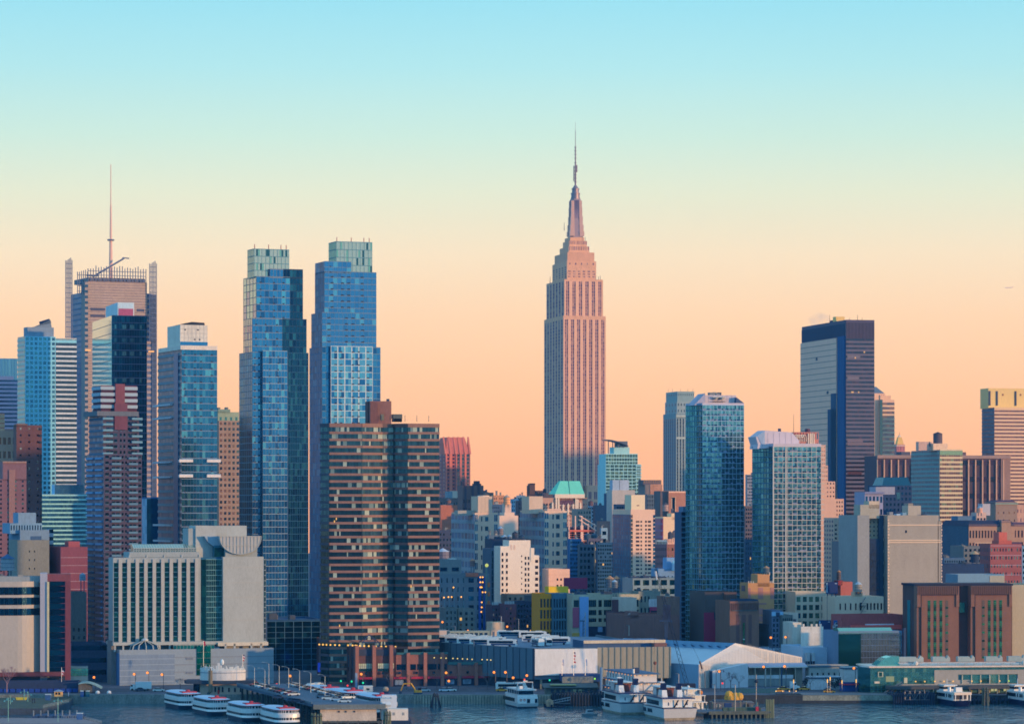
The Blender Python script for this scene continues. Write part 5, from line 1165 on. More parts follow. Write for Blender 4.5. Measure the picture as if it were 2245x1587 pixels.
# far right tower
Y = 2900
b = Bd('striped_cream_tower','sunlit cream striped office tower cut by the right edge, with notched top',2180,Y,13,'skyscraper')
cw = W((250,186,140),'wall',.04)
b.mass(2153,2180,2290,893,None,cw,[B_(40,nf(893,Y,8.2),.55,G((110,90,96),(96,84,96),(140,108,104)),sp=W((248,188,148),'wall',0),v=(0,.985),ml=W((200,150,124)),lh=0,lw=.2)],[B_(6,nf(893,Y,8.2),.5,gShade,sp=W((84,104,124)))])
b.mass(2164,2167,2290,851,894,W((255,190,120),'wall',.03),None,None,yo=14,depth=20)
x0,x1,y0,y1,z0,z1 = b.last
for p in (2167,2183,2224): b.rect(b.P('notch'),'F',x0,y0,y1,b.sx(p,14)-x0,b.sx(p+4.5,14)-x0,b.sz(889,x0,14),b.sz(857,x0,14),.3,W((60,66,84)))
for p in (2197,2236): b.rect(b.P('vent'),'F',x0,y0,y1,b.sx(p,14)-x0,b.sx(p+3,14)-x0,b.sz(867,x0,14),b.sz(863,x0,14),.3,W((150,80,70)))
b.finish()
# green gridded tower
Y = 2250
b = Bd('green_gridded_tower','green and cream gridded office tower with a dark round tank on its roof',2060,Y,13,'skyscraper')
ggr = G((110,90,92),(130,110,100),(120,170,140),(96,84,92),(140,150,120)); n = nf(986,Y,9.6)
b.mass(1998,2060,2110,986,None,W((214,180,140),'wall',.05),[B_(10,n,.55,ggr,sp=W((222,186,146),'wall',0),ml=W((186,160,130)),lh=0,lw=.14),('p',dict(nx=1,nz=1,fw=1,fh=1,pal=G((60,90,90),),u=(.26,.31)))],
       [B_(16,n,.58,G((40,86,112),(50,98,120),(30,74,104)),sp=W((110,150,150),'wall',0),ml=W((104,140,146)),lh=0,lw=.2)],roof=W((120,120,116)))
x0,x1,y0,y1,z0,z1 = b.last; b.rect(b.P('glass_crown'),'F',x0,y0,y1,0,x1-x0,z1-3.6,z1-.6,.5,G((130,180,150),)[0]); b.rect(b.P('cornice'),'F',x0,y0,y1,0,x1-x0,z1-.5,z1+.5,.7,W((236,196,156)))
b.mass(2008,2014,2044,968,986,W((206,160,144)),None,None,yo=8); b.mass(None,2046,2078,972,986,W((240,190,156)),depth=12,yo=5)
mb = MB(); xx = b.sx(2056,10); mb.cyl(xx,10,b.sz(972),b.sz(950),3.2,3.2,W((88,74,84)),14); mb.cyl(xx,10,b.sz(950),b.sz(946),3.4,.2,W((60,54,70)),14); mb.build('roof_tank',b.root)
b.last = (b.sx(2030,5),b.sx(2046,5),5,12,0,b.sz(978)); b.units(3,dark,h=(1,2.5)); b.finish()
# dark blue mansard and neighbours
b = SB('dark_mansard_block','dark navy block with sloped glass penthouse left of the green gridded tower',1924,1932,1999,1064,2120,W((30,54,88),'wall',.1),P_(8,nf(1064,2120,12),.45,.5,gNavy+gDeep[:1]),None,depth=26,keep=True)
x0,x1,y0,y1,z0,z1 = b.last
b.P('mansard').prism([(x0+1,1),(x1,1),(x1,20),(x0+1,20)],z1,b.sz(1046),G((40,90,130),)[0],W((50,60,80)),sc=.8)
b.rect(b.P('wide_window'),'F',x0,y0,y1,(x1-x0)*.5,(x1-x0)*.62,z1-9,z1-4.5,.12,G((80,130,160),)[0]); b.finish()
b = SB('lilac_trimmed_block','small lilac trimmed block with cornice left of the dark mansard block',1891,1896,1936,1081,2050,W((150,142,166),'wall',.08),P_(5,10,.55,.5,gDeep),None,depth=20,keep=True)
x0,x1,y0,y1,z0,z1 = b.last; b.rect(b.P('cornice'),'F',x0,y0,y1,-.5,x1-x0+.5,z1-.5,z1+.8,1.2,W((120,120,150))); b.mass(None,1920,1962,1067,1082,W((150,144,156)),depth=12,yo=6); b.finish()
BR[0] = .885
# big cream storage building
Y = 1660
b = Bd('cream_storage_building','massive blank cream storage building with pale quoins, fire stairs and rooftop bulkheads',1946,Y,13,'building')
cs = W((172,156,142),'wall',.08,sc=.2); qn = W((240,200,170),'wall',.04); X,Z = b.sx,b.sz
b.mass(None,1946,2058,1133,None,cs,None,None,depth=36)
x0,x1,y0,y1,z0,z1 = b.last
b.mass(None,2056,2064,1142,None,cs,None,None,depth=30)
for pyy in (1150,1183.5,1188): b.rect(b.P('stone_band'),'F',x0,y0,y1,0,X(2064)-x0,Z(pyy+1.6),Z(pyy-.4),.25,qn)
for k in range(46):
    z = z1-1.2*k*1.25-2;
    b.rect(b.P('quoin'),'F',x0,y0,y1,0,.9 if k % 2 else .5,z,z+.8,.3,qn); b.rect(b.P('quoin'),'F',x0,y0,y1,X(2063)-x0,X(2064.5)-x0+(0 if k % 2 else .3),z-2,z-1.2,.3,qn)
b.rect(b.P('window'),'F',x0,y0,y1,X(1984.5)-x0,X(1988)-x0,Z(1168),Z(1162),.06,gShade[0])
b.mass(None,1991,2019,1112,1134,W((186,168,152),'wall',.06),depth=9,yo=5); b.mass(None,1991,2002,1103,1113,W((150,136,126)),depth=6,yo=6)
for p,hh,mm in ((1950,2.6,W((140,140,146))),(1966,1.6,W((170,196,220))),(1979,2.2,W((130,160,180))),(2024,1.4,dark)):
    mb = MB(); mb.box(X(p,3),X(p+8,3),3,7,z1,z1+hh,mm); mb.build('roof_unit',b.root)
b.mass(None,1927,1946,1133,None,W((50,72,100),'wall',.1),C_(1,11,.8,.75,gDeep,sp=W((150,150,140)),u=(.45,1)),None,depth=30,yo=6)
b.mass(None,1903,1929,1130,None,W((160,150,130),'wall',.1),P_(3,12,.3,.4,gShade,v=(.6,1)),None,depth=20,yo=8)
b.blk(X(1905,4),X(1930,4),4,8,0,Z(1185),W((22,48,80),'wall',.2),None,None)
b.mass(1877,1880,1906,1133,None,W((156,152,150),'wall',.08),None,None,yo=3,depth=30)
b.mass(None,1886,1928,1110,1134,W((176,164,148),'wall',.08),None,None,depth=10,yo=4); b.mass(None,1905,1928,1102,1112,W((206,180,156),'wall',.08),depth=8,yo=4)
st_ = b.P('fire_stair'); rn = random.Random(1)
for j in range(16):
    z = 3+j*3; st_.box(X(1907,3),X(1927,3),2.6,3.8,z,z+.12,W((24,40,66))); st_.tube((X(1909,3),3,z),(X(1925,3),3,z+3) if j % 2 else (X(1909,3)+.2,3,z+3),.12,W((24,40,66)))
b.finish()
# right cluster
Y = 1990
b = Bd('tiled_roof_office','brown brick office block with dark hipped roof and arched windows at the right',2124,Y,13,'building')
tb = W((178,134,112),'wall',.08); X,Z = b.sx,b.sz
b.mass(2064,2124,2225,1153,None,tb,[P_(14,3,.5,.6,G((70,66,84),(84,76,90),(60,60,80)),v=(.6,.98),u=(0,.92)),P_(14,7,.5,.6,gShade,v=(0,.58))],[C_(22,nf(1153,Y,13),.5,.6,G((34,64,98),(26,54,88)),sp=W((60,84,110)),pier=W((84,104,126)))])
x0,x1,y0,y1,z0,z1 = b.last
b.P('hip_roof').prism([(x0-.6,-.6),(x1,-.6),(x1,y1),(x0-.6,y1)],z1,Z(1141),W((34,44,74),'wall',.1),sc=.88)
b.rect(b.P('arched_row'),'F',x0,y0,y1,4,(x1-x0)*.9,z1-10.6,z1-10,.3,W((206,164,136)))
b.mass(None,2196,2216,1145,None,tb,depth=12,yo=-2); b.P('hip_roof').prism([(X(2195,-2),-2.4),(X(2217,-2),-2.4),(X(2217,-2),10),(X(2195,-2),10)],Z(1145),Z(1140),W((90,70,84)),sc=.7)
b.mass(None,2214,2260,1153,None,tb,P_(6,4,.45,.6,G((70,60,84),),v=(.5,.98)),None,depth=20,yo=2); b.P('hip_roof').prism([(X(2214,2),1.6),(X(2262,2),1.6),(X(2262,2),20),(X(2214,2),20)],Z(1153),Z(1145),W((90,62,84)),sc=.8)
b.finish()
b = SB('brown_square_tower','square brown brick rooftop tower with plum hipped roof at the right',2176,2183,2230,1103,2150,W((156,124,108),'wall',.08),P_(4,5,.2,.3,G((190,150,120),(90,80,90)),v=(.6,.95)),None,depth=20,keep=True)
x0,x1,y0,y1,z0,z1 = b.last; b.P('hip_roof').prism([(x0-.5,-.5),(x1+.5,-.5),(x1+.5,18),(x0-.5,18)],z1,b.sz(1096),W((84,60,84)),sc=.65); b.rect(b.P('cornice'),'F',x0,y0,y1,-.5,x1-x0+.5,z1-.6,z1+.1,.7,W((150,170,150)))
b.mass(None,2228,2262,1110,None,W((206,152,130),'wall',.08),P_(5,12,.3,.4,gE),None,depth=14,yo=2); b.finish()
b = SB('white_plant_block','white rooftop plant house with a copper topped tank in front of the piered office block',2136,2141,2162,1126,2080,W((216,172,156),'wall',.05),P_(3,1,.6,.5,gShade,v=(.93,.97)),None,depth=10,keep=True)
b.mass(None,2154,2171,1107,1128,W((190,176,180),'wall',.04),depth=8,yo=3); b.mass(None,2100,2141,1134,None,W((90,120,150)),P_(5,1,.6,.5,G((160,200,220),),v=(.93,.99)),None,depth=12,yo=2); b.finish()
b = SB('red_brick_apartments','red brick apartment block with pale floor lines and bright windows at the right edge',2148,2171,2240,1196,1720,W((160,84,84),'wall',.1),[P_(11,12,.38,.4,G((70,76,104),(150,190,190),(60,60,90),(110,150,160)),skip=.2)],[P_(6,12,.4,.5,gShade)],keep=True)
x0,x1,y0,y1,z0,z1 = b.last
for j in range(10): b.rect(b.P('stone_band'),'F',x0,y0,y1,0,x1-x0,z1*(1-j/10)-.1,z1*(1-j/10)+.1,.12,W((196,170,186),'wall',0))
b.mass(None,2190,2218,1188,1197,W((196,92,80),'wall',.08),depth=10,yo=2); b.mass(2186,2190,2208,1170,1190,W((206,100,86),'wall',.08),yo=3,depth=8)
b.mass(None,2215,2240,1192,1198,W((84,60,90)),depth=10,yo=3); b.finish()
for (l,c,r,t,Yc,col,nx_,sp_y,nm,lb) in (
  (2110,2113,2152,1200,1850,(110,110,112),4,12,'tan_mid_block','tan block with a white balustrade left of the red brick apartments'),
  (2064,2070,2116,1226,1800,(70,100,130),9,9,'blue_arcade_block','pale blue arcaded low block right of the cream storage building'),
  (2060,2064,2158,1240,1700,(22,56,96),0,9,'navy_shed_block','plain navy shed block above the grey roof block'),
  (2238,2241,2262,1200,1800,(120,150,170),3,12,'grey_edge_block','grey blue block at the very right edge')):
    b = SB(nm,lb,l,c,r,t,Yc,W(col,'wall',.12),P_(nx_,nf(t,Yc,sp_y),.5,.5,gShade,skip=.08) if nx_ else None,None,keep=True,seed=c,depth=22); b.units(2,h=(1,2)); b.finish()
b = SB('grey_roof_block','low grey concrete block with blue and cream halves behind the brick power station',2098,2100,2202,1263,1500,W((120,150,170),'wall',.06),None,None,depth=16,keep=True)
x0,x1,y0,y1,z0,z1 = b.last; b.rect(b.P('cream_half'),'F',x0,y0,y1,(x1-x0)*.68,x1-x0,0,z1+.2,.2,W((176,164,144),'wall',.06)); b.P('dish').ball(((x0+x1)*.44,-.8,z1-4),1.0,W((200,210,210))); b.finish()
BR[0] = .885
# ============================================================ waterfront: depot, sheds, lofts, power station
Y = 1300
b = Bd('bus_depot','long ribbed bus depot with roof parking, blank white screen and beige front',1170,Y,13,'building')
rib = W((84,104,120),'wall',.06); bg_ = W((156,146,130),'wall',.06); X,Z = b.sx,b.sz
dH = Z(1425); x1 = X(1470); D = 120; zb = Z(1489)
def wl(px,Yw):     # world point at that distance, in depot coordinates
    dx,dy = wx(px,Yw)-b.X0,Yw-b.Y0; c_,n_ = math.cos(b.a),math.sin(b.a); return (dx*c_+dy*n_,-dx*n_+dy*c_)
PL = wl(962,1356); PB = wl(962,1440); PR = (x1,D)
poly = [(0,0),(x1,0),PR,PB,PL]
b.P('wall').prism(poly,zb,dH,W((90,104,120),'wall',.06),W((104,124,146),'wall',.12,sc=.2))
b.P('base').prism([(1,2),(x1-1,2),(x1-1,D-1),(PB[0]+1,PB[1]-1),(PL[0]+1,PL[1]+1)],0,zb,W((40,54,76),'wall',.15))
b.P('parapet').box(0,x1,0,.5,dH,dH+.9,rib); b.P('parapet').box(x1-.5,x1,.5,D-.5,dH,dH+.9,rib)
nr = 15; dg_ = W((34,52,78))
for i in range(nr):
    seg_quad(b.P('side_panel'),PL,(0,0),(i+.08)/nr,(i+.92)/nr,zb,dH+.9,.5,W((86,108,124) if i % 3 else (78,100,118),'wall',.05))
    seg_quad(b.P('side_joint'),PL,(0,0),(i+.92)/nr,(i+1.08)/nr,zb,dH+.8,.2,dg_)
xs0,xs1 = X(1172),X(1309)
b.P('blank_screen').box(xs0,xs1,-.7,0,Z(1480),dH+.5,W((224,216,212),'wall',.05,sc=.08))
for i in range(12):
    a = xs1+(x1-xs1)*i/12; b.P('front_panel').box(a+.08,a+(x1-xs1)/12-.45,-.5,0,zb,dH+.9,bg_)
    b.P('front_rib').box(a+(x1-xs1)/12-.45,a+(x1-xs1)/12+.0,-.8,0,zb,dH+.95,W((140,136,126)))
for px_ in (1185,1235,1275,1315,1360,1400,1450): b.P('column').box(X(px_),X(px_+4),.2,1.2,0,zb,W((140,130,110)))
b.P('low_canopy').box(X(1225),X(1308),-9,-1,Z(1492)+0,Z(1476),W((24,66,116),'wall',.1))
b.P('canopy_front').box(X(1232,-9),X(1300,-9),-9.6,-9,Z(1494),Z(1484)+.6,W((120,122,120),'wall',.15,sc=.4))
for i in range(5): b.P('column').box(X(1236+i*15,-8),X(1237.5+i*15,-8),-8.6,-8,0,Z(1494),W((120,110,96)))
for px_,py_ in ((1246,1499),(1276,1499),(1291,1499)): b.P('ceiling_lamp').box(X(px_,-9.3),X(px_+3,-9.3),-9.5,-9.2,Z(py_+.8),Z(py_-.5),L((255,190,120),1.6))
b.P('roof_ramp').box(X(1290),X(1470),8,26,dH,dH+3.2,W((60,86,120),'wall',.1),W((90,120,150)))
b.P('roof_ramp_edge').box(X(1290),X(1470),7.6,8,dH+2.2,dH+3.4,W((214,190,160)))
b.P('roof_bulkhead').box(X(1440),X(1468),4,14,dH,dH+2.2,W((120,84,84)))
# rooftop sheds of the depot
b.P('office_strip').box(b.sx(986,D-14),b.sx(1074,D-14),D-14,D-8,dH,dH+3.6,W((140,150,140)))
for i in range(8): b.P('office_window').box(b.sx(989+i*10.5,D-14),b.sx(995+i*10.5,D-14),D-14.2,D-14,dH+1.2,dH+2.8,gDeep[0])
b.finish()
o = SB('cream_stair_house','cream stair house with two doors behind the bus roof parking',1070,1077,1106,1368,1462,W((216,184,158),'wall',.05),None,None,keep=True,depth=10)
x0,x1_,y0,y1,z0,z1 = o.last; o.rect(o.P('door'),'F',x0,y0,y1,(x1_-x0)*.1,(x1_-x0)*.26,0,o.sz(1384),.1,W((90,110,136)))
o.rect(o.P('door'),'F',x0,y0,y1,(x1_-x0)*.64,(x1_-x0)*.76,0,o.sz(1386),.1,W((60,84,120)))
for q in (.6,.8): o.P('vent_pipe').cyl(x0+(x1_-x0)*q,3,z1,z1+1.2,.35,.35,W((220,200,180)),8)
o.finish()
SB('pale_stair_house','small pale block right beside the brown banded tower above the buses',958,962,985,1386,1462,W((200,180,172),'wall',.05),None,None,depth=10)

# ------------ vehicles
def bus(loc,rz,label,group,L_=12.2,body=(222,218,212),name='city_bus'):
    o = empty(name,loc,rz,label,'bus',group)
    m = W(body,'metal',0); mb = MB(); mb.profile([(-L_/2,.5),(L_/2,.5),(L_/2+.05,2.0),(L_/2-.25,2.95),(L_/2-.6,3.1),(-L_/2+.4,3.1),(-L_/2,2.9)],-1.25,1.25,m)
    mb.box(-L_/2+.5,-L_/2+4,-1.0,1.0,3.1,3.45,m); mb.box(L_/2-5,L_/2-2,-.9,.9,3.1,3.35,m); mb.build('body',o)
    mb = MB(); mb.box(-L_/2+.9,L_/2-1.4,-1.29,1.29,1.55,2.6,gNavy[0]); mb.box(-L_/2+1.6,L_/2-.5,-1.28,1.28,.75,1.45,W((40,66,110),'metal',0)); mb.build('side_glass',o)
    mb = MB(); mb.box(L_/2-.1,L_/2+.09,-1.1,1.1,1.4,2.7,gNavy[1]); mb.build('windscreen',o)
    for x in (-L_/2+2.6,L_/2-2.8):
        for s in (-1,1):
            mb = MB(); w0 = [(x+.5*math.cos(q*math.pi/5),.5+.5*math.sin(q*math.pi/5)) for q in range(10)]; mb.profile(w0,s*1.3-.12,s*1.3+.0,W((30,34,44))); mb.build('wheel',o)
    return o
dZ = GZ+dH
bus0 = bus((wx(1101,1330),1330,dZ),R(-9),'white and blue city bus nearest the depot corner, side on','buses on the depot roof')
bl = ['white city bus on depot roof, %s' % s for s in ('second of the nose-to-tail row from the corner','third of the nose-to-tail row from the corner','fourth of the row, half hidden by the next','fifth of the row, close to the brown tower','leftmost of the row touching the brown tower',
  'roof showing behind the middle of the front row','behind the left of the front row','parked in the second row left of the lone gap','long one far back under the dark trees','far back row, right of the long one')]
for i,(px,Yb,rz) in enumerate(((1062,1339,-8),(1034,1347,-8),(1008,1355,-8),(985,1363,-8),(968,1371,-8),(1048,1366,-6),(1012,1378,-6),(1078,1352,-7),(1120,1418,2),(1168,1412,2))):
    dup(bus0,(wx(px,Yb),Yb,dZ),R(rz),bl[i])
for i,(px,Yb,rz,lb) in enumerate(((1179,1335,104,'white city bus seen nose on, darkest of the group in the middle of the roof'),(1196,1342,284,'white city bus seen from the rear just right of the dark nose-on one'),(1218,1350,178,'white and blue city bus parked alone at the right end of the roof'),(1196,1362,179,'white city bus behind the one parked alone at the right end'),(1176,1376,179,'white city bus farthest back at the right end of the roof'))):
    dup(bus0,(wx(px,Yb),Yb,dZ),R(rz),lb)

def car(loc,rz,col,label,group,name='parked_car',taxi=False,cat='car',head=0):
    o = empty(name,loc,rz,label,cat,group); m = W(col,'metal',0)
    mb = MB(); mb.profile([(-2.3,.35),(2.3,.3),(2.35,.75),(1.2,.98),(-2.1,1.02),(-2.35,.8)],-.88,.88,m); mb.build('body',o)
    mb = MB(); mb.profile([(1.15,.98),(.45,1.42),(-1.1,1.45),(-1.95,1.0)],-.78,.78,gNavy[0]); mb.profile([(.5,1.40),(.3,1.50),(-1.0,1.52),(-1.2,1.42)],-.7,.7,m); mb.build('cabin',o)
    for x in (-1.45,1.45):
        mb = MB(); w0 = [(x+.34*math.cos(q*math.pi/4),.34+.34*math.sin(q*math.pi/4)) for q in range(8)]; mb.profile(w0,-.92,.92,W((28,32,40),'wall',0)); mb.build('wheel',o)
    mb = MB()
    for s in (-.6,.6): mb.box(-2.4,-2.3,s-.15,s+.15,.65,.8,L((255,40,30),1.4) if head else W((120,30,40),'wall',0))
    mb.build('tail_light',o)
    if taxi: mb = MB(); mb.box(-.25,.25,-.5,.5,1.52,1.72,W((230,220,180))); mb.build('roof_sign',o)
    return o
# ------------ parking pier (deck on piles) and its shed
pdm = W((92,104,120),'wall',.2,sc=.2); PA = R(17)
def pier_xy(u,v,o=(wx(690,1140),1140)):     # u across, v inland along the pier
    return (o[0]+u*math.cos(PA)-v*math.sin(PA),o[1]+u*math.sin(PA)+v*math.cos(PA))
PZ = 7.2
o = empty('parking_pier',(wx(690,1140),1140,0),PA,'concrete pier with open air parking deck reaching out from the left shore','pier')
mb = MB(); mb.box(-1,21,0,125,PZ-1,PZ,W((66,84,106),'wall',.15),pdm); mb.build('deck',o)
mb = MB()
for j in range(14):
    for i in (0,20.5): mb.cyl(i,3+j*9,-2,PZ-1,.45,.45,W((50,60,70)),6)
split(mb,'pile',o)
mb = MB(); mb.box(-1.2,-.9,0,125,PZ,PZ+.7,W((96,110,124))); mb.build('kerb',o)
o = empty('pier_shed',(wx(692,1136),1136,0),R(3),'white walled pier shed with a grey canopy edge and small city lettering','building')
mb = MB(); wS = wx(838,1136)-wx(692,1136)
mb.box(1.6,wS-2,.5,16,1.4,5.6,W((214,190,172),'wall',.14,sc=.5)); mb.build('wall',o)
mb = MB(); mb.box(-.8,wS+1.2,-1.2,17,5.6,7.3,W((110,114,112),'wall',.15),W((86,98,114),'wall',.15)); mb.build('canopy',o)
for i in range(7):
    mb = MB(); mb.box(.3+i*3.6,.8+i*3.6,-.9,-.3,-1.5,1.6,W((80,84,84))); mb.build('pile',o)
mb = MB(); mb.box(-.5,wS,-1.0,16,.7,1.4,W((70,74,76),'wall',.3)); mb.build('fender',o)
for u in (7.8,10.2,13.2): mb = MB(); mb.box(u,u+.7,.35,.5,4.4,5,dark); mb.build('window',o)
cu = bpy.data.curves.new('lettering','FONT'); cu.body = 'DEPARTMENT OF MARINE & AVIATION CITY OF NEW YORK'; cu.size = .62; cu.extrude = .03
cu.space_character = 1.12
to = bpy.data.objects.new('lettering',cu); S.collection.objects.link(to); bpy.context.view_layer.update()
dg = bpy.context.evaluated_depsgraph_get(); me = bpy.data.meshes.new_from_object(to.evaluated_get(dg)); bpy.data.objects.remove(to)
lo = bpy.data.objects.new('lettering',me); S.collection.objects.link(lo); lo.parent = o; me.materials.clear(); me.materials.append(W((190,190,190),'wall',0))
lw_ = max(v.co.x for v in me.vertices); lo.location = (3.6,-1.24,5.66); lo.rotation_euler = (R(90),0,0); lo.scale = (17.5/lw_,.9,1)
# fender cluster next to shed
def dolphin(px,Yd,label,h,r,n=7,col=(70,80,84),lean=.6,name='pile_cluster',group=None):
    o = empty(name,(wx(px,Yd),Yd,0),0,label,'mooring piles',group)
    for i in range(n):
        a = 2*math.pi*i/n; mb = MB(); mb.tube((r*math.cos(a),r*math.sin(a),-1),(r*lean*math.cos(a),r*lean*math.sin(a),h*(.93+.07*(i%2))),.28,W(col,'wall',.2),.24,6); mb.build('pile',o)
    mb = MB(); mb.cyl(0,0,h*.75,h*.8,r*lean*1.25,r*lean*1.2,W((40,46,56)),10); mb.build('binding',o)
dolphin(955,1232,'dark cluster of leaning mooring piles alone in the water below the brick podium',5.6,2.2,8,(34,44,62),.35)
dolphin(2161,1246,'pale cluster of upright mooring piles between the two right ferries',7.0,1.4,6,(96,96,84),.7)
dolphin(694,1128,'greenish ribbed pile cluster at the left corner of the white pier shed',4.8,1.7,10,(104,112,92),1)
dolphin(849,1120,'greenish square pile cluster at the right corner of the white pier shed',6.0,1.1,9,(104,106,84),1)
# cars on the pier
cols = [(206,210,214),(60,70,90),(110,120,134),(150,60,70),(44,56,80),(180,186,190),(70,90,120),(214,214,208),(90,100,96),(34,46,70)]
cn = ['silver','dark grey','grey','red','navy','pale grey','blue','white','green grey','black']
c0 = [car((0,0,-60),0,c,'x','cars on the parking pier') for c in cols]
used = [False]*len(cols)
def put_car(k,x,y,z,rz,label,group=None):
    if used[k]: r = dup(c0[k],(x,y,z),rz,label,group); return r
    used[k] = True; o = c0[k]; o.location = (x,y,z); o.rotation_euler = (0,0,rz); o['label'] = label
    if group: o['group'] = group
    return o
rn = random.Random(12); ordn = ['first','second','third','fourth','fifth','sixth','seventh','eighth','ninth','tenth','eleventh','twelfth','thirteenth','fourteenth','fifteenth','sixteenth','seventeenth','eighteenth','nineteenth','twentieth']
for i in range(20):
    k = rn.randrange(10); x,y = pier_xy(18,24+i*4.6); put_car(k,x,y,PZ,PA+R(4),'%s car, %s from the river end in the right row of the pier' % (cn[k],ordn[i]))
for i in range(14):
    k = rn.randrange(10); x,y = pier_xy(3.5,48+i*5); put_car(k,x,y,PZ,PA+R(184),'%s car parked %s from the river end in the left row of the pier' % (cn[k],ordn[i]))
for px,Yc_,k,rz,lb in ((755,1146,7,-4,'white sedan side on, right above the pier shed roof edge'),(738,1156,0,-8,'silver sedan just behind the white sedan on the pier'),(720,1163,7,-8,'white sedan third from the pier end, behind the silver one'),(706,1174,2,-10,'grey sedan fourth from the pier end, near the red kiosk'),
    (642,1150,1,-14,'dark sedan with white roof stripes alone mid pier'),(653,1147,9,-16,'black sedan right of the dark sedan, alone mid pier'),(612,1168,1,-14,'dark grey sedan parked alone nearest the left pier edge')):
    put_car(k,wx(px,Yc_),Yc_,PZ,R(rz),lb)
# ------------ street lamps
def street_lamp(loc,rz,label,group,h=8.5,arm=2.0,glow=None,col=(150,160,166)):
    o = empty('street_lamp',loc,rz,label,'street lamp',group); m = W(col,'metal',0)
    mb = MB(); mb.tube((0,0,0),(0,0,h),.13,m,.08); mb.build('post',o)
    mb = MB(); mb.tube((0,0,h-.1),(-arm*.5,0,h+.55),.07,m); mb.tube((-arm*.5,0,h+.55),(-arm,0,h+.65),.07,m); mb.build('arm',o)
    mb = MB(); mb.box(-arm-.7,-arm+.1,-.2,.2,h+.55,h+.75,m); mb.build('lamp_head',o)
    if glow: mb = MB(); mb.ball((-arm-.3,0,h+.35),.55,L(glow,4)); mb.build('bulb',o,True)
    return o
s0 = None; nm_ = ['nearest the white house','second from the white house','third from the white house','fourth along the left edge','fifth along the left edge','in the middle of the parked cars','beside the red kiosk','farthest out near the shed']
for i,(u,v) in enumerate(((11,122),(11,104),(11,88),(0,98),(0,80),(11,70),(11,52),(11,30))):
    x,y = pier_xy(u,v); lb = 'grey curved street lamp on the parking pier, ' + nm_[i]
    if s0 is None: s0 = street_lamp((x,y,PZ),0,lb,'lamps on the parking pier',8)
    else: dup(s0,(x,y,PZ),0,lb)
# ------------ lit street lamps and traffic lights
def lit_lamp(px,py,Yl,label,col=(255,140,50),r=.5,e=2.4,group='lit street lamps behind the waterfront'):
    o = empty('street_lamp',(wx(px,Yl),Yl,GZ),0,label,'street lamp',group); h = wz(py,Yl)-GZ
    mb = MB(); mb.tube((.6,0,0),(.6,0,h+.4),.12,W((50,60,76),'metal',0)); mb.tube((.6,0,h+.4),(0,0,h+.3),.08,W((50,60,76),'metal',0)); mb.build('post',o)
    mb = MB(); mb.ball((0,0,h),r,L(col,e),8,6); mb.build('bulb',o,True); return o
for px,py,Yl,lb in ((206,1484,1300,'lit orange street lamp alone in the dark gap left of the cream podium'),(294,1477,1292,'lit orange street lamp left of three before the grey podium panel'),(323,1474,1296,'lit orange street lamp, middle of three before the grey podium panel'),(355,1478,1290,'lit orange street lamp, right of three before the grey podium panel'),
    (636,1481,1306,'lit orange street lamp in the dark street right of the cream podium'),(792,1477,1300,'lit orange street lamp before the first brick pier of the podium'),(978,1474,1298,'lit orange street lamp before the middle of the podium'),(984,1492,1290,'lower lit orange street lamp before the middle of the podium'),
    (1083,1473,1298,'lit orange street lamp at the right end of the podium'),(1108,1473,1296,'lit orange street lamp before the ribbed depot wall, left'),(1125,1485,1290,'lit orange street lamp before the ribbed depot wall, lower'),(1155,1480,1288,'lit yellow street lamp at the depot corner'),
    (1046,1349,1580,'lit yellow street lamp in front of the dim construction block'),(1026,1382,1480,'lit orange street lamp behind the depot roof, upper'),(1024,1396,1470,'lit orange street lamp behind the depot roof, lower'),(970,1363,1480,'lit orange street lamp beside the steam plume'),(1112,1373,1500,'lit orange street lamp between stair house and dark trees'),
    (1577,1471,1296,'lit orange street lamp before the white shed corner'),(1674,1461,1300,'lit pale street lamp in front of the open shed'),(1720,1460,1290,'lit orange street lamp at the right end of the open shed'),(1872,1464,1300,'lit orange street lamp left of the green glass terminal'),(1690,1397,1400,'lit orange street lamp in the bare trees, left'),(1722,1396,1400,'lit orange street lamp in the bare trees, right'),(1255,1501,1284,'lit orange street lamp under the depot canopy'),(1272,1501,1284,'small lit red lamp under the depot canopy')):
    lit_lamp(px,py,Yl,lb)
def signal(px,py,Yl,col,label):
    o = empty('traffic_light',(wx(px,Yl),Yl,GZ),0,label,'traffic light','traffic lights along the highway'); h = wz(py,Yl)-GZ
    mb = MB(); mb.tube((.9,0,0),(.9,0,h+1),.09,dark); mb.tube((.9,0,h+.9),(0,0,h+.8),.06,dark); mb.box(-.2,.2,-.1,.2,h-.6,h+.7,dark); mb.build('post',o)
    mb = MB(); mb.ball((0,-.25,h),.38,L(col,1.8),8,6); mb.build('signal_lens',o,True)
for px,py,Yl,col,lb in ((607,1499,1290,(255,50,40),'red traffic light farthest left by the cream podium corner'),(627,1504,1280,(255,50,40),'red traffic light second from the left by the cream podium'),(649,1509,1270,(255,60,30),'red traffic light third from the left, lower'),(703,1502,1282,(255,90,30),'orange red traffic light right of the city bus'),(747.5,1492,1296,(0,220,150),'green traffic light before the dark podium side, left'),(771,1493,1294,(0,220,150),'green traffic light before the dark podium side, right'),(796,1496,1288,(0,220,160),'green traffic light before the first red awning'),(762,1502,1284,(255,50,40),'red traffic light between the green ones'),
    (1150,1489,1284,(255,80,40),'orange red traffic light at the depot corner'),(1205,1490,1288,(0,200,160),'green traffic light under the depot screen'),(1304,1487,1288,(140,220,60),'yellow green traffic light right of the depot canopy'),(1082.5,1399,1465,(80,255,80),'small green traffic light behind the depot roof'),(1584,1497,1284,(255,50,50),'red traffic light on the post before the white shed')):
    signal(px,py,Yl,col,lb)
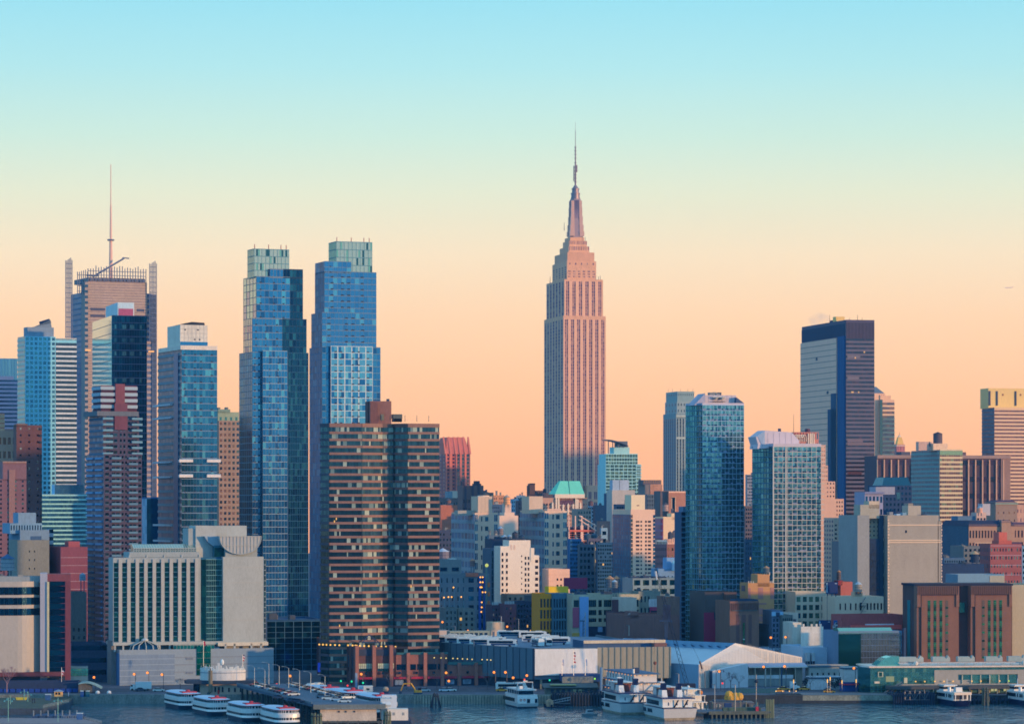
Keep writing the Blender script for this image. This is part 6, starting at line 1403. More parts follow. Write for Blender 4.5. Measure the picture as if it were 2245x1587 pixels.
# ------------ buildings behind the depot
b = SB('construction_tower','grey concrete block under construction with scaffold lifts and work lights',955,960,1073,1262,1560,W((112,122,134),'wall',.08),[P_(5,9,.18,.5,gShade,u=(.02,.55)),P_(2,9,.6,.5,gDeep,u=(.56,.9))],None,depth=22,keep=True)
b.mass(None,960,1011,1230,1263,W((126,130,134),'wall',.08),[P_(2,1,.6,.4,gDeep,v=(.2,.8))],depth=16,yo=2); b.mass(None,986,1001,1224,1231,W((216,210,200)),depth=6,yo=4)
x0,x1,y0,y1,z0,z1 = 0,b.sx(1073),0,22,0,b.sz(1262)
b.rect(b.P('orange_cover'),'F',x0,y0,y1,b.sx(1021),b.sx(1048),z1-.4,z1+1.4,.6,W((190,110,90)))
sc_ = b.P('scaffold');
for i in range(6): sc_.box(b.sx(964+i*10.6,-1.5)-.08,b.sx(964+i*10.6,-1.5)+.08,-1.6,-1.4,0,b.sz(1290),W((100,150,170),'wall',0))
for j in range(8): sc_.box(b.sx(962,-1.5),b.sx(1020,-1.5),-1.7,-1.3,2+j*3.1,2.15+j*3.1,W((110,150,166),'wall',0))
b.P('lift_panel').box(b.sx(1050,-1),b.sx(1055,-1),-1.2,0,0,z1-.5,W((20,80,170))); b.P('lift_panel').box(b.sx(1060,-1),b.sx(1064,-1),-1.2,0,0,z1-.5,W((20,80,170)))
b.P('hoist_mast').box(b.sx(1064.5,-2),b.sx(1068,-2),-2.4,-1.6,0,b.sz(1240),W((110,130,130))); b.P('hoist_light').ball((b.sx(1066.5,-2),-2.6,b.sz(1239)),.9,L((200,210,110),1.3))
for j in range(8): b.P('orange_panel').box(b.sx(1069,-.6),b.sx(1074,-.6),-.8,0,3+j*4.4,5.2+j*4.4,W((200,120,84)))
for px,py in ((1053,1265),(1058,1265),(1053,1276),(1058,1276),(1053,1287),(1056,1287),(1058,1298),(1064,1298),(1056,1320),(1056,1331),(1066,1331),(994,1287),(973,1309),(983,1308),(990,1308),(1011,1308),(1055,1341)):
    mb = MB(); mb.ball((b.sx(px,-2),-2.2,b.sz(py)),.38,L((255,170,70),3),6,4); mb.build('work_light',b.root)
b.finish()
for (l,c,r,t,Yc,col,nx_,sp_y,nm,lb) in (
  (972,976,1002,1336,1520,(104,110,112),3,13,'grey_tenement','grey tenement with dark windows beside the steam plume'),
  (1001,1004,1041,1338,1525,(118,120,118),3,13,'tan_tenement','tan tenement with a faded pink wall mark'),
  (1076,1079,1104,1330,1540,(92,64,84),4,11,'plum_tenement','plum brick tenement, left of two with rows of roof stacks'),
  (1104,1107,1132,1328,1530,(118,68,84),3,11,'red_tenement','red brick tenement with white roof stacks'),
  (1132,1134,1166,1322,1545,(48,58,88),5,11,'navy_tenement','dark navy tenement right of the red brick tenement'),
  (1160,1164,1184,1310,1555,(78,84,96),1,12,'grey_narrow_tenement','narrow grey tenement against the yellow gridded building'),
  (1108,1112,1184,1306,1575,(160,128,112),6,12,'tan_back_block','tan block with dormers below the white stepped building'),
  (1630,1634,1652,1186,1700,(50,72,98),4,11,'navy_gap_block','dark navy block in the lower gap between the two rounded glass towers'),
  (1420,1424,1460,1322,1560,(60,80,104),4,12,'dim_street_block','dim block behind the long red brick wall')):
    b = SB(nm,lb,l,c,r,t,Yc,W(col,'wall',.14),P_(nx_,nf(t,Yc,sp_y),.38,.5,gShade+G((130,140,140),),skip=.05,lit=.03,litm=litY),None,keep=True,seed=c,depth=14)
    if 'stacks' in lb or nm in ('plum_tenement',):
        for i in range(6): b.P('roof_stack').cyl(b.sx(c+3+i*3.6),2,b.last[5],b.last[5]+2.2,.3,.3,W((180,190,196)),6)
    b.finish()
def gridded(name,label,l,c,r,top,Yg,wall,cols,rows,pal,**k):
    return SB(name,label,l,c,r,top,Yg,wall,P_(cols,rows,.58,.78,pal,v=(0,.97)),None,depth=16,**k)
gridded('yellow_gridded_building','mustard yellow gridded loft building beside its teal blue twin',1181,1183,1212,1305,1500,W((236,148,24),'wall',.08),4,6,G((60,60,70),(50,56,70)))
gridded('teal_gridded_building','teal blue gridded loft building between yellow grid and beige lofts',1211,1212.6,1254,1305,1498,W((74,112,134),'wall',.06),7,6,G((24,54,96),(30,62,104)))
b = SB('yellow_roof_box','bright yellow rooftop box below the magenta billboard',1200,1203,1246,1290,1520,W((255,200,40),'wall',.05),None,None,depth=8,bot=1306)
b = SB('beige_loft_building','beige loft building with wide industrial windows, pink panel and blue banner strip',1252,1254,1402,1307,1490,W((190,174,150),'wall',.08),None,None,depth=24,keep=True)
x0,x1,y0,y1,z0,z1 = b.last; X,Z = b.sx,b.sz
for pa,pb_ in ((1258,1269),(1291,1307),(1312,1319),(1324,1340),(1395,1400)):
    for ta,tb_ in ((1315,1330),(1337,1348),(1355,1363)):
        if pa == 1258 and ta > 1316: continue
        mb = MB(); b.rect(mb,'F',x0,y0,y1,X(pa),X(pb_),Z(tb_),Z(ta),.06,gShade[2] if ta > 1350 else G((14,54,80),)[0])
        for q in (1,2,3):
            if pb_-pa > 10: b.rect(mb,'F',x0,y0,y1,X(pa)+(X(pb_)-X(pa))*q/4-.06,X(pa)+(X(pb_)-X(pa))*q/4+.06,Z(tb_),Z(ta),.1,W((70,100,110),'wall',0))
        mb.build('window',b.root)
b.P('pink_panel').box(X(1255.5),X(1269),-.5,0,Z(1375),Z(1331),W((176,80,112),'wall',.06)); b.P('yellow_panel').box(X(1254),X(1270),-.55,0,Z(1410),Z(1387),W((204,160,70),'wall',.06))
b.P('banner').box(X(1270),X(1289),-1.2,0,Z(1400),Z(1308),W((130,168,220),'wall',.05)); b.P('dark_base').box(X(1286),X(1340),-.7,0,0,Z(1373),W((14,36,74),'wall',.1))
b.P('small_sign').box(X(1311,-1),X(1321,-1),-1,-.7,Z(1385),Z(1374),W((130,160,200)))
b.units(3,dark,h=(1,2)); b.finish()
b = SB('dark_mural_building','dark building with a teal wall mural between the beige lofts and the long brick wall',1340,1345,1372,1345,1470,W((90,60,70),'wall',.1),None,None,depth=14,keep=True)
b.P('mural').box(b.sx(1344.5),b.sx(1368),-.3,0,1,b.sz(1351),W((30,110,140),'wall',.35,sc=.4)); b.P('mural_figure').ball((b.sx(1354),-.35,b.sz(1388)),3.1,W((40,80,110),'wall',.5,sc=1.2),10,6,1.1); b.finish()
b = SB('white_patch_building','white patched party wall block above the long brick wall',1340,1356,1396,1314,1480,W((212,188,172),'wall',.14,sc=.4),None,None,depth=12,keep=True)
b.P('brown_side').box(b.sx(1342,-.6),b.sx(1356,-.6),-.6,0,b.sz(1350),b.sz(1314),W((92,54,66),'wall',.12)); b.finish()
b = SB('long_brick_building','long low plain brown brick building with stepped gable behind the white shed roof',1366,1368,1490,1352,1440,W((132,88,84),'wall',.14,sc=.3),None,None,depth=30,keep=True)
b.mass(None,1382,1400,1340,1353,W((132,88,84),'wall',.14),depth=10); b.mass(None,1461,1490,1312,1353,W((128,92,84),'wall',.14),depth=16,yo=1)
b.P('gable').profile([(b.sx(1372),b.sz(1353)),(b.sx(1382),b.sz(1342)),(b.sx(1382),b.sz(1353))],0,1,W((150,130,130))); b.units(3,h=(.8,1.8)); b.finish()
b = SB('grey_roof_building','grey concrete building with white panel and pink hoarding above the long brick wall',1395,1400,1448,1300,1500,W((140,140,132),'wall',.1),P_(3,3,.4,.5,gDeep,u=(.05,.55),v=(.5,1)),None,depth=14,keep=True)
b.P('white_panel').box(b.sx(1422),b.sx(1447),-.4,0,b.sz(1330),b.sz(1313),W((206,196,200))); b.P('pink_hoarding').box(b.sx(1424),b.sx(1447),-.5,0,b.sz(1349),b.sz(1330),W((180,56,104))); b.P('dark_shape').box(b.sx(1426),b.sx(1445),-.6,-.5,b.sz(1349),b.sz(1338),W((24,36,70))); b.units(3,h=(1,2)); b.finish()
def billboard(px0,px1,py0,py1,Yb,zb,label,col,frame=dark,name='billboard',A=8,th=.6,extra=None):
    o = empty(name,(wx(px0,Yb),Yb,zb),R(A),label,'billboard'); w = (wx(px1,Yb)-wx(px0,Yb))*1.02; a,c_ = wz(py1,Yb)-zb,wz(py0,Yb)-zb
    mb = MB(); mb.box(0,w,0,th,a,c_,W(col,'wall',.04)); mb.build('panel',o)
    mb = MB()
    for u in (.15,.5,.85): mb.tube((w*u,th,0),(w*u,th,c_-.3),.25,frame)
    mb.build('support',o)
    if extra: extra(o,w,a,c_)
    return o
billboard(1236,1287,1266,1290.5,1560,wz(1306,1490),'large plain magenta billboard on the loft roofs',(150,40,84),A=4)
def swoosh(o,w,a,c):
    mb = MB(); mb.box(.2,w*.12,-.1,0,a+.5,c-.4,W((150,180,200),'wall',.4,sc=1)); mb.box(w*.75,w*.92,-.1,0,c-.9,c-.6,W((180,190,210),'wall',0)); mb.build('printed_strip',o)
billboard(1811,1837,1275,1301,1440,GZ,'navy billboard with pale strip high beside the balconied glass tower',(14,44,96),extra=swoosh)
billboard(1795,1822,1359,1384,1400,GZ,'navy billboard with pale strip low beside the white crenellated wall',(14,48,100),extra=swoosh)
def carad(o,w,a,c):
    mb = MB(); xc,zc = w*.28,(a+c)/2-.4; h = (c-a)*.3
    mb.profile([(xc-2.2,zc-h),(xc+2.2,zc-h),(xc+2.3,zc),(xc+1.5,zc+h*.4),(xc+1.1,zc+h*1.2),(xc-1.1,zc+h*1.2),(xc-1.5,zc+h*.4),(xc-2.3,zc)],-.1,0,W((196,190,196),'wall',0))
    mb.profile([(xc-1.2,zc+h*.45),(xc+1.2,zc+h*.45),(xc+.9,zc+h*1.1),(xc-.9,zc+h*1.1)],-.16,-.1,dark)
    for s in (-1.7,1.7): mb.box(xc+s-.4,xc+s+.4,-.16,-.1,zc-.4,zc+.1,dark)
    mb.box(xc-1,xc+1,-.16,-.1,zc-h*.7,zc-.2,dark); mb.build('printed_car',o)
billboard(1828,1859,1359,1378,1395,GZ,'blue billboard showing a white car seen head on',(30,84,150),extra=carad)
billboard(1827,1848,1380,1388,1380,GZ,'low white strip billboard under the car advertisement',(226,200,190))
b = SB('red_poster_building','dark brown building with huge magenta and black wall mural',1540,1545,1615,1302,1440,W((84,72,74),'wall',.12),None,None,depth=24,keep=True)
mb = b.P('mural'); a,c_ = b.sz(1408),b.sz(1342); xa,xb = b.sx(1543),b.sx(1588)
mb.box(xa,xb,-.4,0,a,c_,W((150,30,74),'wall',.1,sc=.5))
wq = xb-xa; hq = c_-a
b.P('mural_shape').profile([(xa+wq*.48,c_),(xb,c_),(xb,a+hq*.75),(xa+wq*.82,a+hq*.62),(xa+wq*.8,a+hq*.40),(xa+wq*.7,a+hq*.55),(xa+wq*.66,a+hq*.72),(xa+wq*.5,a+hq*.76)],-.5,-.4,W((20,38,70)))
b.P('mural_shape').profile([(xb-.2,a),(xb-.2,a+hq*.3),(xa+wq*.86,a+hq*.22),(xa+wq*.88,a)],-.5,-.4,W((60,30,60)))
b.mass(None,1588,1615,1303,None,W((120,84,76),'wall',.12),depth=14,yo=-1)
for i in range(6): b.P('fluting').box(b.sx(1589+i*4.5,-1),b.sx(1590+i*4.5,-1),-1.4,-1,b.sz(1345),b.last[5],W((90,62,62)))
b.finish()
b = SB('brown_slot_building','brown brick building with fluted frieze and a green glass slot',1597,1600,1664,1322,1410,W((130,88,76),'wall',.1,sc=.3),None,None,depth=22,keep=True)
x0,x1,y0,y1,z0,z1 = b.last; X,Z = b.sx,b.sz
for i in range(16): b.P('fluting').box(x0+(x1-x0)*i/16,x0+(x1-x0)*i/16+.5,-.4,0,Z(1337),z1,W((96,66,64)))
b.P('frieze_band').box(x0+1,x1-1,-.5,0,Z(1339),Z(1337),W((80,84,90)))
for pa,pb_ in ((1614,1621),(1626,1635),(1641,1648)): b.P('slot').box(X(pa),X(pb_),-.1,0,Z(1410),Z(1347),W((100,66,66)))
b.P('green_glass').box(X(1628.5),X(1632.5),-.2,0,Z(1410),Z(1365),G((70,120,100),)[0]); b.P('green_glass').box(X(1628.5),X(1632.5),-.3,-.2,Z(1402),Z(1400),W((200,200,190)))
b.mass(None,1618,1662,1318,1323,dark,depth=12,yo=3); b.finish()
b = SB('patterned_loft_building','orange tan building with pink blocks of painted pattern and a stepped top',1622,1640,1697,1282,1446,W((204,142,94),'wall',.06),None,None,keep=True)
x0,x1,y0,y1,z0,z1 = b.last; X,Z = b.sx,b.sz
b.mass(None,1661,1687,1263,1283,W((204,142,94),'wall',.06),depth=10,yo=0)
for pa,pb_,ta,tb_ in ((1662,1673,1288,1313),(1640,1646,1288,1313),(1689,1697,1288,1313),(1663,1673,1333,1345),(1663,1673,1350,1362),(1689,1697,1333,1360),(1674,1685,1362,1370),(1674,1681,1378,1400),(1640,1697,1296.5,1298),(1640,1697,1300,1301),(1665,1697,1345,1347),(1665,1697,1370,1372),(1664,1680,1383,1398),(1650,1680,1321,1325)):
    b.P('painted_block').box(X(pa),X(pb_),-.12,0,Z(tb_),Z(ta),W((176,118,112),'wall',.04))
for px_ in (1641,1646,1651,1688,1692): b.P('cell_antenna').box(X(px_,1),X(px_+1.4,1),1,1.3,z1,z1+1.8,W((214,200,194)))
for px_ in (1675,1680,1686): b.P('cell_antenna').box(X(px_,1),X(px_+1.4,1),.6,1,Z(1262),Z(1254),W((224,210,200)))
b.rect(b.P('side_arch'),'L',0,0,b.sy(1622,0),3,8,Z(1296),Z(1284),.2,gNavy[0]); b.finish()
for (l,c,r,t,Yc,col,pal,nx_,sp_y,nm,lb) in (
  (1680,1684,1694,1368,1420,(60,76,96),gShade,2,10,'narrow_street_house','narrow dark house left of the blue grey fronted house'),
  (1690,1693,1715,1342,1415,(96,108,134),gDeep,3,11,'blue_grey_house','blue grey house with tall windows and decorated cornice'),
  (1713,1715,1738,1352,1412,(100,104,104),gShade,5,14,'olive_house','olive grey house with tall windows below the white silo house'),
  (1715,1718,1750,1347,1450,(222,200,184),None,0,9,'white_painted_house','white painted house block with small dark mural'),
  (1700,1712,1739,1328,1500,(88,76,78),None,0,9,'brown_rooftop_house','brown square rooftop block below the balconied glass tower'),
  (1730,1738,1822,1339,1470,(82,66,68),None,0,9,'brown_buttress_wall','long dark brown wall with recessed bays under the cream podium'),
  (1736,1738,1757,1364,1395,(206,192,176),None,0,9,'white_corner_wall','tall corner of the white crenellated wall'),
  (1735,1743,1762,1402,1404,(84,84,100),gShade,2,9,'gable_cottage','small dim gabled cottage behind the white shed'),
  (1765,1771,1804,1400,1406,(120,120,124),None,0,9,'ivy_wall_house','low grey ivy covered wall block'),
  (1800,1805,1823,1400,1408,(150,130,112),gShade,1,9,'tan_gate_house','low tan gate house behind the railings')):
    b = SB(nm,lb,l,c,r,t,Yc,W(col,'wall',.14,sc=.4),P_(nx_,nf(t,Yc,sp_y),.5,.6,pal) if nx_ else None,None,keep=True,seed=c,depth=14)
    x0,x1,y0,y1,z0,z1 = b.last
    if nm == 'brown_buttress_wall':
        for i in range(6): b.P('recess').box(x0+(x1-x0)*(.08+.16*i),x0+(x1-x0)*(.10+.16*i),-.1,0,0,z1-3,dark)
    if nm == 'blue_grey_house': b.P('cornice').box(x0-.3,x1+.3,-.8,0,z1-1.6,z1+.2,W((140,180,210))); b.P('cornice').box(x0+1.4,x1-1.4,-.9,-.8,z1-1.6,z1+.1,dark)
    if nm == 'white_painted_house': b.P('wall_mural').box(x0+(x1-x0)*.64,x0+(x1-x0)*.86,-.1,0,z1-4.6,z1-2,W((90,90,110),'wall',.7,sc=1.5))
    b.finish()
o = empty('crenellated_wall',(wx(1756,1392),1392,GZ),R(6),'white weathered party wall with stepped crenellated top','wall')
mb = MB(); k_ = wx(1757,1392)-wx(1756,1392); h_ = wz(1373,1392)-GZ; pts = [(0,0),(50*k_,0),(50*k_,h_)]
for a_ in (46,37,26): pts += [(a_*k_,h_),(a_*k_,h_+1.1),((a_-4)*k_,h_+1.1),((a_-4)*k_,h_)]
pts += [(8*k_,h_),(8*k_,h_+1.1),(4*k_,h_+1.1),(4*k_,h_),(0,h_)]
mb.profile(pts,0,.8,W((216,200,184),'wall',.2,sc=.4)); mb.build('wall',o)
b = SB('white_loft_building','low cream loft building with small windows, fire escape and rooftop tank',1826,1831,1937,1312,1430,W((222,188,162),'wall',.05),[P_(4,3,.26,.42,gw2,u=(.05,.48),v=(.35,1)),P_(5,3,.46,.42,gw2,u=(.63,.99),v=(.35,1)),P_(1,3,.8,.5,gShade,u=(.5,.55),v=(.35,1))],None,depth=18,keep=True)
x0,x1,y0,y1,z0,z1 = b.last; fe = b.P('fire_escape')
for j in range(3):
    z = z1-3-j*3.6; fe.box(b.sx(1883),b.sx(1898),-1.2,0,z-.1,z,dark); fe.tube((b.sx(1885),-1,z),(b.sx(1896),-1,z+3.6),.12,dark); fe.box(b.sx(1883),b.sx(1898),-1.25,-1.15,z+.9,z+1,dark)
b.mass(None,1874,1891,1297,1313,W((206,164,134),'wall',.06),depth=5,yo=1); b.finish()
b = SB('red_low_building','low red brick building with white roof strip and red awning row before the cream loft',1840,1845,1980,1352,1390,W((170,76,76),'wall',.12),None,None,depth=14,keep=True)
x0,x1,y0,y1,z0,z1 = b.last; b.P('red_canopy').box(b.sx(1866,-2),b.sx(1976,-2),-2.4,-1,b.sz(1379),b.sz(1370),W((240,90,84),'wall',.1,sc=.6)); b.P('white_strip').box(b.sx(1898,-1),b.sx(1960,-1),-1,0,b.sz(1370),b.sz(1367.5),W((210,210,220))); b.finish()
b = SB('red_corner_shop','small red brick shop top right of the upper navy billboard',1838,1843,1869,1279,1500,W((190,100,90),'wall',.08),None,None,depth=10,keep=True); b.mass(None,1838,1847,1272,1280,W((150,50,60)),depth=6); b.finish()
# grey blue panel building
b = SB('glass_panel_building','grey blue panel clad building with dark glass left end and teal sloped roof edge',1836,1838,1978,1388,1350,W((104,124,150),'wall',.06),[G_(12,8,G((108,126,152),(100,118,144),(116,134,158)),W((84,104,130)),lh=.08,lw=.08,nv=14,u=(.35,.98))],None,depth=20,keep=True)
x0,x1,y0,y1,z0,z1 = b.last; b.P('dark_glass').box(x0,x0+(x1-x0)*.35,-.3,0,0,z1-.2,G((20,80,104),)[0])
b.P('sloped_roof').profx([(-.4,z1),(3,z1+2.2),(8,z1+2.2),(8,z1)],x0+.5,x1-4,G((120,196,216),(150,180,216))[0])
for j in range(6): b.P('fire_stair').box(x0+(x1-x0)*.84,x1+1,-1.4,-.3,z1-1-j*2.6,z1-.85-j*2.6,dark)
b.P('fire_stair').box(x1+.2,x1+1.2,-1.4,0,0,z1+2,dark); b.finish()
# brick power station with green glass slots
Y = 1372
b = Bd('brick_power_station','massive brown brick power station with fluted crown and tall green glass slots',2008,Y,10,'building')
pb3 = W((134,90,76),'wall',.1,sc=.3); pb3_shade = W((84,60,62),'wall',.1,sc=.3); X,Z = b.sx,b.sz; gsl = G((30,130,110),(50,156,130),(20,100,96),(70,160,130),(16,80,84))  # second brick is the first one darkened for the shaded side
b.mass(1979,2007,2217,1284,None,pb3_shade,None,None,yo=4)
x0,x1,y0,y1,z0,z1 = b.last
XL = x0; b.P('roof_edge').box(x0-.5,x1+.5,3,y1+.5,z1,z1+.9,W((26,34,60)))
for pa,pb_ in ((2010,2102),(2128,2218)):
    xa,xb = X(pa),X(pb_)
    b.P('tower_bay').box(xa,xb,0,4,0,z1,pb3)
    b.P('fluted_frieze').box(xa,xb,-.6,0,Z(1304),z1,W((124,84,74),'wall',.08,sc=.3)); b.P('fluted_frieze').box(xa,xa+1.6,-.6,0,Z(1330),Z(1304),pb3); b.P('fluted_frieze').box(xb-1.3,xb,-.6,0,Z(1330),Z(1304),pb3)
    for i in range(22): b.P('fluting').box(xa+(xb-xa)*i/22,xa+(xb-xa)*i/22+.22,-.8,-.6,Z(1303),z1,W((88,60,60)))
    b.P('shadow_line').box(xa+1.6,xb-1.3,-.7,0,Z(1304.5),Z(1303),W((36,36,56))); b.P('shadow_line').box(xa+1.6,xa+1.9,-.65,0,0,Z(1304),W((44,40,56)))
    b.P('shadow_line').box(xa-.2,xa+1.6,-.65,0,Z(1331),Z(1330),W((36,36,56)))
    offs = (24,37,50,63) if pa == 2010 else (25,38,50.5,63)
    for i,of in enumerate(offs):
        mb = MB(); u = X(pa+of); dim = (i == 3 and pa == 2010) or (i == 0 and pa != 2010)
        for j in range(28):
            z = Z(1444)+(Z(1316)-Z(1444))*j/28
            mb.box(u,u+1.15,-.12,0,z+.04,z+(Z(1316)-Z(1444))/28-.04,(W((100,84,80),'wall',0) if dim and j % 4 else gsl[(i*5+j*3) % 5]))
        mb.build('glass_slot',b.root)
mb = MB(); mb.box(XL-.2,XL,b.sy(1996,XL),b.sy(1990,XL),Z(1444),Z(1317),W((10,110,120),'wall',0)); mb.build('glass_slot',b.root)
b.P('link_bridge').box(X(2103,2),X(2115,2),2,4,Z(1343),Z(1321),G((50,110,120),)[0]); b.finish()
SB('tan_blank_wall_block','plain tan block cut by the right edge beside the brick power station',2216,2219,2290,1286,1395,W((186,166,140),'wall',.06),None,None,depth=30)
# ============================================================ white sheds
def atz(px,py,z): Yq = (HC-z)*F/(py-HY); return Vector((wx(px,Yq),Yq,z))
def quads(mb,pts,m,t=None): mb.add([tuple(p) for p in pts],[tuple(range(len(pts)))],m)
o = empty('white_gabled_shed',(wx(1612,1330),1330,GZ),0,'big white corrugated shed with low gable and long blue grey ridge monitor','building'); org = Vector(o.location)
ws = W((226,208,196),'wall',.04); wr = W((190,202,210),'wall',.05); wb_ = W((130,160,186),'wall',.05)  # pinkish lit front and bluish shaded side of one white, as separate colours
A_ = atz(1612,1409,20.2); B_2 = atz(1368,1398,20.2); C_2 = atz(1532,1456,12.6); E_ = atz(1758,1440,13.6); dv = B_2-A_; lo_ = Vector((0,0,-2.8))
A2 = A_+lo_;
def rel(*p): return [q-org for q in p]
def down(p,z=GZ): return Vector((p.x,p.y,z))
mb = MB(); quads(mb,rel(down(C_2),down(E_),E_,A_,C_2),ws); quads(mb,rel(down(C_2+dv),C_2+dv,A_+dv,E_+dv,down(E_+dv)),ws)
quads(mb,rel(C_2,C_2+dv,down(C_2+dv),down(C_2)),wb_); quads(mb,rel(E_,down(E_),down(E_+dv),E_+dv),ws); mb.build('wall',o)
mb = MB()
n_ = 70
for i in range(n_):
    p = C_2.lerp(E_,(i+.5)/n_); top = p.z if True else 0
    u = (i+.5)/n_; ua = (A_-C_2).length/((A_-C_2).length+(E_-A_).length)
    zt = (C_2.z+(A_.z-C_2.z)*u/ua if u < ua else A_.z+(E_.z-A_.z)*(u-ua)/(1-ua))-.3
    q = p-org; mb.box(q.x-.06,q.x+.06,q.y-.30,q.y-.1,0,zt-GZ,W((206,190,180),'wall',0))
mb.build('corrugation',o)
mb = MB(); quads(mb,rel(A2,A2+dv,C_2+dv,C_2),wr); quads(mb,rel(A_,E_,E_+dv,A_+dv),wr); mb.build('roof',o)
mb = MB(); quads(mb,rel(A_,A_+dv,A2+dv,A2),wb_)
for i in range(13):
    p = A2+dv*(i+.5)/13-org+Vector((-.2,-.3,.6)); mb.add([tuple(p),tuple(p+Vector((-1.4,-.6,.9))),tuple(p+dv*.02+Vector((-1.4,-.6,.9))),tuple(p+dv*.03)],[(0,1,2,3)],W((60,96,130)))
mb.build('ridge_monitor',o)
b = Bd('open_fronted_shed','low shed with grey canopy and open dim bays before the white gabled shed',1639,1322,8,'building'); X,Z = b.sx,b.sz
x1 = X(1758)
b.P('canopy').profx([(-3,Z(1461)),(-3,Z(1461)-.35),(4,Z(1454)-.2),(4,Z(1454))],0,X(1768),W((150,158,176),'wall',.06)); b.P('canopy_edge').box(0,X(1768),-3.15,-3,Z(1462.5),Z(1460.5),W((220,200,184)))
b.P('rear_wall').box(0,x1,3,4,0,Z(1456),W((150,132,116),'wall',.12)); b.P('low_wall').box(0,X(1755),-1,-.4,0,Z(1488),W((140,142,144),'wall',.1)); b.P('white_panel').box(0,X(1738),-.8,-.5,Z(1487),Z(1479),W((210,208,212)))
for p in (1652,1686,1706,1740): b.P('column').box(X(p),X(p+1.6),-2.6,-2.2,0,Z(1462),W((170,156,140)))
b.P('tall_post').box(X(1712,-3),X(1714.5,-3),-3.6,-3.1,0,Z(1461),dark); b.P('tall_post').box(X(1676,-3),X(1678.5,-3),-3.6,-3.1,0,Z(1464),W((206,196,184))); b.P('end_wall').box(X(1742),x1,-1.2,-.9,0,Z(1463),W((130,120,110),'wall',.1)); b.finish()
o = empty('small_white_shed',(wx(1562,1306),1306,GZ),0,'smaller white shed with shade-toned left wall in front of the gabled shed','building'); org = Vector(o.location)
a = Vector((wx(1562,1306),1306,wz(1470,1306))); c = Vector((wx(1640,1314),1314,wz(1454,1314))); d = Vector((wx(1574,1372),1372,wz(1449,1372))); l_ = Vector((wx(1498,1348),1348,wz(1468,1348)))
mb = MB(); quads(mb,rel(down(a),down(c),c,a),W((200,196,200),'wall',.05)); quads(mb,rel(down(l_),down(a),a,l_),W((40,74,110),'wall',.08)); quads(mb,rel(down(c),down(d),d,c),ws); quads(mb,rel(down(d),down(l_),l_,d),ws); mb.build('wall',o)  # left wall of the white shed coloured navy to carry its shade
mb = MB(); quads(mb,rel(a,c,d,l_),wr); mb.build('roof',o)
b = SB('pale_blue_hall','pale blue windowless hall with two rooftop silos boxes right of the white gabled shed',1756,1760,1868,1423,1362,W((170,184,200),'wall',.05),None,None,depth=30,keep=True)
for p in (1767,1778): b.P('silo_box').box(b.sx(p,-2),b.sx(p+7,-2),-3,-1,b.sz(1448),b.sz(1430),W((160,170,176))); b.P('silo_frame').box(b.sx(p+1,-2),b.sx(p+1.6,-2),-3,-1,0,b.sz(1448),dark); b.P('silo_frame').box(b.sx(p+6,-2),b.sx(p+6.6,-2),-3,-1,0,b.sz(1448),dark)
b.mass(None,1866,1881,1436,None,W((110,140,170)),depth=10,yo=2); b.finish()
b = SB('pale_blue_rear_hall','low pale blue hall strip behind the right slope of the gabled shed',1618,1622,1762,1426,1400,W((160,180,200),'wall',.05),None,None,depth=16,keep=True)
for i in range(14): b.P('roof_railing').box(b.sx(1625+i*9.5),b.sx(1625+i*9.5)+.15,.2,.4,b.last[5],b.last[5]+2,steel)
b.P('roof_railing').box(b.sx(1622),b.sx(1758),.2,.35,b.last[5]+1.6,b.last[5]+1.8,steel); b.finish()
for (l,r,t,Yc,col,nm,lb) in ((1772,1860,1462,1322,(150,150,146),'white_site_cabin','white site cabin with dark roof line and small windows behind bare trees'),(1848,1884,1466,1312,(196,190,186),'red_trimmed_kiosk','white kiosk with blue base left of the green glass terminal'),(1774,1842,1487,1296,(206,202,204),'white_hoarding','long white hoarding wall along the highway'),(1848,1884,1501,1284,(20,60,130),'blue_tent','blue and red vendor tent beside the terminal')):
    b = SB(nm,lb,l,l+2,r,t,Yc,W(col,'wall',.12),P_(7,1,.25,.4,gShade) if nm == 'white_site_cabin' else None,None,keep=True,depth=5)
    x0,x1,y0,y1,z0,z1 = b.last; b.P('roof_edge').box(x0-.3,x1+.3,-.4,5,z1,z1+.5,W((200,50,80) if nm == 'blue_tent' else (40,80,110))); b.finish()
# ============================================================ green glass ferry terminal
b = Bd('ferry_terminal','long green glass ferry terminal with louvred panels and rooftop units',1908,1272,7,'building')
X,Z = b.sx,b.sz; gf = G((84,144,156),(98,158,164),(68,130,150),(126,172,168),(74,134,150)); b.mass(None,1908,2300,1463,None,W((60,110,120)),None,None,depth=22,parapet=False)
x0,x1,y0,y1,z0,z1 = b.last; xg = X(2048)
b.P('left_glass').add([(0,0,0),(0,0,z1),(X(1884,7),9,z1),(X(1884,7),9,0)],[(0,1,2,3)],G((20,100,130),)[0]); b.P('left_glass').add([(0,0,z1),(X(1884,7),9,z1),(0,14,z1)],[(0,2,1)],W((150,170,180)))
b.fac('F',0,xg,0,y1,0,z1-.3,W((60,110,120)),G_(17,6,gf,W((40,110,120)),lh=.08,lw=.08))
b.fac('F',xg,x1,0,y1,Z(1468),z1-.3,W((60,110,120)),G_(22,1,gf,W((40,110,120)),lh=.1,lw=.1))
b.P('roof_cap').box(-.6,x1,-.9,y1,z1,z1+.55,W((240,206,186)))
lv = W((168,156,146),'wall',.06)
b.P('louvre_panel').box(xg,X(2100),-.35,0,Z(1504),Z(1469),lv); b.P('louvre_panel').box(X(2100),x1,-.35,0,Z(1479),Z(1469),lv); b.P('louvre_panel').box(X(2231),x1,-.35,0,Z(1504),Z(1479),lv); b.P('louvre_panel').box(X(2100),X(2130),-.35,0,Z(1500),Z(1491),lv)
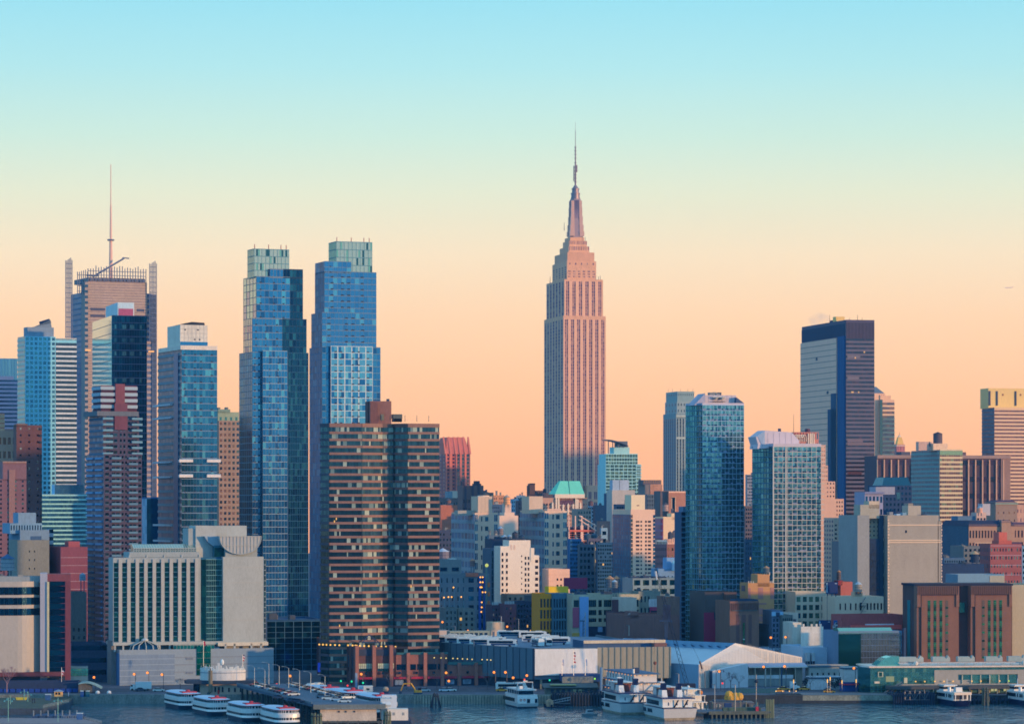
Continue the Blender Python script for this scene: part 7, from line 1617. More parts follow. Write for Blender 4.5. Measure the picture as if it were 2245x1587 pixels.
for i in range(6):
    mb = MB(); mb.box(X(2110+i*20),X(2128+i*20),-.2,0,Z(1498),Z(1480),gf[i % 5]); mb.build('window',b.root); b.P('column').box(X(2108+i*20),X(2110+i*20),-.8,-.3,0,Z(1480),W((190,180,160)))
b.P('deck_wall').box(X(1975),x1,-1.4,-1,Z(1504),Z(1499),W((160,150,140)))
b.P('dock_canopy').box(X(1950,-8),x1,-9,-1.4,Z(1510)+.3,Z(1505)+.6,W((76,76,80),'wall',.1));
for i in range(13): b.P('column').box(X(1985+i*20,-8),X(1986.5+i*20,-8),-8.6,-8.2,-1,Z(1510)+.3,W((150,146,130)))
for p in (2172,2180,2200,2206): b.P('lit_window').box(X(p),X(p+6),-.5,-.3,.6,2.0,L((240,230,160),.7))
b.P('hanging_frame').box(X(1924),X(1935),-.9,-.2,Z(1483),Z(1472),W((206,190,160))); b.P('hanging_frame').box(X(1926),X(1933),-.95,-.9,Z(1482),Z(1473),G((40,110,120),)[0]); b.P('hanging_frame').box(X(1916),X(1927),-1.2,-.2,Z(1497),Z(1493),W((236,206,180)))
b.P('hanging_frame').box(X(1981),X(1988),-.9,-.2,Z(1497),Z(1485),W((206,190,160))); b.P('interior_glow').box(X(1942),X(1960),-.2,0,Z(1494),Z(1482),L((190,200,150),.55))
mb = MB(); mb.tube((X(1938,-3),-3,Z(1517)),(X(1978,-3),-3,Z(1493)),.25,steel); mb.tube((X(1948,-3),-3,Z(1517)),(X(1980,-3),-3,Z(1497)),.25,steel); mb.box(X(1955,-2),X(1957,-2),-3,-2,0,Z(1507),steel); mb.build('stair',b.root)
sky_ = b.P('arched_skylight'); pr_ = [(X(1922,3),z1+.5),(X(1932,3),z1+2.4),(X(1942,3),z1+3.6),(X(1954,3),z1+4.2),(X(1972,3),z1+4.3),(X(1972,3),z1+.5)]
sky_.profile(pr_,3,12,G((120,210,226),(100,190,210))[0])
b.P('roof_truss').box(X(1972),x1,2,2.4,z1+1.5,z1+1.9,W((190,180,176)))
for i in range(14): b.P('roof_truss').box(X(1975+i*20,2),X(1976+i*20,2),2,2.4,z1+.5,z1+1.5,W((170,170,170))); b.P('roof_truss').tube((X(1975+i*20,2),2.2,z1+.7),(X(1983+i*20,2),2.2,z1+1.6),.12,W((170,170,170)))
for pa,pb_ in ((1971,2025),(2045,2083),(2100,2137),(2162,2198),(2211,2250)):
    mb = MB(); xa,xb = X(pa,3),X(pb_,3); mb.box(xa,xb-(xb-xa)*.3,3,6,z1+2,z1+4,W((160,168,164),'wall',.06)); mb.profile([(xb-(xb-xa)*.3,z1+2),(xb,z1+2),(xb,z1+3.6),(xb-(xb-xa)*.12,z1+4.5),(xb-(xb-xa)*.2,z1+3.2),(xb-(xb-xa)*.3,z1+3.6)],3,5.6,W((170,172,166),'wall',.06)); mb.build('roof_unit',b.root)
for p in (2008,2244):
    mb = MB(); mb.ball((X(p,1),1,z1+1.5),1.0,W((220,200,184)),10,6,.9); mb.build('roof_ventilator',b.root)
for i,p in enumerate((2006,2026,2048,2068,2088,2129,2149,2190,2210)):
    mb = MB(); mb.ball((X(p),-1.2,Z(1493.5)),.3,L((255,190,100) if i != 8 else (180,220,80),1.6),8,5); mb.build('wall_lamp',b.root)
b.finish()
# right quay and docks
o = empty('river_quay',(wx(1757,1262),1262,0),R(0),'stained concrete quay on dark piles at the right shore','quay')
w_ = wx(1962,1262)-wx(1757,1262); cq = W((130,130,118),'wall',.35,sc=.35)
mb = MB(); mb.box(0,w_,-6,8,1.2,GZ+.25,cq,W((110,114,118),'wall',.2)); mb.box(-10,0,-1,8,1.6,GZ+.2,W((80,92,104),'wall',.2)); mb.build('deck',o)
mb = MB();
for i in range(12): mb.box(i*w_/12,i*w_/12+.7,-5.6,-5,-2,1.2,W((70,76,80)))
mb.box(0,w_,-3,7,-1,1.2,W((14,34,62))); split(mb,'pile',o)  # dark block behind the piles stands in for shade under the deck
mb = MB(); mb.box(0,w_,-5.9,-5.85,GZ+1.2,GZ+1.3,steel)
for i in range(36): mb.box(i*w_/36,i*w_/36+.08,-5.9,-5.82,GZ+.2,GZ+1.3,steel)
mb.build('railing',o)
o = empty('rail_walkway',(wx(1690,1262),1262,0),R(0),'railed walkway along the dim bulkhead left of the stained quay','walkway')
w2_ = wx(1757,1262)-wx(1690,1262)
mb = MB(); mb.box(0,w2_,0,6,1.8,GZ+.2,W((76,88,104),'wall',.2)); mb.build('deck',o)
mb = MB(); mb.box(0,w2_,-.05,0,GZ+1.2,GZ+1.3,steel)
for i in range(14): mb.box(i*w2_/14,i*w2_/14+.08,-.05,.03,GZ+.2,GZ+1.3,steel)
mb.build('railing',o)
for i in range(4): mb = MB(); mb.ball((2+i*2.6,-.3,GZ+1.5),.25,L((255,200,120),1.8),8,5); mb.build('rail_lamp',o)
def dock(px,Yd,A,w,d,label,col=(20,36,64),top=3.6,npile=10,name='timber_dock'):
    o = empty(name,(wx(px,Yd),Yd,0),R(A),label,'dock'); m = W(col,'wall',.2)
    mb = MB(); mb.box(0,w,0,d,top-1.2,top-.8,m); mb.build('deck',o)
    mb = MB(); rn = random.Random(px)
    for i in range(npile):
        mb.cyl(w*i/(npile-1),0,-1,top+rn.uniform(-.4,.5),.4,.4,m,6)
        mb.cyl(w*i/(npile-1),d,-1,top+rn.uniform(-.4,.5),.4,.4,m,6)
    split(mb,'pile',o); return o
dock(1960,1250,4,15.5,12,'dark timber ferry dock with a gangway left of the white and navy ferry',npile=18,top=4.4)
o = empty('ferry_gangway',(wx(1984,1248),1248,2),0,'grey covered gangway frame standing on the dark timber dock','gangway'); mb = MB()
for i in range(5): mb.tube((i*1.9,0,0),(i*1.9,0,3.4),.1,steel); mb.tube((i*1.9,0,3.4 if i%2 else 0),((i+1)*1.9,0,0 if i%2 else 3.4),.08,steel)
mb.tube((0,0,3.4),(9.5,0,3.4),.1,steel); mb.tube((0,0,0),(9.5,0,0),.1,steel); mb.build('truss',o)
dock(2128,1252,0,10,4,'low dark dock right of the white and navy ferry',top=2.4,npile=8)
dock(2170,1254,0,14,4,'low dark dock behind the pale mooring piles',top=2.6,npile=8)
dock(1196,1230,3,7,5,'small dark floating dock right of the white yacht',top=1.2,npile=4)
b = Bd('dock_hut','tiny tan gabled hut on the floating dock right of the white yacht',1198,1231,3,'hut',gz=.4)
b.P('wall').profile([(0,0),(2.6,0),(2.6,2.2),(1.3,2.9),(0,2.2)],0,2.6,W((190,150,120))); b.P('door').box(.8,1.6,-.06,0,0,1.8,W((150,120,100))); b.finish()
o = empty('floating_gangway',(wx(1210,1234),1234,1.0),0,'pale sloping gangway leading right from the floating dock','gangway'); mb = MB()
for s in (0,1.6): mb.tube((0,s,.5),(7,s,1.8),.08,W((150,160,170))); mb.tube((0,s,1.4),(7,s,2.8),.08,W((150,160,170)))
for i in range(8): mb.tube((i,0,.6+i*.18),(i,0,1.5+i*.19),.06,W((150,160,170)))
mb.box(0,7,0,1.6,.4,.5,W((100,110,120))); mb.build('truss',o)
dk = dock(1218,1240,4,24,10,'long dark boarding pier with shed roofs left of the two white party boats',top=5.2,npile=22,col=(24,40,60))
b = Bd('boarding_shed','long dim boarding shed with olive roof strips below the depot canopy',1196,1262,4,'building',gz=GZ)
b.P('wall').box(0,b.sx(1310),0,6,0,3.0,W((110,108,100),'wall',.15)); b.P('roof').profx([(-2,3.0),(7,4.2),(7,4.0),(-2,2.8)],-1,b.sx(1312),W((70,84,88),'wall',.15)); b.P('roof_light').box(2,12,-.5,4,3.7,3.95,W((170,166,110)))
for i in range(9): b.P('window').box(2+i*2.2,3.2+i*2.2,-.06,0,.8,2.2,W((200,180,140) if i in (4,5) else (50,70,96)))
b.finish()
# end jetty on the right of the party boats
o = empty('timber_jetty',(wx(1530,1170),1170,0),R(6),'low timber jetty with green deck edge, piles and a tall ribbed end pile','jetty'); w_ = wx(1688,1180)-wx(1530,1170)
jm = W((88,92,84),'wall',.25,sc=.5)
mb = MB(); mb.box(0,w_,0,14,1.9,2.4,W((74,90,104),'wall',.2),W((80,94,110),'wall',.2)); mb.box(4,w_-1,-.5,0,1.4,2.6,jm); mb.build('deck',o)
mb = MB()
for i in range(13): mb.box(5+i*(w_-6)/13,5.5+i*(w_-6)/13,-.3,.2,-1,1.5,W((90,92,80)))
mb.box(4,w_-1,.6,12,-1,1.6,W((10,24,50))); split(mb,'pile',o)  # near-black block paints the shade beneath the jetty deck
mb = MB(); rn = random.Random(3)
for i in range(12): x = 1+i*2.1; mb.cyl(x,12+rn.random(),2,4.0+rn.random()*1.6,.28,.25,W((116,114,100)),6)
split(mb,'back_pile',o)
mb = MB(); mb.box(10,w_-3,4,7,2.4,3.6,W((70,90,80),'wall',.2)); mb.box(11,13.6,7,9,2.4,5,W((24,60,110))); mb.build('deck_locker',o)
mb = MB()
for i in range(5): mb.cyl(w_-1.6+i*.62,.6,-1,6.8-.2*(i % 2),.36,.36,W((112,116,90),'wall',.15),7)
split(mb,'end_pile',o)
mb = MB(); mb.box(w_-5.2,w_-4,2,3,2.4,4,W((190,50,70))); mb.build('red_box',o)
# ============================================================ boats
def outline(L_,Wd,bow=1.0,stern=.25,n=10):
    """hull plan, bow towards +x: bow sharpness and stern rounding"""
    pts = []
    for i in range(n+1):
        q = math.pi/2*i/n; pts.append((L_*.08+L_*.42*math.cos(q)**bow,Wd/2*math.sin(q)**(.8)))
    pts = [(x,-y) for x,y in pts]                                  # bow tip first then along -y side
    st = [(-L_*.5+L_*stern*(1-math.sin(math.pi/2*i/n)),-Wd/2*math.cos(math.pi/2*i/n)**.7) for i in range(n+1)] if stern > .03 else [(-L_*.5,-Wd/2)]
    half = pts+st
    full = half+[(x,-y) for x,y in reversed(half[1:-1] if abs(half[-1][1]) < 1e-3 else half[1:])]
    return full[::-1]
def ring(mb,a,za,b_,zb,m,cap=None):
    n = len(a); mb.add([(p[0],p[1],za) for p in a]+[(p[0],p[1],zb) for p in b_],[((i+1)%n,i,n+i,n+(i+1)%n) for i in range(n)],m)
    if cap:
        o_ = len(mb.v)-n; mb.f.append(tuple(o_+i for i in reversed(range(n)))); mb.mi.append(mb.k(cap))
def sc2(o_,sx,sy,dx=0): return [(x*sx+dx,y*sy) for x,y in o_]
def winrow(mb,ol,z0,z1,m,off=.06,lo=0,hi=1,gap=.16,alt=None):
    n = len(ol); per = [0]
    for i in range(n): a,c = ol[i],ol[(i+1)%n]; per.append(per[-1]+math.hypot(c[0]-a[0],c[1]-a[1]))
    for i in range(n):
        a,c = ol[(i+1)%n],ol[i]; L1 = per[i+1]-per[i]; k = max(1,int(L1/1.3))
        for j in range(k):
            if L1 < .5: continue
            seg_quad(mb,a,c,(j+gap/2)/k,(j+1-gap/2)/k,z0,z1,off,m)
wB = W((222,214,210),'metal',.03); hullT = W((26,62,88),'metal',.1); redT = W((176,50,70),'wall',.05)
def tour_boat(loc,rz,label,L_=28,Wd=9.4):
    o = empty('tour_boat',loc,rz,label,'boat','red and white tour boats moored by the parking pier')
    ol = outline(L_,Wd,.75,.13)
    mb = MB(); ring(mb,sc2(ol,.9,.8),-.5,ol,1.7,hullT); mb.build('hull',o)
    mb = MB(); ring(mb,ol,1.7,sc2(ol,.98,.98),2.4,wB); ring(mb,sc2(ol,.965,.965),2.3,sc2(ol,.965,.965),3.5,wB); ring(mb,sc2(ol,.99,.99),3.3,sc2(ol,.99,.99),4.5,wB,wB); mb.build('lower_deck',o)
    mb = MB(); winrow(mb,sc2(ol,.967,.967),2.5,3.25,gShade[0],.05,gap=.34); mb.build('window',o)
    u = sc2(ol,.9,.93,-.4); mb = MB(); ring(mb,u,4.5,u,5.9,W((196,200,204),'wall',.05)); winrow(mb,u,4.95,5.7,gShade[1],.05,gap=.34); mb.build('upper_deck',o)
    mb = MB();
    for i in range(0,len(u)): mb.tube((u[i][0],u[i][1],4.5),(u[i][0],u[i][1],5.9),.1,wB,n=4)
    split(mb,'deck_post',o)
    r_ = sc2(ol,.95,.97,-.4); mb = MB(); ring(mb,r_,5.85,r_,6.0,redT); ring(mb,sc2(r_,.99,.99),6.0,sc2(r_,.8,.7),6.4,W((190,206,222),'wall',.04),W((190,206,222),'wall',.04)); mb.build('roof',o)
    mb = MB(); mb.box(-L_*.40,-L_*.24,-Wd*.3,Wd*.3,6.2,6.7,redT); mb.cyl(-L_*.3,0,6.7,7.3,.9,.7,redT,8); mb.build('wheelhouse_roof',o)
    return o
axis = R(90+20)
tb = None
for px_,Yb,A_q,lb in ((420,1219,22,'red and white tour boat farthest left, first in the line by the pier'),(484,1183,22,'red and white tour boat second from the left, its open stern deck showing'),(560,1150,21,'red and white tour boat third from the left with red wheelhouse roof'),(634,1126,20,'red and white tour boat nearest the pier shed on its left side')):
    dr = R(90+A_q); cx3 = wx(px_,Yb)+13.5*math.cos(dr); cy3 = Yb+13.5*math.sin(dr)
    if tb is None: tb = tour_boat((cx3,cy3,0),dr,lb)
    else: dup(tb,(cx3,cy3,0),dr,lb)
for X3,Yb,lb in ((-46,1176,'red and white tour boat moored right of the pier behind the parked sedans'),(-58,1206,'red and white tour boat moored right of the pier, middle one'),(-68,1226,'red and white tour boat moored right of the pier, closest to shore')):
    dr = R(90+20); q_ = dup(tb,(X3+13.5*math.cos(dr),Yb+13.5*math.sin(dr),0),dr,lb); q_.scale = (1.1,1.1,1.22)
navy = W((20,44,92),'metal',0)
# white yacht
dr = R(90+15); o = empty('white_yacht',(wx(1157,1230)+12*math.cos(dr),1230+12*math.sin(dr),0),dr,'white dinner yacht with dark windows and radar arch alone left of the floating dock','boat')
ol = outline(25,8.4,.9,0)
mb = MB(); ring(mb,sc2(ol,.92,.86),-.4,sc2(ol,.96,.93),.5,W((24,40,66))); ring(mb,sc2(ol,.96,.93),.5,ol,1.7,wB); mb.build('hull',o)
mb = MB(); ring(mb,sc2(ol,.97,.97),1.7,sc2(ol,.96,.95),4.2,wB,wB); mb.build('main_deck',o)
mb = MB(); mb.box(-8,9.6,3.98,4.1,2.2,3.6,gNavy[2]); mb.box(-8,9.6,-4.1,-3.98,2.2,3.6,gNavy[2]); mb.box(-12.2,-12.02,-.9,.3,1.9,3.4,gNavy[2]); mb.box(-12.2,-12.02,-3.8,-2.8,1.9,3.4,gNavy[2]); mb.build('main_window',o)
mb = MB(); mb.prism([(-11.5,-3.9),(9,-3.3),(9,3.3),(-11.5,3.9)],4.2,5.0,wB); mb.box(-9.5,6,-3,3,5,6.5,gNavy[0]);
for x in (-9.4,-6.5,-3.5,0,3,6): mb.box(x,x+.3,-3.1,3.1,5,6.5,wB)
mb.prism([(-11,-3.7),(7.5,-3.2),(7.5,3.2),(-11,3.7)],6.5,7.0,wB); mb.build('upper_deck',o)
mb = MB()
for s in (-1,1): mb.add([(-9,s*3.2,7),(-6.5,s*3.2,7),(-8,s*2.9,9.6),(-8.6,s*2.9,9.6)],[(0,1,2,3),(3,2,1,0)],wB); mb.tube((-7.8,s*3.05,7),(-8.3,s*2.9,9.6),.35,wB,.15)
mb.box(-8.6,-8.1,-3,3,9.5,9.7,wB); mb.box(-8.8,-7.9,-.8,.8,9.8,10.2,wB); mb.box(-6,-4.6,.3,1.6,7,8,wB); mb.box(-6,-4.6,-1.4,-.1,7,8,wB); mb.build('radar_arch',o)
for s in (1.3,2.7):
    mb = MB();
    for q in range(10): a0,a1 = q*math.pi/5,(q+1)*math.pi/5; mb.tube((-12.1,s+.35*math.cos(a0),3+.35*math.sin(a0)),(-12.1,s+.35*math.cos(a1),3+.35*math.sin(a1)),.12,W((190,70,60)))
    mb.build('life_ring',o)
def party_boat(loc,rz,label):
    o = empty('party_boat',loc,rz,label,'boat','large white party boats with raked navy funnels'); L_,Wd = 33,12.5
    ol = outline(L_,Wd,.8,0)
    mb = MB(); ring(mb,sc2(ol,.90,.84),-.4,sc2(ol,.94,.94),.9,W((200,176,150),'metal',.35,sc=.5)); ring(mb,sc2(ol,.94,.94),.9,ol,4.3,wB,wB); mb.build('hull',o)
    mb = MB(); ring(mb,sc2(ol,1.004,1.01),4.2,sc2(ol,1.004,1.01),4.5,navy); mb.build('rub_rail',o)
    for s in (-1,1):
        for a0,a1 in ((-2,4),(5.4,9.5)):
            mb = MB(); k = int((a1-a0)/.8)
            for i in range(k): x = a0+i*.8; mb.box(x,x+.5,s*5.9-.3 if s > 0 else -6.2,s*5.9+.3 if s > 0 else -5.6,2.1,3.5,gNavy[1])
            mb.build('hull_window',o)
    u = [(-13,-5.6),(9,-4.9),(11,-3),(11,3),(9,4.9),(-13,5.6)]
    mb = MB(); mb.prism(u,4.5,7.2,wB); mb.build('main_cabin',o)
    mb = MB()
    for s in (-1,1):
        for i in range(20): x = -8+i*.8; y = s*(5.6-.7*(x+13)/22); mb.box(x,x+.5,y-.1 if s > 0 else y-.1,y+.1,5,6.6,gShade[1])
    for y in (-3.6,.2,3.4): mb.box(-13.1,-12.98,y-.2,y+.2,5.2,6.3,dark)
    mb.build('cabin_window',o)
    mb = MB(); v = [(-14.5,-6.1),(10,-5.4),(12,-3),(12,3),(10,5.4),(-14.5,6.1)]; mb.prism(v,7.2,7.55,wB); mb.prism([(x*1.005,y*1.01) for x,y in v],7.55,7.9,navy); mb.build('upper_deck',o)
    mb = MB()
    for s in (-3.6,0,): mb.add([(-13.2,s+1.0,4.5),(-13.2,s+1.6,4.5),(-14.4,s+.4,7.3),(-14.4,s-.2,7.3)],[(0,1,2,3),(3,2,1,0)],navy)
    mb.build('stern_stair',o)
    for s in (-2.6,3.2):
        mb = MB(); mb.prism([(-8,s-1.1),(-3,s-1.1),(-3,s+1.1),(-8,s+1.1)],7.9,10.4,wB,sc=.8); mb.build('funnel_base',o)
        mb = MB(); mb.add([(-6.8,s-.7,9.8),(-4.4,s-.7,9.8),(-4.4,s+.7,9.8),(-6.8,s+.7,9.8),(-7.8,s-.8,12.8),(-5.4,s-.8,12.8),(-5.4,s+.8,12.8),(-7.8,s+.8,12.8)],[(0,3,2,1),(0,1,5,4),(1,2,6,5),(2,3,7,6),(3,0,4,7),(4,5,6,7)],navy); mb.build('funnel',o)
    mb = MB(); mb.box(-1.5,2.5,-2.6,2.6,7.9,10.6,W((130,70,64),'wall',.2)); mb.build('bar_house',o)
    mb = MB(); mb.box(4,8,-2.6,2.6,7.9,11,wB); mb.box(-2.5,9,-3.2,3.4,11,11.25,wB); mb.box(8,8.1,-2.3,2.3,9.4,10.6,gNavy[0]); mb.tube((6,0,11.2),(6,0,14),.12,wB); mb.box(5,7,-.9,.9,12.4,12.7,wB); mb.build('pilot_house',o)
    mb = MB()
    for i in range(24): q = v[0]; x = -14.3+i*1.05; mb.box(x,x+.08,5.9-.03*i,6.0-.03*i,7.9,8.9,steel); mb.box(x,x+.08,-6.0+.03*i,-5.9+.03*i,7.9,8.9,steel)
    mb.build('railing',o); return o
dr = R(90+15)
pbt = party_boat((wx(1492,1160)+16.5*math.cos(dr),1160+16.5*math.sin(dr),0),dr,'large white party boat with navy funnels, nearest of the two, right one')
dup(pbt,(wx(1396,1190)+16.5*math.cos(dr),1190+16.5*math.sin(dr),0),dr,'large white party boat with navy funnels, left one, partly hidden by the nearer boat')
# three decked paddle barge
b = Bd('three_deck_barge','white three decked floating hall with strings of small lights behind the left party boat',1390,1232,15,'boat',gz=0)
for k,(r_,t_,bt) in enumerate(((1452,1515,1560),(1450,1497,1513),(1440,1478,1496))):
    b.mass(1326+k*2,1390,r_,t_,bt,W((218,206,200),'wall',.05),[P_(4,1,.2,.35,gShade)] if k == 0 else None,[P_(10,1,.22,.4,gShade)],parapet=False,part='deck_%s' % ('lower','middle','upper')[k])
    x0,x1,y0,y1,z0,z1 = b.last; b.P('roof_edge').box(x0-1,x1+1.2,-1,y1+.5,z1,z1+.3,W((70,100,130)))
    for i in range(9): b.P('string_light').ball((x0-1.05,y0+(y1-y0)*i/9,z1-.3),.22,L((255,170,110),1.5),6,4)
    for i in range(4): b.P('string_light').ball((x0+(x1-x0)*i/4,-1.05,z1-.3),.22,L((255,170,110),1.5),6,4)
b.P('hull').box(-1,x1+2,-1,y1,-.5,1.4,wB); b.P('stack').box(b.sx(1392,3),b.sx(1402,3),3,5,z1+.3,z1+2.4,dark); b.P('stack').cyl(b.sx(1389,3),3,z1+.3,z1+2,.4,.4,wB,8)
b.P('stair').tube((b.sx(1424,-1),-1.2,b.sz(1513)),(b.sx(1438,-1),-1.2,b.sz(1500)),.3,wB); b.finish()
# dark funnelled cruise boat right of them
dr = R(90+16); o = empty('double_deck_cruiser',(wx(1530,1196)+13*math.cos(dr),1196+13*math.sin(dr),0),dr,'white two decked cruise boat with open stern decks and an orange float behind the jetty','boat')
ol = outline(27,9,.8,0); mb = MB(); ring(mb,sc2(ol,.9,.85),-.4,ol,1.6,W((90,100,110),'metal',.1),wB); mb.build('hull',o)
for k,(za,zb_,s) in enumerate(((1.6,4.0,.94),(4.2,6.4,.9),(6.6,8.6,.6))):
    mb = MB(); xs_ = -12+k*1.5; mb.box(xs_+4,8-k,-4.2*s,4.2*s,za,zb_,wB); mb.box(xs_,9.5-k,-4.4*s,4.4*s,zb_,zb_+.25,wB)
    for y in (-4.1*s,4.0*s,0): mb.box(xs_+.1,xs_+.3,y,y+.2,za,zb_,wB)
    mb.build('cabin',o)
    mb = MB();
    for i in range(9): mb.box(xs_+5+i*1.3,xs_+5.9+i*1.3,-4.25*s,4.25*s,za+.9,zb_-.4,gNavy[0])
    mb.build('cabin_window',o)
mb = MB(); mb.tube((-12,-1.5,1.8),(-9,-1.5,4.2),.2,wB); mb.tube((-10.5,1.5,4.3),(-7.6,1.5,6.6),.2,wB); mb.build('stair',o)
mb = MB(); mb.ball((2,1.5,9.2),.5,wB); mb.ball((2,-1.5,9.2),.5,wB); mb.ball((-6,-3.6,7.4),.8,W((220,130,60))); mb.build('deck_float',o)
# ferries
def ferry(loc,rz,label):
    o = empty('ferry_boat',loc,rz,label,'boat','white and navy commuter ferries'); ol = outline(24,7.6,.9,.06)
    hn = W((16,26,76),'metal',.1)
    mb = MB(); ring(mb,sc2(ol,.88,.8),-.4,ol,2.2,hn,W((120,130,140))); mb.build('hull',o)
    c_ = [(-8.6,-3.3),(8,-3.1),(10,-1.6),(10,1.6),(8,3.1),(-8.6,3.3)]
    mb = MB(); mb.prism(c_,2.2,5.2,wB); mb.prism([(-11.6,-3.5),(-8.6,-3.4),(-8.6,3.4),(-11.6,3.5)],4.4,5.4,W((236,206,184)),); mb.build('main_cabin',o)
    mb = MB()
    for s in (-1,1):
        for i in range(14):
            if i in (3,5): continue
            x = -7.8+i*1.15; mb.box(x,x+.7,s*3.25-.12,s*3.25+.12,3.2,4.5,gNavy[2])
    mb.build('cabin_window',o)
    mb = MB(); mb.box(-11.5,-11.2,-3.2,-2.9,2.2,4.4,wB); mb.box(-11.5,-11.2,2.9,3.2,2.2,4.4,wB); mb.box(-11.5,-11.2,-.2,.1,2.2,4.4,wB); mb.box(-8.7,-8.55,-2.6,2.6,2.5,4.2,W((70,70,84))); mb.build('stern_porch',o)
    mb = MB(); mb.box(2.5,7,-2.4,2.4,5.2,7.2,wB); mb.box(2.4,7.1,-2.45,2.45,5.9,6.8,gNavy[1]); mb.box(1,7.6,-2.7,2.7,7.2,7.5,wB); mb.tube((5,0,7.4),(5,0,9.8),.12,wB); mb.build('pilot_house',o)
    mb = MB(); mb.box(-6.8,-4.4,-1.6,1.0,5.2,7.0,wB); mb.cyl(0,1,5.2,6.8,.7,.7,wB,8); mb.build('funnel',o)
    return o
dr = R(90+14); f0 = ferry((wx(2106,1246)+12*math.cos(dr),1246+12*math.sin(dr)-8,0),dr,'white and navy commuter ferry with open porch, left of the two')
dup(f0,(wx(2262,1246)+12*math.cos(dr),1246+4,0),dr,'white and navy commuter ferry cut by the right edge')
# moored grey barge, tug, workboats
o = empty('grey_barge',(wx(1562,1216),1216,0),R(4),'long low grey steel barge lettered in faded paint with a tyre on its bow','barge'); w_ = wx(1655,1216)-wx(1562,1216)
mb = MB(); mb.profile([(0,-.4),(w_-3,-.4),(w_,2.0),(w_,2.9),(0,2.9)],0,10,W((104,96,100),'metal',.2,sc=.4)); mb.build('hull',o)
mb = MB(); mb.cyl(w_-2.8,-.2,.9,2.3,.8,.8,W((20,24,30)),8); mb.build('tyre',o)
mb = MB();
for i,s in enumerate((.5,1.6,3.6)): mb.box(1+s,1.3+s,-.06,0,1.2,2.3,W((190,186,176))); mb.box(1+s,1.8+s,-.06,0,1.7,1.9,W((190,186,176)))
mb.build('painted_mark',o)
mb = MB(); mb.box(1,w_-4,2,8,2.9,3.6,W((50,74,96))); mb.build('deck_cargo',o)
o = empty('salt_mound',(wx(1608,1222),1222,2.9),0,'round mustard coloured covered heap on the grey barge','heap'); mb = MB(); rn = random.Random(8)
for i in range(10): mb.ball((rn.uniform(-2.2,2.2),rn.uniform(-1,1),rn.uniform(.6,2.6)),1.6,W((206,150,60),'wall',.2,sc=.8),8,5)
mb.build('cover',o)
def small_boat(px,Yb,rz,label,s=1.0,col=(120,130,136)):
    o = empty('workboat',(wx(px,Yb),Yb,0),rz,label,'boat'); ol = [(x*s,y*s) for x,y in outline(6.4,2.4,.8,.1)]
    mb = MB(); ring(mb,sc2(ol,.9,.8),-.2,ol,.9*s,W(col,'metal',.1),W(col,'metal',.1)); mb.build('hull',o)
    mb = MB(); mb.prism([(-1.4*s,-.9*s),(1.2*s,-.8*s),(1.2*s,.8*s),(-1.4*s,.9*s)],.9*s,2.3*s,W((150,156,160)),sc=.85); mb.box(-1.2*s,1.1*s,-.92*s,.92*s,1.5*s,2.0*s,gNavy[0]); mb.build('cabin',o)
small_boat(1293,1186,R(20),'small grey workboat left of the large party boats')
o = empty('white_work_barge',(wx(846,1136)+0,1136,0),R(5),'white blocky work barge with dark hull right of the pier shed','barge'); w_ = wx(897,1136)-wx(846,1136)
mb = MB(); mb.box(-.5,w_+.6,0,12,-.4,1.6,W((20,50,80))); mb.build('hull',o)
mb = MB(); mb.box(.6,w_-.3,.6,6,1.6,5.6,W((232,212,196),'wall',.06)); mb.box(-1.5,2.2,5,11,1.6,9,wB); mb.build('deck_house',o)
mb = MB(); mb.box(2.4,3.2,.5,.6,3.4,4.4,W((150,150,150))); mb.box(w_-2.4,w_-1.6,.5,.6,3.4,4.4,W((150,150,150))); mb.build('vent',o)
mb = MB(); mb.tube((-1,5,7),(2,5,7),.8,wB); mb.build('tank',o)
o = empty('white_deck_boat',(wx(800,1166),1166,0),R(6),'white boat superstructure peeking above the pier shed right end','boat'); w_ = wx(846,1166)-wx(800,1166)
mb = MB(); mb.box(6,w_+6,0,6,-.3,2.6,wB); mb.build('hull',o); mb = MB(); mb.box(6.2,w_+4,1,5,2.6,8.6,W((206,210,218),'wall',.05)); mb.build('deck_house',o); mb = MB(); mb.box(7.2,7.8,.9,1,7,7.8,dark); mb.box(9,9.6,.9,1,7,7.8,dark); mb.build('window',o)
# ============================================================ rooftop water tanks
def water_tank(px,pt,pb_,w,Yt,col,rcol,label,legs=3.0,name='water_tank'):
    z0 = wz(pb_,Yt); zt = wz(pt,Yt); r = w*Yt/F/2; hr = min((zt-z0)*.28,r*.9)
    o = empty(name,(wx(px,Yt),Yt,z0-legs),0,label,'water tank','water tanks on the roofs')
    mb = MB(); mb.cyl(0,0,legs,legs+(zt-z0)-hr,r,r*.96,W(col,'wall',.12,sc=.5),12); mb.build('tank',o)
    for k in (.25,.6): mb2 = MB(); mb2.cyl(0,0,legs+(zt-z0-hr)*k,legs+(zt-z0-hr)*k+.15,r*1.02,r*1.02,dark,12); mb2.build('hoop',o)
    mb = MB(); mb.cyl(0,0,legs+(zt-z0)-hr,legs+(zt-z0),r*1.1,.05,W(rcol,'wall',.08),12); mb.build('roof',o)
    for i in range(4):
        a = math.pi/4+i*math.pi/2; mb = MB(); mb.tube((r*.7*math.cos(a),r*.7*math.sin(a),0),(r*.7*math.cos(a),r*.7*math.sin(a),legs+.1),.14,dark); mb.build('leg',o)
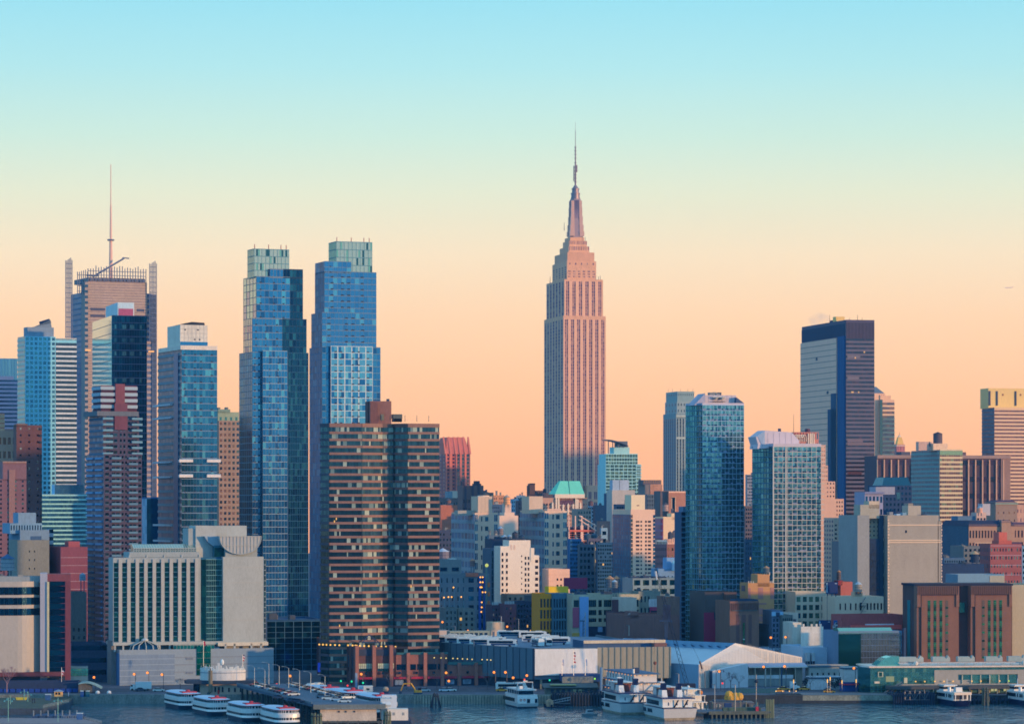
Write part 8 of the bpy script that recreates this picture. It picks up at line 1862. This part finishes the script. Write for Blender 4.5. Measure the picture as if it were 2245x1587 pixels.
for t in ((16,1214,1250,31,1430,(150,150,156),(50,90,130),'big steel water tank with blue cone roof at the left edge',4),
  (181,1255,1272,14,1425,(130,150,170),(120,140,160),'small pale tank in front of the red brick block',6),
  (971,1201,1229,27,1700,(124,116,130),(190,196,210),'steel water tank with pale roof beside the brown banded tower',4),
  (1036,1224,1241,12,1640,(150,116,110),(204,140,110),'small tank with orange roof left of the shaded blue ribbed block',5),
  (1111.5,1084,1105,15,2085,(248,170,120),(200,160,140),'copper coloured tank standing on the pink blank block stack',2),
  (1097,1153,1172,13,1835,(140,120,124),(150,170,190),'grey tank with pale roof in front of the pink blank block',4),
  (1105.5,1172,1189,13,1812,(110,124,140),(160,180,200),'pale roofed tank, left of the two nearest the white stepped building',4),
  (1117.5,1171,1187,11,1825,(110,124,140),(150,170,190),'pale roofed tank, right of the two nearest the white stepped building',4),
  (1129,1164,1181,13,1775,(96,84,88),(44,50,70),'dark wooden tank with peaked roof above the white stepped building',2.5),
  (1144,1171,1186,11,1770,(120,110,116),(60,70,90),'dark wooden tank right of the peaked one above the white stepped building',1.5),
  (1288,1168,1184,16,2010,(60,84,104),(70,90,110),'dark tank left of two below the pale construction beams',5),(1302,1168,1184,14,2015,(64,84,100),(70,90,110),'dark tank right of two below the pale construction beams',5),
  (1459,1101,1120,13,2100,(190,150,140),(90,80,90),'pinkish tank in front of the arched window block',5),
  (1469,1164,1181,10,1865,(60,70,92),(50,60,80),'dark tank leftmost of three on a steel stand',2.2),(1478,1162,1179,9,1868,(150,130,130),(80,80,96),'brown tank middle of three on a steel stand',2.4),(1487,1162,1179,9,1872,(150,130,130),(140,150,160),'brown tank rightmost of three on a steel stand',2.4),
  (1337,1261,1287,19,1500,(96,104,116),(196,140,104),'large wooden tank with orange roof, left of three on the loft roofs',4),(1351.5,1261,1286,16,1508,(96,104,116),(196,140,104),'large wooden tank with orange roof, right rear of three on the loft roofs',4),(1347.5,1270,1288,13,1494,(120,124,130),(170,190,206),'smaller tank with pale roof in front of the two orange roofed tanks',4),
  (1680,1240,1256,14,1449,(96,104,112),(196,140,100),'tank with orange roof on the patterned building',3),
  (1839,1249,1270,10,1506,(96,84,88),(190,130,90),'narrow tank with orange roof behind the upper navy billboard',3),
  (1881.5,1274,1297,17,1432,(150,140,130),(170,180,190),'grey tank with pale cone roof on the cream loft building',1),
  (2137,1207,1233,19,1765,(36,56,86),(206,160,120),'dark tank with tan roof left of the red brick apartments',6),
  (2148,1109,1124,13,2070,(240,170,140),(160,170,180),'copper lit tank on the white rooftop plant house',2),
  (983,1092,1110,12,2300,(130,90,80),(90,80,90),'brown tank on the dim rooftops left of the dark brick loft',3),(1295,1096,1109,11,2280,(110,76,80),(90,70,80),'round brown tank right of the ornate hotel',4),
  (1194,1070,1080,8,2500,(70,60,70),(60,56,70),'tiny dark tank left of the green copper roof',3)):
    water_tank(*t)
# ============================================================ trees
def bare_tree(loc,h,label,seed,col=(96,84,88),group='bare winter trees'):
    o = empty('bare_tree',loc,0,label,'tree',group); rn = random.Random(seed); m = W(col,'wall',0)
    mb = MB(); mb.tube((0,0,0),(0,0,h*.38),h*.022,m,h*.016); mb.build('trunk',o); cr = MB()
    def br(p,d,l,r,k):
        q = p+d*l; cr.tube(p,q,r,m,r*.6,3)
        if k:
            for i in range(3 if k > 1 else 4):
                nd = (d+Vector((rn.uniform(-.75,.75),rn.uniform(-.75,.75),rn.uniform(-.1,.45)))).normalized(); br(q,nd,l*rn.uniform(.6,.8),r*.6,k-1)
    for i in range(5):
        a = i*1.26+rn.random(); br(Vector((0,0,h*(.3+.02*i))),Vector((math.cos(a)*.6,math.sin(a)*.6,.8)).normalized(),h*.2,h*.011,3)
    cr.build('crown',o); return o
spots = [(1602,1302,8.5,'bare tree before the small white shed, left, beside a lamp'),(1620,1302,7,'bare tree before the small white shed, right smaller one'),(1776,1290,7.5,'bare tree before the long white hoarding, left'),(1816,1290,7,'bare tree before the long white hoarding, right'),
  (852,1298,8,'bare tree before the second bay of the brick podium'),(892,1298,8,'bare tree before the red awnings, third bay'),(958,1296,8,'bare tree before the brick podium, middle'),(1005,1296,8,'bare tree before the brick podium, fifth bay'),(1068,1296,8.5,'bare tree at the right end of the brick podium'),
  (395,1288,6.5,'bare tree in front of the cream podium left of the round white pavilion'),(583,1288,6,'bare tree at the right corner of the cream podium'),(1334,1288,8,'bare tree before the beige depot front, left'),(1355,1290,9,'bare tree before the beige depot front, second'),(1386,1290,9.5,'bare tree before the beige depot front, third'),(1428,1290,8.5,'bare tree before the beige depot front, fourth'),
  (15,1262,13,'tall pinkish bare tree at the left edge of the waterfront'),(1672,1425,16,'pale bare tree at the foot of the patterned building'),(1700,1400,14,'dim bare tree before the blue grey house, left'),(1716,1398,15,'dim bare tree before the blue grey house, middle'),(1733,1396,14,'dim bare tree before the blue grey house, right'),
  (1262,1478,9,'bare tree before the yellow panel'),(1328,1478,8,'bare tree before the dark loft base'),(1350,1466,8,'bare tree below the teal mural')]
t0 = None
for i,(px,Yt,h,lb) in enumerate(spots): bare_tree((wx(px,Yt),Yt,GZ),h,lb,i,(150,110,116) if px in (15,1672) else (60,66,84) if px < 1760 and px > 1690 else (92,84,90))
def leafy(loc,h,w,label,seed,n=900,cols=((22,48,62),(34,60,66),(14,36,54),(44,70,70)),name='evergreen_tree',group='dark trees behind the depot'):
    o = empty(name,loc,0,label,'tree',group); rn = random.Random(seed); ms = [W(c,'wall',0) for c in cols]
    mb = MB(); mb.tube((0,0,0),(0,0,h*.5),.3,dark,.15); mb.build('trunk',o); mb = MB()
    cl = [(rn.uniform(-w*.34,w*.34),rn.uniform(-w*.3,w*.3),rn.uniform(h*.3,h*.85),rn.uniform(.14,.26)*w) for _ in range(16)]
    for i in range(n):
        c = rn.choice(cl); d = Vector((rn.gauss(0,1),rn.gauss(0,1),rn.gauss(0,1))).normalized()*c[3]*rn.uniform(.5,1.05); p = Vector(c[:3])+d; s_ = rn.uniform(.22,.5)
        a = Vector((rn.gauss(0,1),rn.gauss(0,1),rn.gauss(0,1))).normalized()*s_; b_ = Vector((rn.gauss(0,1),rn.gauss(0,1),rn.gauss(0,1))).normalized()*s_
        mb.add([p-a,p+b_,p+a,p-b_],[(0,1,2,3)],rn.choice(ms))
    mb.build('crown',o)
for i,(px,Yt,h,w) in enumerate(((1121,1488,11,12),(1137,1492,10,11),(1152,1486,9,11),(1167,1492,11,12),(1180,1496,8,10))):
    leafy((wx(px,Yt),Yt,GZ+(8 if False else 0)),h+6,w,'dark leafy tree behind the depot roof, %s from the left' % ordn[i],i)
for i,(px,Yt,h,w) in enumerate(((1692,1392,8,9),(1706,1390,7,9),(1728,1394,8,9),(1746,1372,6,7))):
    leafy((wx(px,Yt),Yt,GZ),h,w,'dark bush in front of the dim houses behind the white shed, %s from the left' % ordn[i],20+i,500,name='dark_bush',group='dark bushes behind the white shed')
for i,(px,Yt) in enumerate(((1776,1300),(1800,1302),(1830,1298))):
    leafy((wx(px,Yt),Yt,GZ+.5),4.2,6,'dark hedge tree before the white site cabin, %s from the left' % ordn[i],40+i,350,name='dark_bush',group='dark bushes before the site cabin')
# ============================================================ lattice crane and mast lights
o = empty('lattice_crane',(wx(1508,1284),1284,GZ),0,'dark lattice boom crane leaning left over the depot corner with white tip','crane'); org = Vector(o.location)
bs = Vector((0,0,1.5)); tp = Vector((wx(1437,1284),1284,wz(1246,1284)))-org; mb = MB(); mb.box(-3,3,-2,2,0,3.2,W((24,34,60))); mb.build('cab',o)
mb = MB(); nseg = 34; wv = Vector((.75,0,.18))
cm = W((24,36,62),'metal',0)
for i in range(nseg):
    p,q = bs.lerp(tp,i/nseg),bs.lerp(tp,(i+1)/nseg); wa = wv*(1-.6*i/nseg); wb2 = wv*(1-.6*(i+1)/nseg)
    if i % 2 == 0: p_,q_ = p-wa,q+wb2
    else: p_,q_ = p+wa,q-wb2
    mb.tube(p-wa,q-wb2,.12,cm,n=4); mb.tube(p+wa,q+wb2,.12,cm,n=4); mb.tube(p_,q_,.08,cm,n=3)
mb.build('boom',o)
mb = MB(); mb.tube(tp-Vector((0,0,1)),tp+Vector((.6,0,-4.5)),.5,W((210,206,206)),.3); mb.build('boom_tip',o)
mb = MB(); e1 = Vector((wx(1512,1284)-org.x,0,wz(1410,1284)-GZ)); e2 = Vector((wx(1546,1284)-org.x,0,1.5)); mb.tube(e2,e1+Vector((6,0,-11)),.12,cm); mb.tube(e1+Vector((5,0,-10)),e1+Vector((4,0,-7)),.4,cm); mb.tube(e1+Vector((4,0,-7)),tp,.05,cm,n=3)
mb.tube(tp,Vector((tp.x-.6,0,8)),.05,cm,n=3); mb.build('cable',o)
o = empty('dark_mast_frame',(wx(1461,1420),1420,GZ),0,'dark square frame on a thick post behind the crane boom','mast')
mb = MB(); h1,h2,h3 = wz(1404,1420)-GZ,wz(1360,1420)-GZ,wz(1325,1420)-GZ; mb.box(-.9,.6,-.5,.5,0,h2,dark); mb.build('post',o)
mb = MB(); mb.box(-1.6,1.9,-1,1,h2+.3,h3,W((30,44,70),'wall',.3,sc=1.5)); mb.box(-3,2.4,-1.4,1.4,h2-.5,h2+.3,dark); mb.build('frame',o)
o = empty('lattice_pole',(wx(1281,1470),1470,GZ),0,'pale lattice antenna pole in front of the blue banner strip','pole'); mb = MB(); hh = wz(1342,1470)-GZ
mb.tube((-.7,0,0),(-.5,0,hh-4),.18,dark); mb.tube((.7,0,0),(.4,0,hh),.16,W((190,180,170)))
for i in range(14): mb.tube((-.7,0,i*hh/15),(.6,0,(i+1)*hh/15),.1,W((130,130,134)))
mb.box(-2,.2,-.2,.2,hh-4,hh-3.6,dark); mb.build('lattice',o)
for px,pt,Yp,col,lb in ((1318,1462,1284,(110,140,170),'thick pale blue mooring post left of the three decked barge'),(1410,1494,1180,(120,110,110),'thin grey mast behind the party boats'),(1436,1450,1286,(170,100,80),'tall thin post with a rusty cap before the depot front'),(1488,1476,1200,(190,170,150),'pale pole at the root of the timber jetty'),(1612,1500,1174,(200,180,160),'pale pole on the timber jetty, middle'),(1658,1478,1176,(190,160,140),'pale pole with a dark round light on the timber jetty'),(1567,1500,1180,(180,170,160),'pale pole on the timber jetty, left'),(1215,1520,1226,(30,40,60),'dark mooring pole beside the dock hut'),(1137,1356,1440,(150,150,150),'thin grey lamp pole between the buses and dark trees'),(1099,1350,1440,(200,190,190),'thin white pole beside the cream stair house'),(1379,1370,1440,(200,190,180),'pale pole before the teal mural'),(1039,1405,1330,(120,130,140),'thin grey pole among the parked buses'),(998,1372,1440,(110,120,130),'thin grey pole behind the buses on the left')):
    zb_ = dZ if Yp in (1440,1330) else 2.2 if Yp < 1190 else GZ if Yp > 1250 else 0
    o = empty('tall_pole',(wx(px,Yp),Yp,zb_),0,lb,'pole'); mb = MB(); hh = wz(pt,Yp)-zb_; mb.tube((0,0,0),(0,0,hh),.55 if px == 1318 else .14,W(col,'wall',0),n=6); mb.build('post',o)
    if px in (1436,1658): mb = MB(); mb.ball((0,0,hh-(.5 if px == 1436 else 2.4)),.7,W((130,70,50) if px == 1436 else (30,40,60)),8,6); mb.build('cap',o)
    elif px not in (1318,1215): mb = MB(); mb.box(-1.2,.1,-.15,.15,hh-.1,hh+.12,steel); mb.build('lamp_head',o)
# ============================================================ flags
def flag(px,pt,pf,pb_,Yf,zb,cols,label,r=.1):
    o = empty('flagpole',(wx(px,Yf),Yf,zb),0,label,'flagpole'); h = wz(pt,Yf)-zb
    mb = MB(); mb.tube((0,0,0),(0,0,h),r,W((206,200,196),'metal',0)); mb.build('pole',o)
    a,b_ = wz(pf,Yf)-zb,wz(pb_,Yf)-zb; mb = MB()
    for i,c in enumerate(cols): z1,z0 = a-(a-b_)*i/len(cols),a-(a-b_)*(i+1)/len(cols); x = .75+.15*math.sin(i*1.3); mb.add([(0.05,0,z1),(x,.12,z1-.2),(x*1.05,.12,z0-.25),(0.05,0,z0),(0.05,.06,z1),(x,.18,z1-.2),(x*1.05,.18,z0-.25),(0.05,.06,z0)],[(0,1,2,3),(7,6,5,4),(0,4,5,1),(3,2,6,7),(1,5,6,2)],W(c,'wall',0))
    mb.build('flag',o); return o
us = [(40,50,100),(200,190,200),(170,50,60),(200,190,200),(170,50,60),(200,190,200),(170,50,60)]
flag(1257.5,1424,1428,1452,1286,wz(1480,1286),us,'tall flagpole with a hanging striped flag in front of the blank white screen')
flag(1232,1443,1444,1458,1286,wz(1480,1286),[(150,160,190),(190,180,190)],'flagpole with a furled flag, left of the tall one')
flag(1283,1442,1444,1458,1286,wz(1480,1286),[(130,150,190),(170,180,200)],'flagpole with a furled flag, right of the tall one')
flag(446,1404,1405,1414,1300,GZ,[(180,40,70),(170,30,60)],'flagpole with a small red flag before the green glass slot')
flag(532,1434,1434,1448,1300,GZ,us[:5],'flagpole with striped flag before the right side of the cream podium')
flag(135,1462,1466,1480,1290,GZ,us[:5],'flagpole with a drooping striped flag before the curved building')
# ============================================================ round white pavilion
Y = 1266; b = Bd('round_white_pavilion','low pink pavilion with dark eaves, white drum and jagged white skyline cut-outs on top',424,Y,0,'building')
X,Z = b.sx,b.sz
b.P('wall').box(X(424),X(550),0,8,0,Z(1497),W((190,158,140),'wall',.06)); b.P('dark_entrance').box(X(424),X(438),-.2,0,0,Z(1498),gNavy[2])
for p in (470,478,486,500,513,526,540): mb = MB(); mb.box(X(p),X(p+4),-.08,0,.9,2.6 if p > 490 else 2.9,gShade[0]); mb.build('window',b.root)
b.P('red_door').box(X(477),X(481),-.12,-.08,0,1.6,W((190,50,50)))
b.P('eaves').prism([(X(408,-2),-2),(X(560,-2),-2),(X(564,4),4),(X(556,10),10),(X(412,10),10),(X(404,4),4)],Z(1498),Z(1491),W((38,58,80),'wall',.1))
cx_ = (X(436)+X(536))/2; rx = (X(536)-X(436))/2; ol = [(cx_+rx*math.cos(q*math.pi/14),5+5.5*math.sin(q*math.pi/14)) for q in range(28)]
b.P('white_drum').prism(ol,Z(1491),Z(1469),W((216,206,200),'wall',.1,sc=.5)); b.P('drum_band').prism([(cx_+(x-cx_)*1.01,5+(y-5)*1.02) for x,y in ol],Z(1475),Z(1473.6),W((110,130,150)))
mb = MB(); rn = random.Random(77); x = X(437)
while x < X(534):
    w = rn.uniform(.3,1.0); u = (x-X(437))/(X(534)-X(437)); h = rn.uniform(.5,1.7)+(1.2 if .35 < u < .5 else 0); yf = 5-5.2*math.sqrt(max(0,1-((x+w/2-cx_)/rx)**2)); mb.box(x,x+w,yf,yf+.5,Z(1469),Z(1469)+h,W((222,214,206),'wall',.03));
    if rn.random() < .3: mb.box(x+w*.4,x+w*.6,yf+.1,yf+.3,Z(1469)+h,Z(1469)+h+.8,W((222,214,206),'wall',.03))
    x += w*rn.uniform(.9,1.15)
mb.build('skyline_cutout',b.root)
mb = MB(); xx = X(485); mb.ball((xx,4,Z(1452)),.75,W((226,220,214)),10,8,1.6); mb.tube((xx-.9,4,Z(1460)),(xx+.9,4,Z(1460)),.1,steel); mb.tube((xx,4,Z(1468)),(xx,4,Z(1456)),.15,steel); mb.build('roof_dish',b.root)
mb = MB(); mb.cyl(X(461.5,-3),-3,1,Z(1468),.8,.8,W((110,100,84),'wall',.15),10); mb.cyl(X(461.5,-3),-3,Z(1468),Z(1463),.25,.25,W((90,90,80)),6); mb.tube((X(461.5,-3),-3,1.2),(X(455,-3),-3,.2),.6,W((60,70,80))); mb.build('chimney',b.root); b.finish()
# ============================================================ left waterfront park and floats
pv_ = W((110,118,128),'wall',.2,sc=.3)
def platform(name,pts,z,label,m,th=.8):
    o = empty(name,(pts[0][0],pts[0][1],0),0,label,'dock'); mb = MB(); q = [(x-pts[0][0],y-pts[0][1]) for x,y in pts]; mb.prism(q,z-th,z,W((60,70,84),'wall',.2),m); mb.build('deck',o); return o
def wp_(px,Yw): return (wx(px,Yw),Yw)
platform('park_lawn',[wp_(-40,1190),wp_(95,1190),wp_(150,1225),wp_(160,1254),wp_(-40,1254)],2.4,'dim grassy park platform at the lower left shore',W((70,78,66),'wall',.3,sc=.3),3)
platform('floating_dock',[wp_(-40,1128),wp_(222,1128),wp_(176,1158),wp_(-40,1158)],1.0,'pinkish paved floating dock in the lower left corner',W((150,128,128),'wall',.15,sc=.4),1.6)
def twin_lamp(px,py,Yl,zb,label):
    o = empty('pier_lamp',(wx(px,Yl),Yl,zb),0,label,'street lamp','green twin headed lamps at the lower left'); h = wz(py,Yl)-zb; m = W((90,150,150),'metal',0)
    mb = MB(); mb.tube((0,0,0),(0,0,h),.13,m); mb.tube((-1.3,0,h-1),(1.3,0,h-1),.08,m); mb.build('post',o)
    for s in (-1.3,1.3): mb = MB(); mb.cyl(s,0,h-1.5,h-1.0,.35,.12,m,8); mb.build('lamp_head',o)
for px,py,Yl,zb,lb in ((18,1528,1138,1,'green twin headed lamp nearest the lower left corner'),(127,1528,1138,1,'green twin headed lamp on the floating dock, right of the yellow booth'),(53,1510,1240,2.4,'green twin headed lamp in the park, left of a close pair'),(61,1515,1228,2.4,'green twin headed lamp in the park, right of a close pair'),(23,1524,1215,2.4,'green twin headed lamp in the park beside the bare tree')): twin_lamp(px,py,Yl,zb,lb)
b = Bd('yellow_booth','small yellow windowed booth with grey hipped roof on the left promenade',119,1250,0,'booth')
b.P('wall').box(0,2.9,0,2.6,0,2.0,W((232,176,110))); b.P('roof').prism([(-.4,-.4),(3.3,-.4),(3.3,3),(-.4,3)],2.0,2.7,W((130,150,170)),sc=.2)
for i in range(2): mb = MB(); mb.box(.5+i*1.1,1.2+i*1.1,-.08,0,.8,1.7,gShade[2]); mb.build('window',b.root)
b.finish()
def umbrella(px,Yb,label,col=(210,206,204)):
    o = empty('round_float_tent',(wx(px,Yb),Yb,GZ),0,label,'tent'); mb = MB(); mb.ball((0,0,.9),.9,W(col),10,6,.9); mb.box(-.7,.7,-.5,.5,0,.5,dark); mb.build('cover',o)
umbrella(214,1262,'small white round cover on the left promenade, left one'); umbrella(239,1262,'small white round cover on the left promenade, right one')
for i,(px,Yb,c,nm,lb) in enumerate(((176,1250,(40,80,140),'blue_bin','blue container at the left promenade edge'),(184,1250,(30,90,110),'teal_kiosk','teal kiosk with white top at the left promenade edge'),(99,1238,(50,90,140),'blue_box','blue box on the low shore platform'),(168,1150,(60,100,150),'blue_dock_hut','blue rounded hut at the end of the floating dock'))):
    o = empty(nm,(wx(px,Yb),Yb,GZ if Yb > 1240 else 2.4 if Yb == 1238 else 1),0,lb,'box'); mb = MB(); mb.box(0,2.0,0,1.8,0,2.1,W(c,'wall',.1)); mb.build('body',o); mb = MB(); mb.box(-.1,2.1,-.1,1.9,2.1,2.35,W((190,200,206))); mb.build('lid',o)
o = empty('yellow_skip',(wx(36,1240),1240,2.4),0,'flat yellow skip on the park platform at the left','skip'); mb = MB(); mb.profile([(0,0),(3.6,0),(3.9,1),(-.3,1)],0,1.6,W((206,180,60))); mb.build('body',o)
def dock_rail(p0,p1,z,label,n):
    o = empty('dock_railing',(p0[0],p0[1],z),0,label,'railing'); d = Vector((p1[0]-p0[0],p1[1]-p0[1],0)); mb = MB(); m = W((150,160,166),'metal',0)
    mb.tube((0,0,1.05),d+Vector((0,0,1.05)),.05,m); mb.tube((0,0,.55),d+Vector((0,0,.55)),.04,m)
    for i in range(n+1): q = d*(i/n); mb.tube(q,q+Vector((0,0,1.05)),.05,m)
    mb.build('rail',o)
dock_rail(wp_(176,1157),wp_(222,1129),1,'railing along the sloping right edge of the floating dock',16)
dock_rail(wp_(95,1192),wp_(150,1225),2.4,'railing along the slanted park edge',18)
dock_rail(wp_(130,1156),wp_(170,1156),1,'white railing at the rear of the floating dock',8)
o = empty('dock_ramp_truss',(wx(70,1166),1166,1),0,'dim blue slatted mooring floats between park and floating dock','float'); mb = MB()
for i in range(7): mb.box(i*2.6,i*2.6+2.2,0,12,-.6,.1+.2*(i%2),W((44,70,104),'wall',.2)); mb.cyl(i*2.6+.4,1,.1,2.2,.25,.25,W((120,130,140)),6)
mb.build('float',o)
# people: one continuous body each, standing on the park platform
def person(px,Yp,z,label,col,rz=0):
    o = empty('person',(wx(px,Yp),Yp,z),rz,label,'person','people strolling on the waterfront'); mb = MB(); m = W(col,'wall',0); rings = []
    for zz,rx_,ry in ((0,.16,.1),(.45,.15,.1),(.85,.19,.13),(1.05,.17,.12),(1.38,.24,.13),(1.46,.1,.08),(1.54,.08,.08),(1.6,.1,.1),(1.72,.1,.11),(1.8,.04,.05)):
        rings.append([(rx_*math.cos(q*math.pi/4),ry*math.sin(q*math.pi/4),zz) for q in range(8)])
    vs = [p for r_ in rings for p in r_]; n = len(rings)
    mb.add(vs,[(k*8+i,k*8+(i+1)%8,k*8+8+(i+1)%8,k*8+8+i) for k in range(n-1) for i in range(8)]+[tuple(range(7,-1,-1)),tuple(range((n-1)*8,n*8))],m)
    mb.build('body',o,True)
for px,Yp,z,c,lb in ((71,1222,2.4,(30,36,56),'person in a dark coat, left of a pair on the park path'),(76,1222,2.4,(36,40,60),'person in a dark coat, right of a pair on the park path'),(150,1252,GZ,(120,150,190),'person in pale blue near the promenade fence'),(656,1262,GZ,(30,30,50),'person in dark clothes by the pier entrance, left'),(662,1262,GZ,(40,40,60),'person in dark clothes by the pier entrance, right'),(690,1268,GZ,(190,200,210),'person in white by the taxi')): person(px,Yp,z,lb,c)
# ============================================================ highway traffic
for px,Yc_,k,rz,lb in ((309,1286,1,4,'dark car with red tail lights before the grey podium panel'),(348,1284,7,4,'white car before the grey podium panel right of the van'),(931,1284,5,4,'silver car parked before the third red awning'),(975,1284,0,4,'silver car parked before the podium murals, left'),(988,1286,7,4,'white car parked before the podium murals, right'),(760,1276,5,2,'silver car at the pier entrance with red glow'),(1818,1284,1,4,'dark car beyond the long taxi before the white hoarding')):
    put_car(k,wx(px,Yc_),Yc_,GZ,R(rz),lb,'cars on the riverside highway')
ty = car((wx(774,1272),1272,GZ),R(4),(226,150,40),'yellow taxi side on at the pier entrance, right of the other one','yellow taxis','taxi',True,'taxi')
for px,Yc_,lb in ((727,1276,'yellow taxi side on at the pier entrance, left of the other one'),(1719,1292,'yellow taxi left of the white truck cab'),(1764,1292,'yellow taxi right of the white truck cab'),(1706,1278,'yellow taxi nearer the water below the taxi left of the truck'),(1818,1274,'yellow taxi alone before the vendor tent'),(1100,1284,'yellow taxi left of the white yacht, behind the bulkhead')): dup(ty,(wx(px,Yc_),Yc_,GZ),R(4),lb)
def truck(px,Yt,label,box=True):
    o = empty('white_truck',(wx(px,Yt),Yt,GZ),R(4),label,'truck'); mb = MB()
    mb.profile([(-2.6,.5),(1.2,.5),(1.2,1.6),(.2,1.8),(-.4,3.3),(-2.6,3.5)],-1.1,1.1,W((220,216,216),'metal',0)) if not box else mb.profile([(-4.4,.5),(-2.4,.5),(-2.4,2.6),(-3.6,2.6),(-4.4,1.7)],-1.1,1.1,W((206,204,204),'metal',0)); mb.build('cab',o)
    if box: mb = MB(); mb.box(-2.3,4,-1.2,1.2,.8,3.6,W((216,214,214),'metal',0)); mb.build('cargo_box',o)
    mb = MB(); mb.box(-.9,-.2,-1.15,1.15,2.1,2.9,gNavy[0]) if not box else mb.box(-4.1,-3.4,-1.15,1.15,1.7,2.4,gNavy[0]); mb.build('window',o)
    for x in ((-2,.4) if not box else (-3.6,2.4)):
        mb = MB(); mb.profile([(x+.5*math.cos(q*math.pi/5),.5+.5*math.sin(q*math.pi/5)) for q in range(10)],-1.2,1.2,W((28,32,40),'wall',0)); mb.build('wheel',o)
truck(310,1290,'white box truck before the grey podium panel'); truck(1746,1294,'white truck cab between two yellow taxis',False)
dup(bus0,(wx(690,1286),1286,GZ),R(70),'silver city bus with red tail lights in the dark street right of the cream podium'); dup(bus0,(wx(1120,1292),1292,GZ),R(3),'dark windowed bus under the depot behind the white yacht')
o = empty('white_camper',(wx(797,1262),1262,GZ),0,'white camper van body seen from behind at the podium waterfront','camper'); mb = MB(); mb.box(0,3.4,0,5.5,.5,3.4,W((232,214,200))); mb.box(-2.2,0,1,5,.5,3.4,W((190,206,220))); mb.build('body',o); mb = MB(); mb.box(1.1,2.4,-.06,0,1.9,2.6,gShade[0]); mb.build('window',o)
mb = MB(); mb.box(.3,.9,0,5,0,.6,dark); mb.box(2.6,3.2,0,5,0,.6,dark); mb.build('wheel',o)
o = empty('yellow_excavator',(wx(918,1260),1260,GZ),0,'yellow excavator with folded arm on the bulkhead before the podium','excavator'); ym = W((214,150,50),'metal',.1)
mb = MB(); mb.box(-2,1.4,-1.2,1.2,.3,1.1,dark); mb.build('track',o); mb = MB(); mb.box(-1.8,1.2,-1,1,1.1,2.0,ym); mb.box(-.2,1.0,-.9,.2,2.0,2.9,gNavy[0]); mb.build('body',o)
mb = MB(); mb.tube((-1,0,1.6),(-3,0,4.6),.35,ym); mb.tube((-3,0,4.6),(-6,0,4.4),.3,ym); mb.tube((-6,0,4.4),(-7,0,1.6),.25,ym); mb.box(-7.6,-6.6,-.5,.5,.6,1.7,dark); mb.build('arm',o)
o = empty('tan_tank_trailer',(wx(846,1262),1262,GZ),0,'round tan tank between the white camper and the excavator','tank'); mb = MB(); mb.ball((0,0,2.2),1.1,W((206,160,130)),10,6); mb.build('tank',o); mb = MB(); mb.box(-1,1,-.8,.8,0,1.3,dark); mb.build('frame',o)
for px,py,lb in ((1814,1492,'glowing amber bar lamp on a post, second from left before the hoarding'),(1820,1487,'glowing amber bar lamp on a post, rear one before the hoarding'),(1846,1494,'glowing amber bar lamp on a post left of the vendor tent'),(1877,1492,'glowing amber bar lamp on a post at the terminal corner'),(1740,1493,'glowing amber bar lamp on a post before the white truck')):
    Yl = 1272; o = empty('bar_lamp',(wx(px,Yl),Yl,GZ),0,lb,'lamp','amber bar lamps on the right quay'); h = wz(py,Yl)-GZ; mb = MB(); mb.tube((0,0,0),(0,0,h-.6),.1,steel); mb.build('post',o); mb = MB(); mb.box(-.16,.16,-.16,.16,h-.7,h+.7,L((255,190,90),2.0)); mb.build('light_tube',o)
o = empty('double_street_lamp',(wx(1580,1288),1288,GZ),0,'dark ornate double headed lamp post with signal arms before the small white shed','street lamp'); h = wz(1467,1288)-GZ; mb = MB(); mb.tube((0,0,0),(0,0,h),.15,dark); mb.tube((-1.3,0,h-.3),(1.3,0,h-.3),.08,dark); mb.tube((0,0,h-5),(4.6,0,h-2.4),.08,dark); mb.tube((-1.8,0,0),(-1.8,0,h+.3),.12,dark); mb.box(4.3,4.7,-.2,.2,h-3.6,h-2.4,dark); mb.box(.3,.7,-.2,.2,h-4.8,h-3.8,dark); mb.build('post',o)
mb = MB(); mb.cyl(1.2,0,h-1,h-.4,.3,.15,dark,8); mb.cyl(-1.2,0,h-1,h-.4,.3,.15,dark,8); mb.build('lamp_head',o)
for i in range(8):
    o = empty('road_barrier',(wx(1600+i*13,1274),1274,GZ),0,'teal green construction fence panel before the small white shed, %s from the left' % ordn[i],'fence','teal fence panels'); mb = MB(); mb.box(0,2.25,0,.1,0,1.9,W((30,84,100),'wall',.1)); mb.build('panel',o)
# ============================================================ far aeroplane
o = empty('aeroplane',(wx(2213,14000),14000,wz(631,14000)),R(0),'tiny pink lit airliner crossing the sky at the upper right','aeroplane'); pm = W((255,190,170),'wall',0)
mb = MB(); mb.tube((-17,0,0),(15,0,1.2),2.0,pm,1.2,8); mb.tube((-19.5,0,-.3),(-17,0,0),.8,pm,2.0,8); mb.build('fuselage',o)
mb = MB(); mb.add([(-4,0,-1),(3,0,-1),(9,-16,1),(6,-16,1),(-4,0,-.4),(3,0,-.4),(9,-16,1.3),(6,-16,1.3)],[(0,1,2,3),(7,6,5,4),(0,4,5,1),(1,5,6,2),(3,2,6,7),(0,3,7,4)],pm); mb.add([(-4,0,-1),(3,0,-1),(9,16,1),(6,16,1),(-4,0,-.4),(3,0,-.4),(9,16,1.3),(6,16,1.3)],[(0,1,2,3),(7,6,5,4),(0,4,5,1),(1,5,6,2),(3,2,6,7),(0,3,7,4)],pm); mb.build('wing',o)
mb = MB(); mb.profile([(10,1),(15,1.5),(17,6.5),(14,6.5)],-.3,.3,pm); mb.build('tail_fin',o)
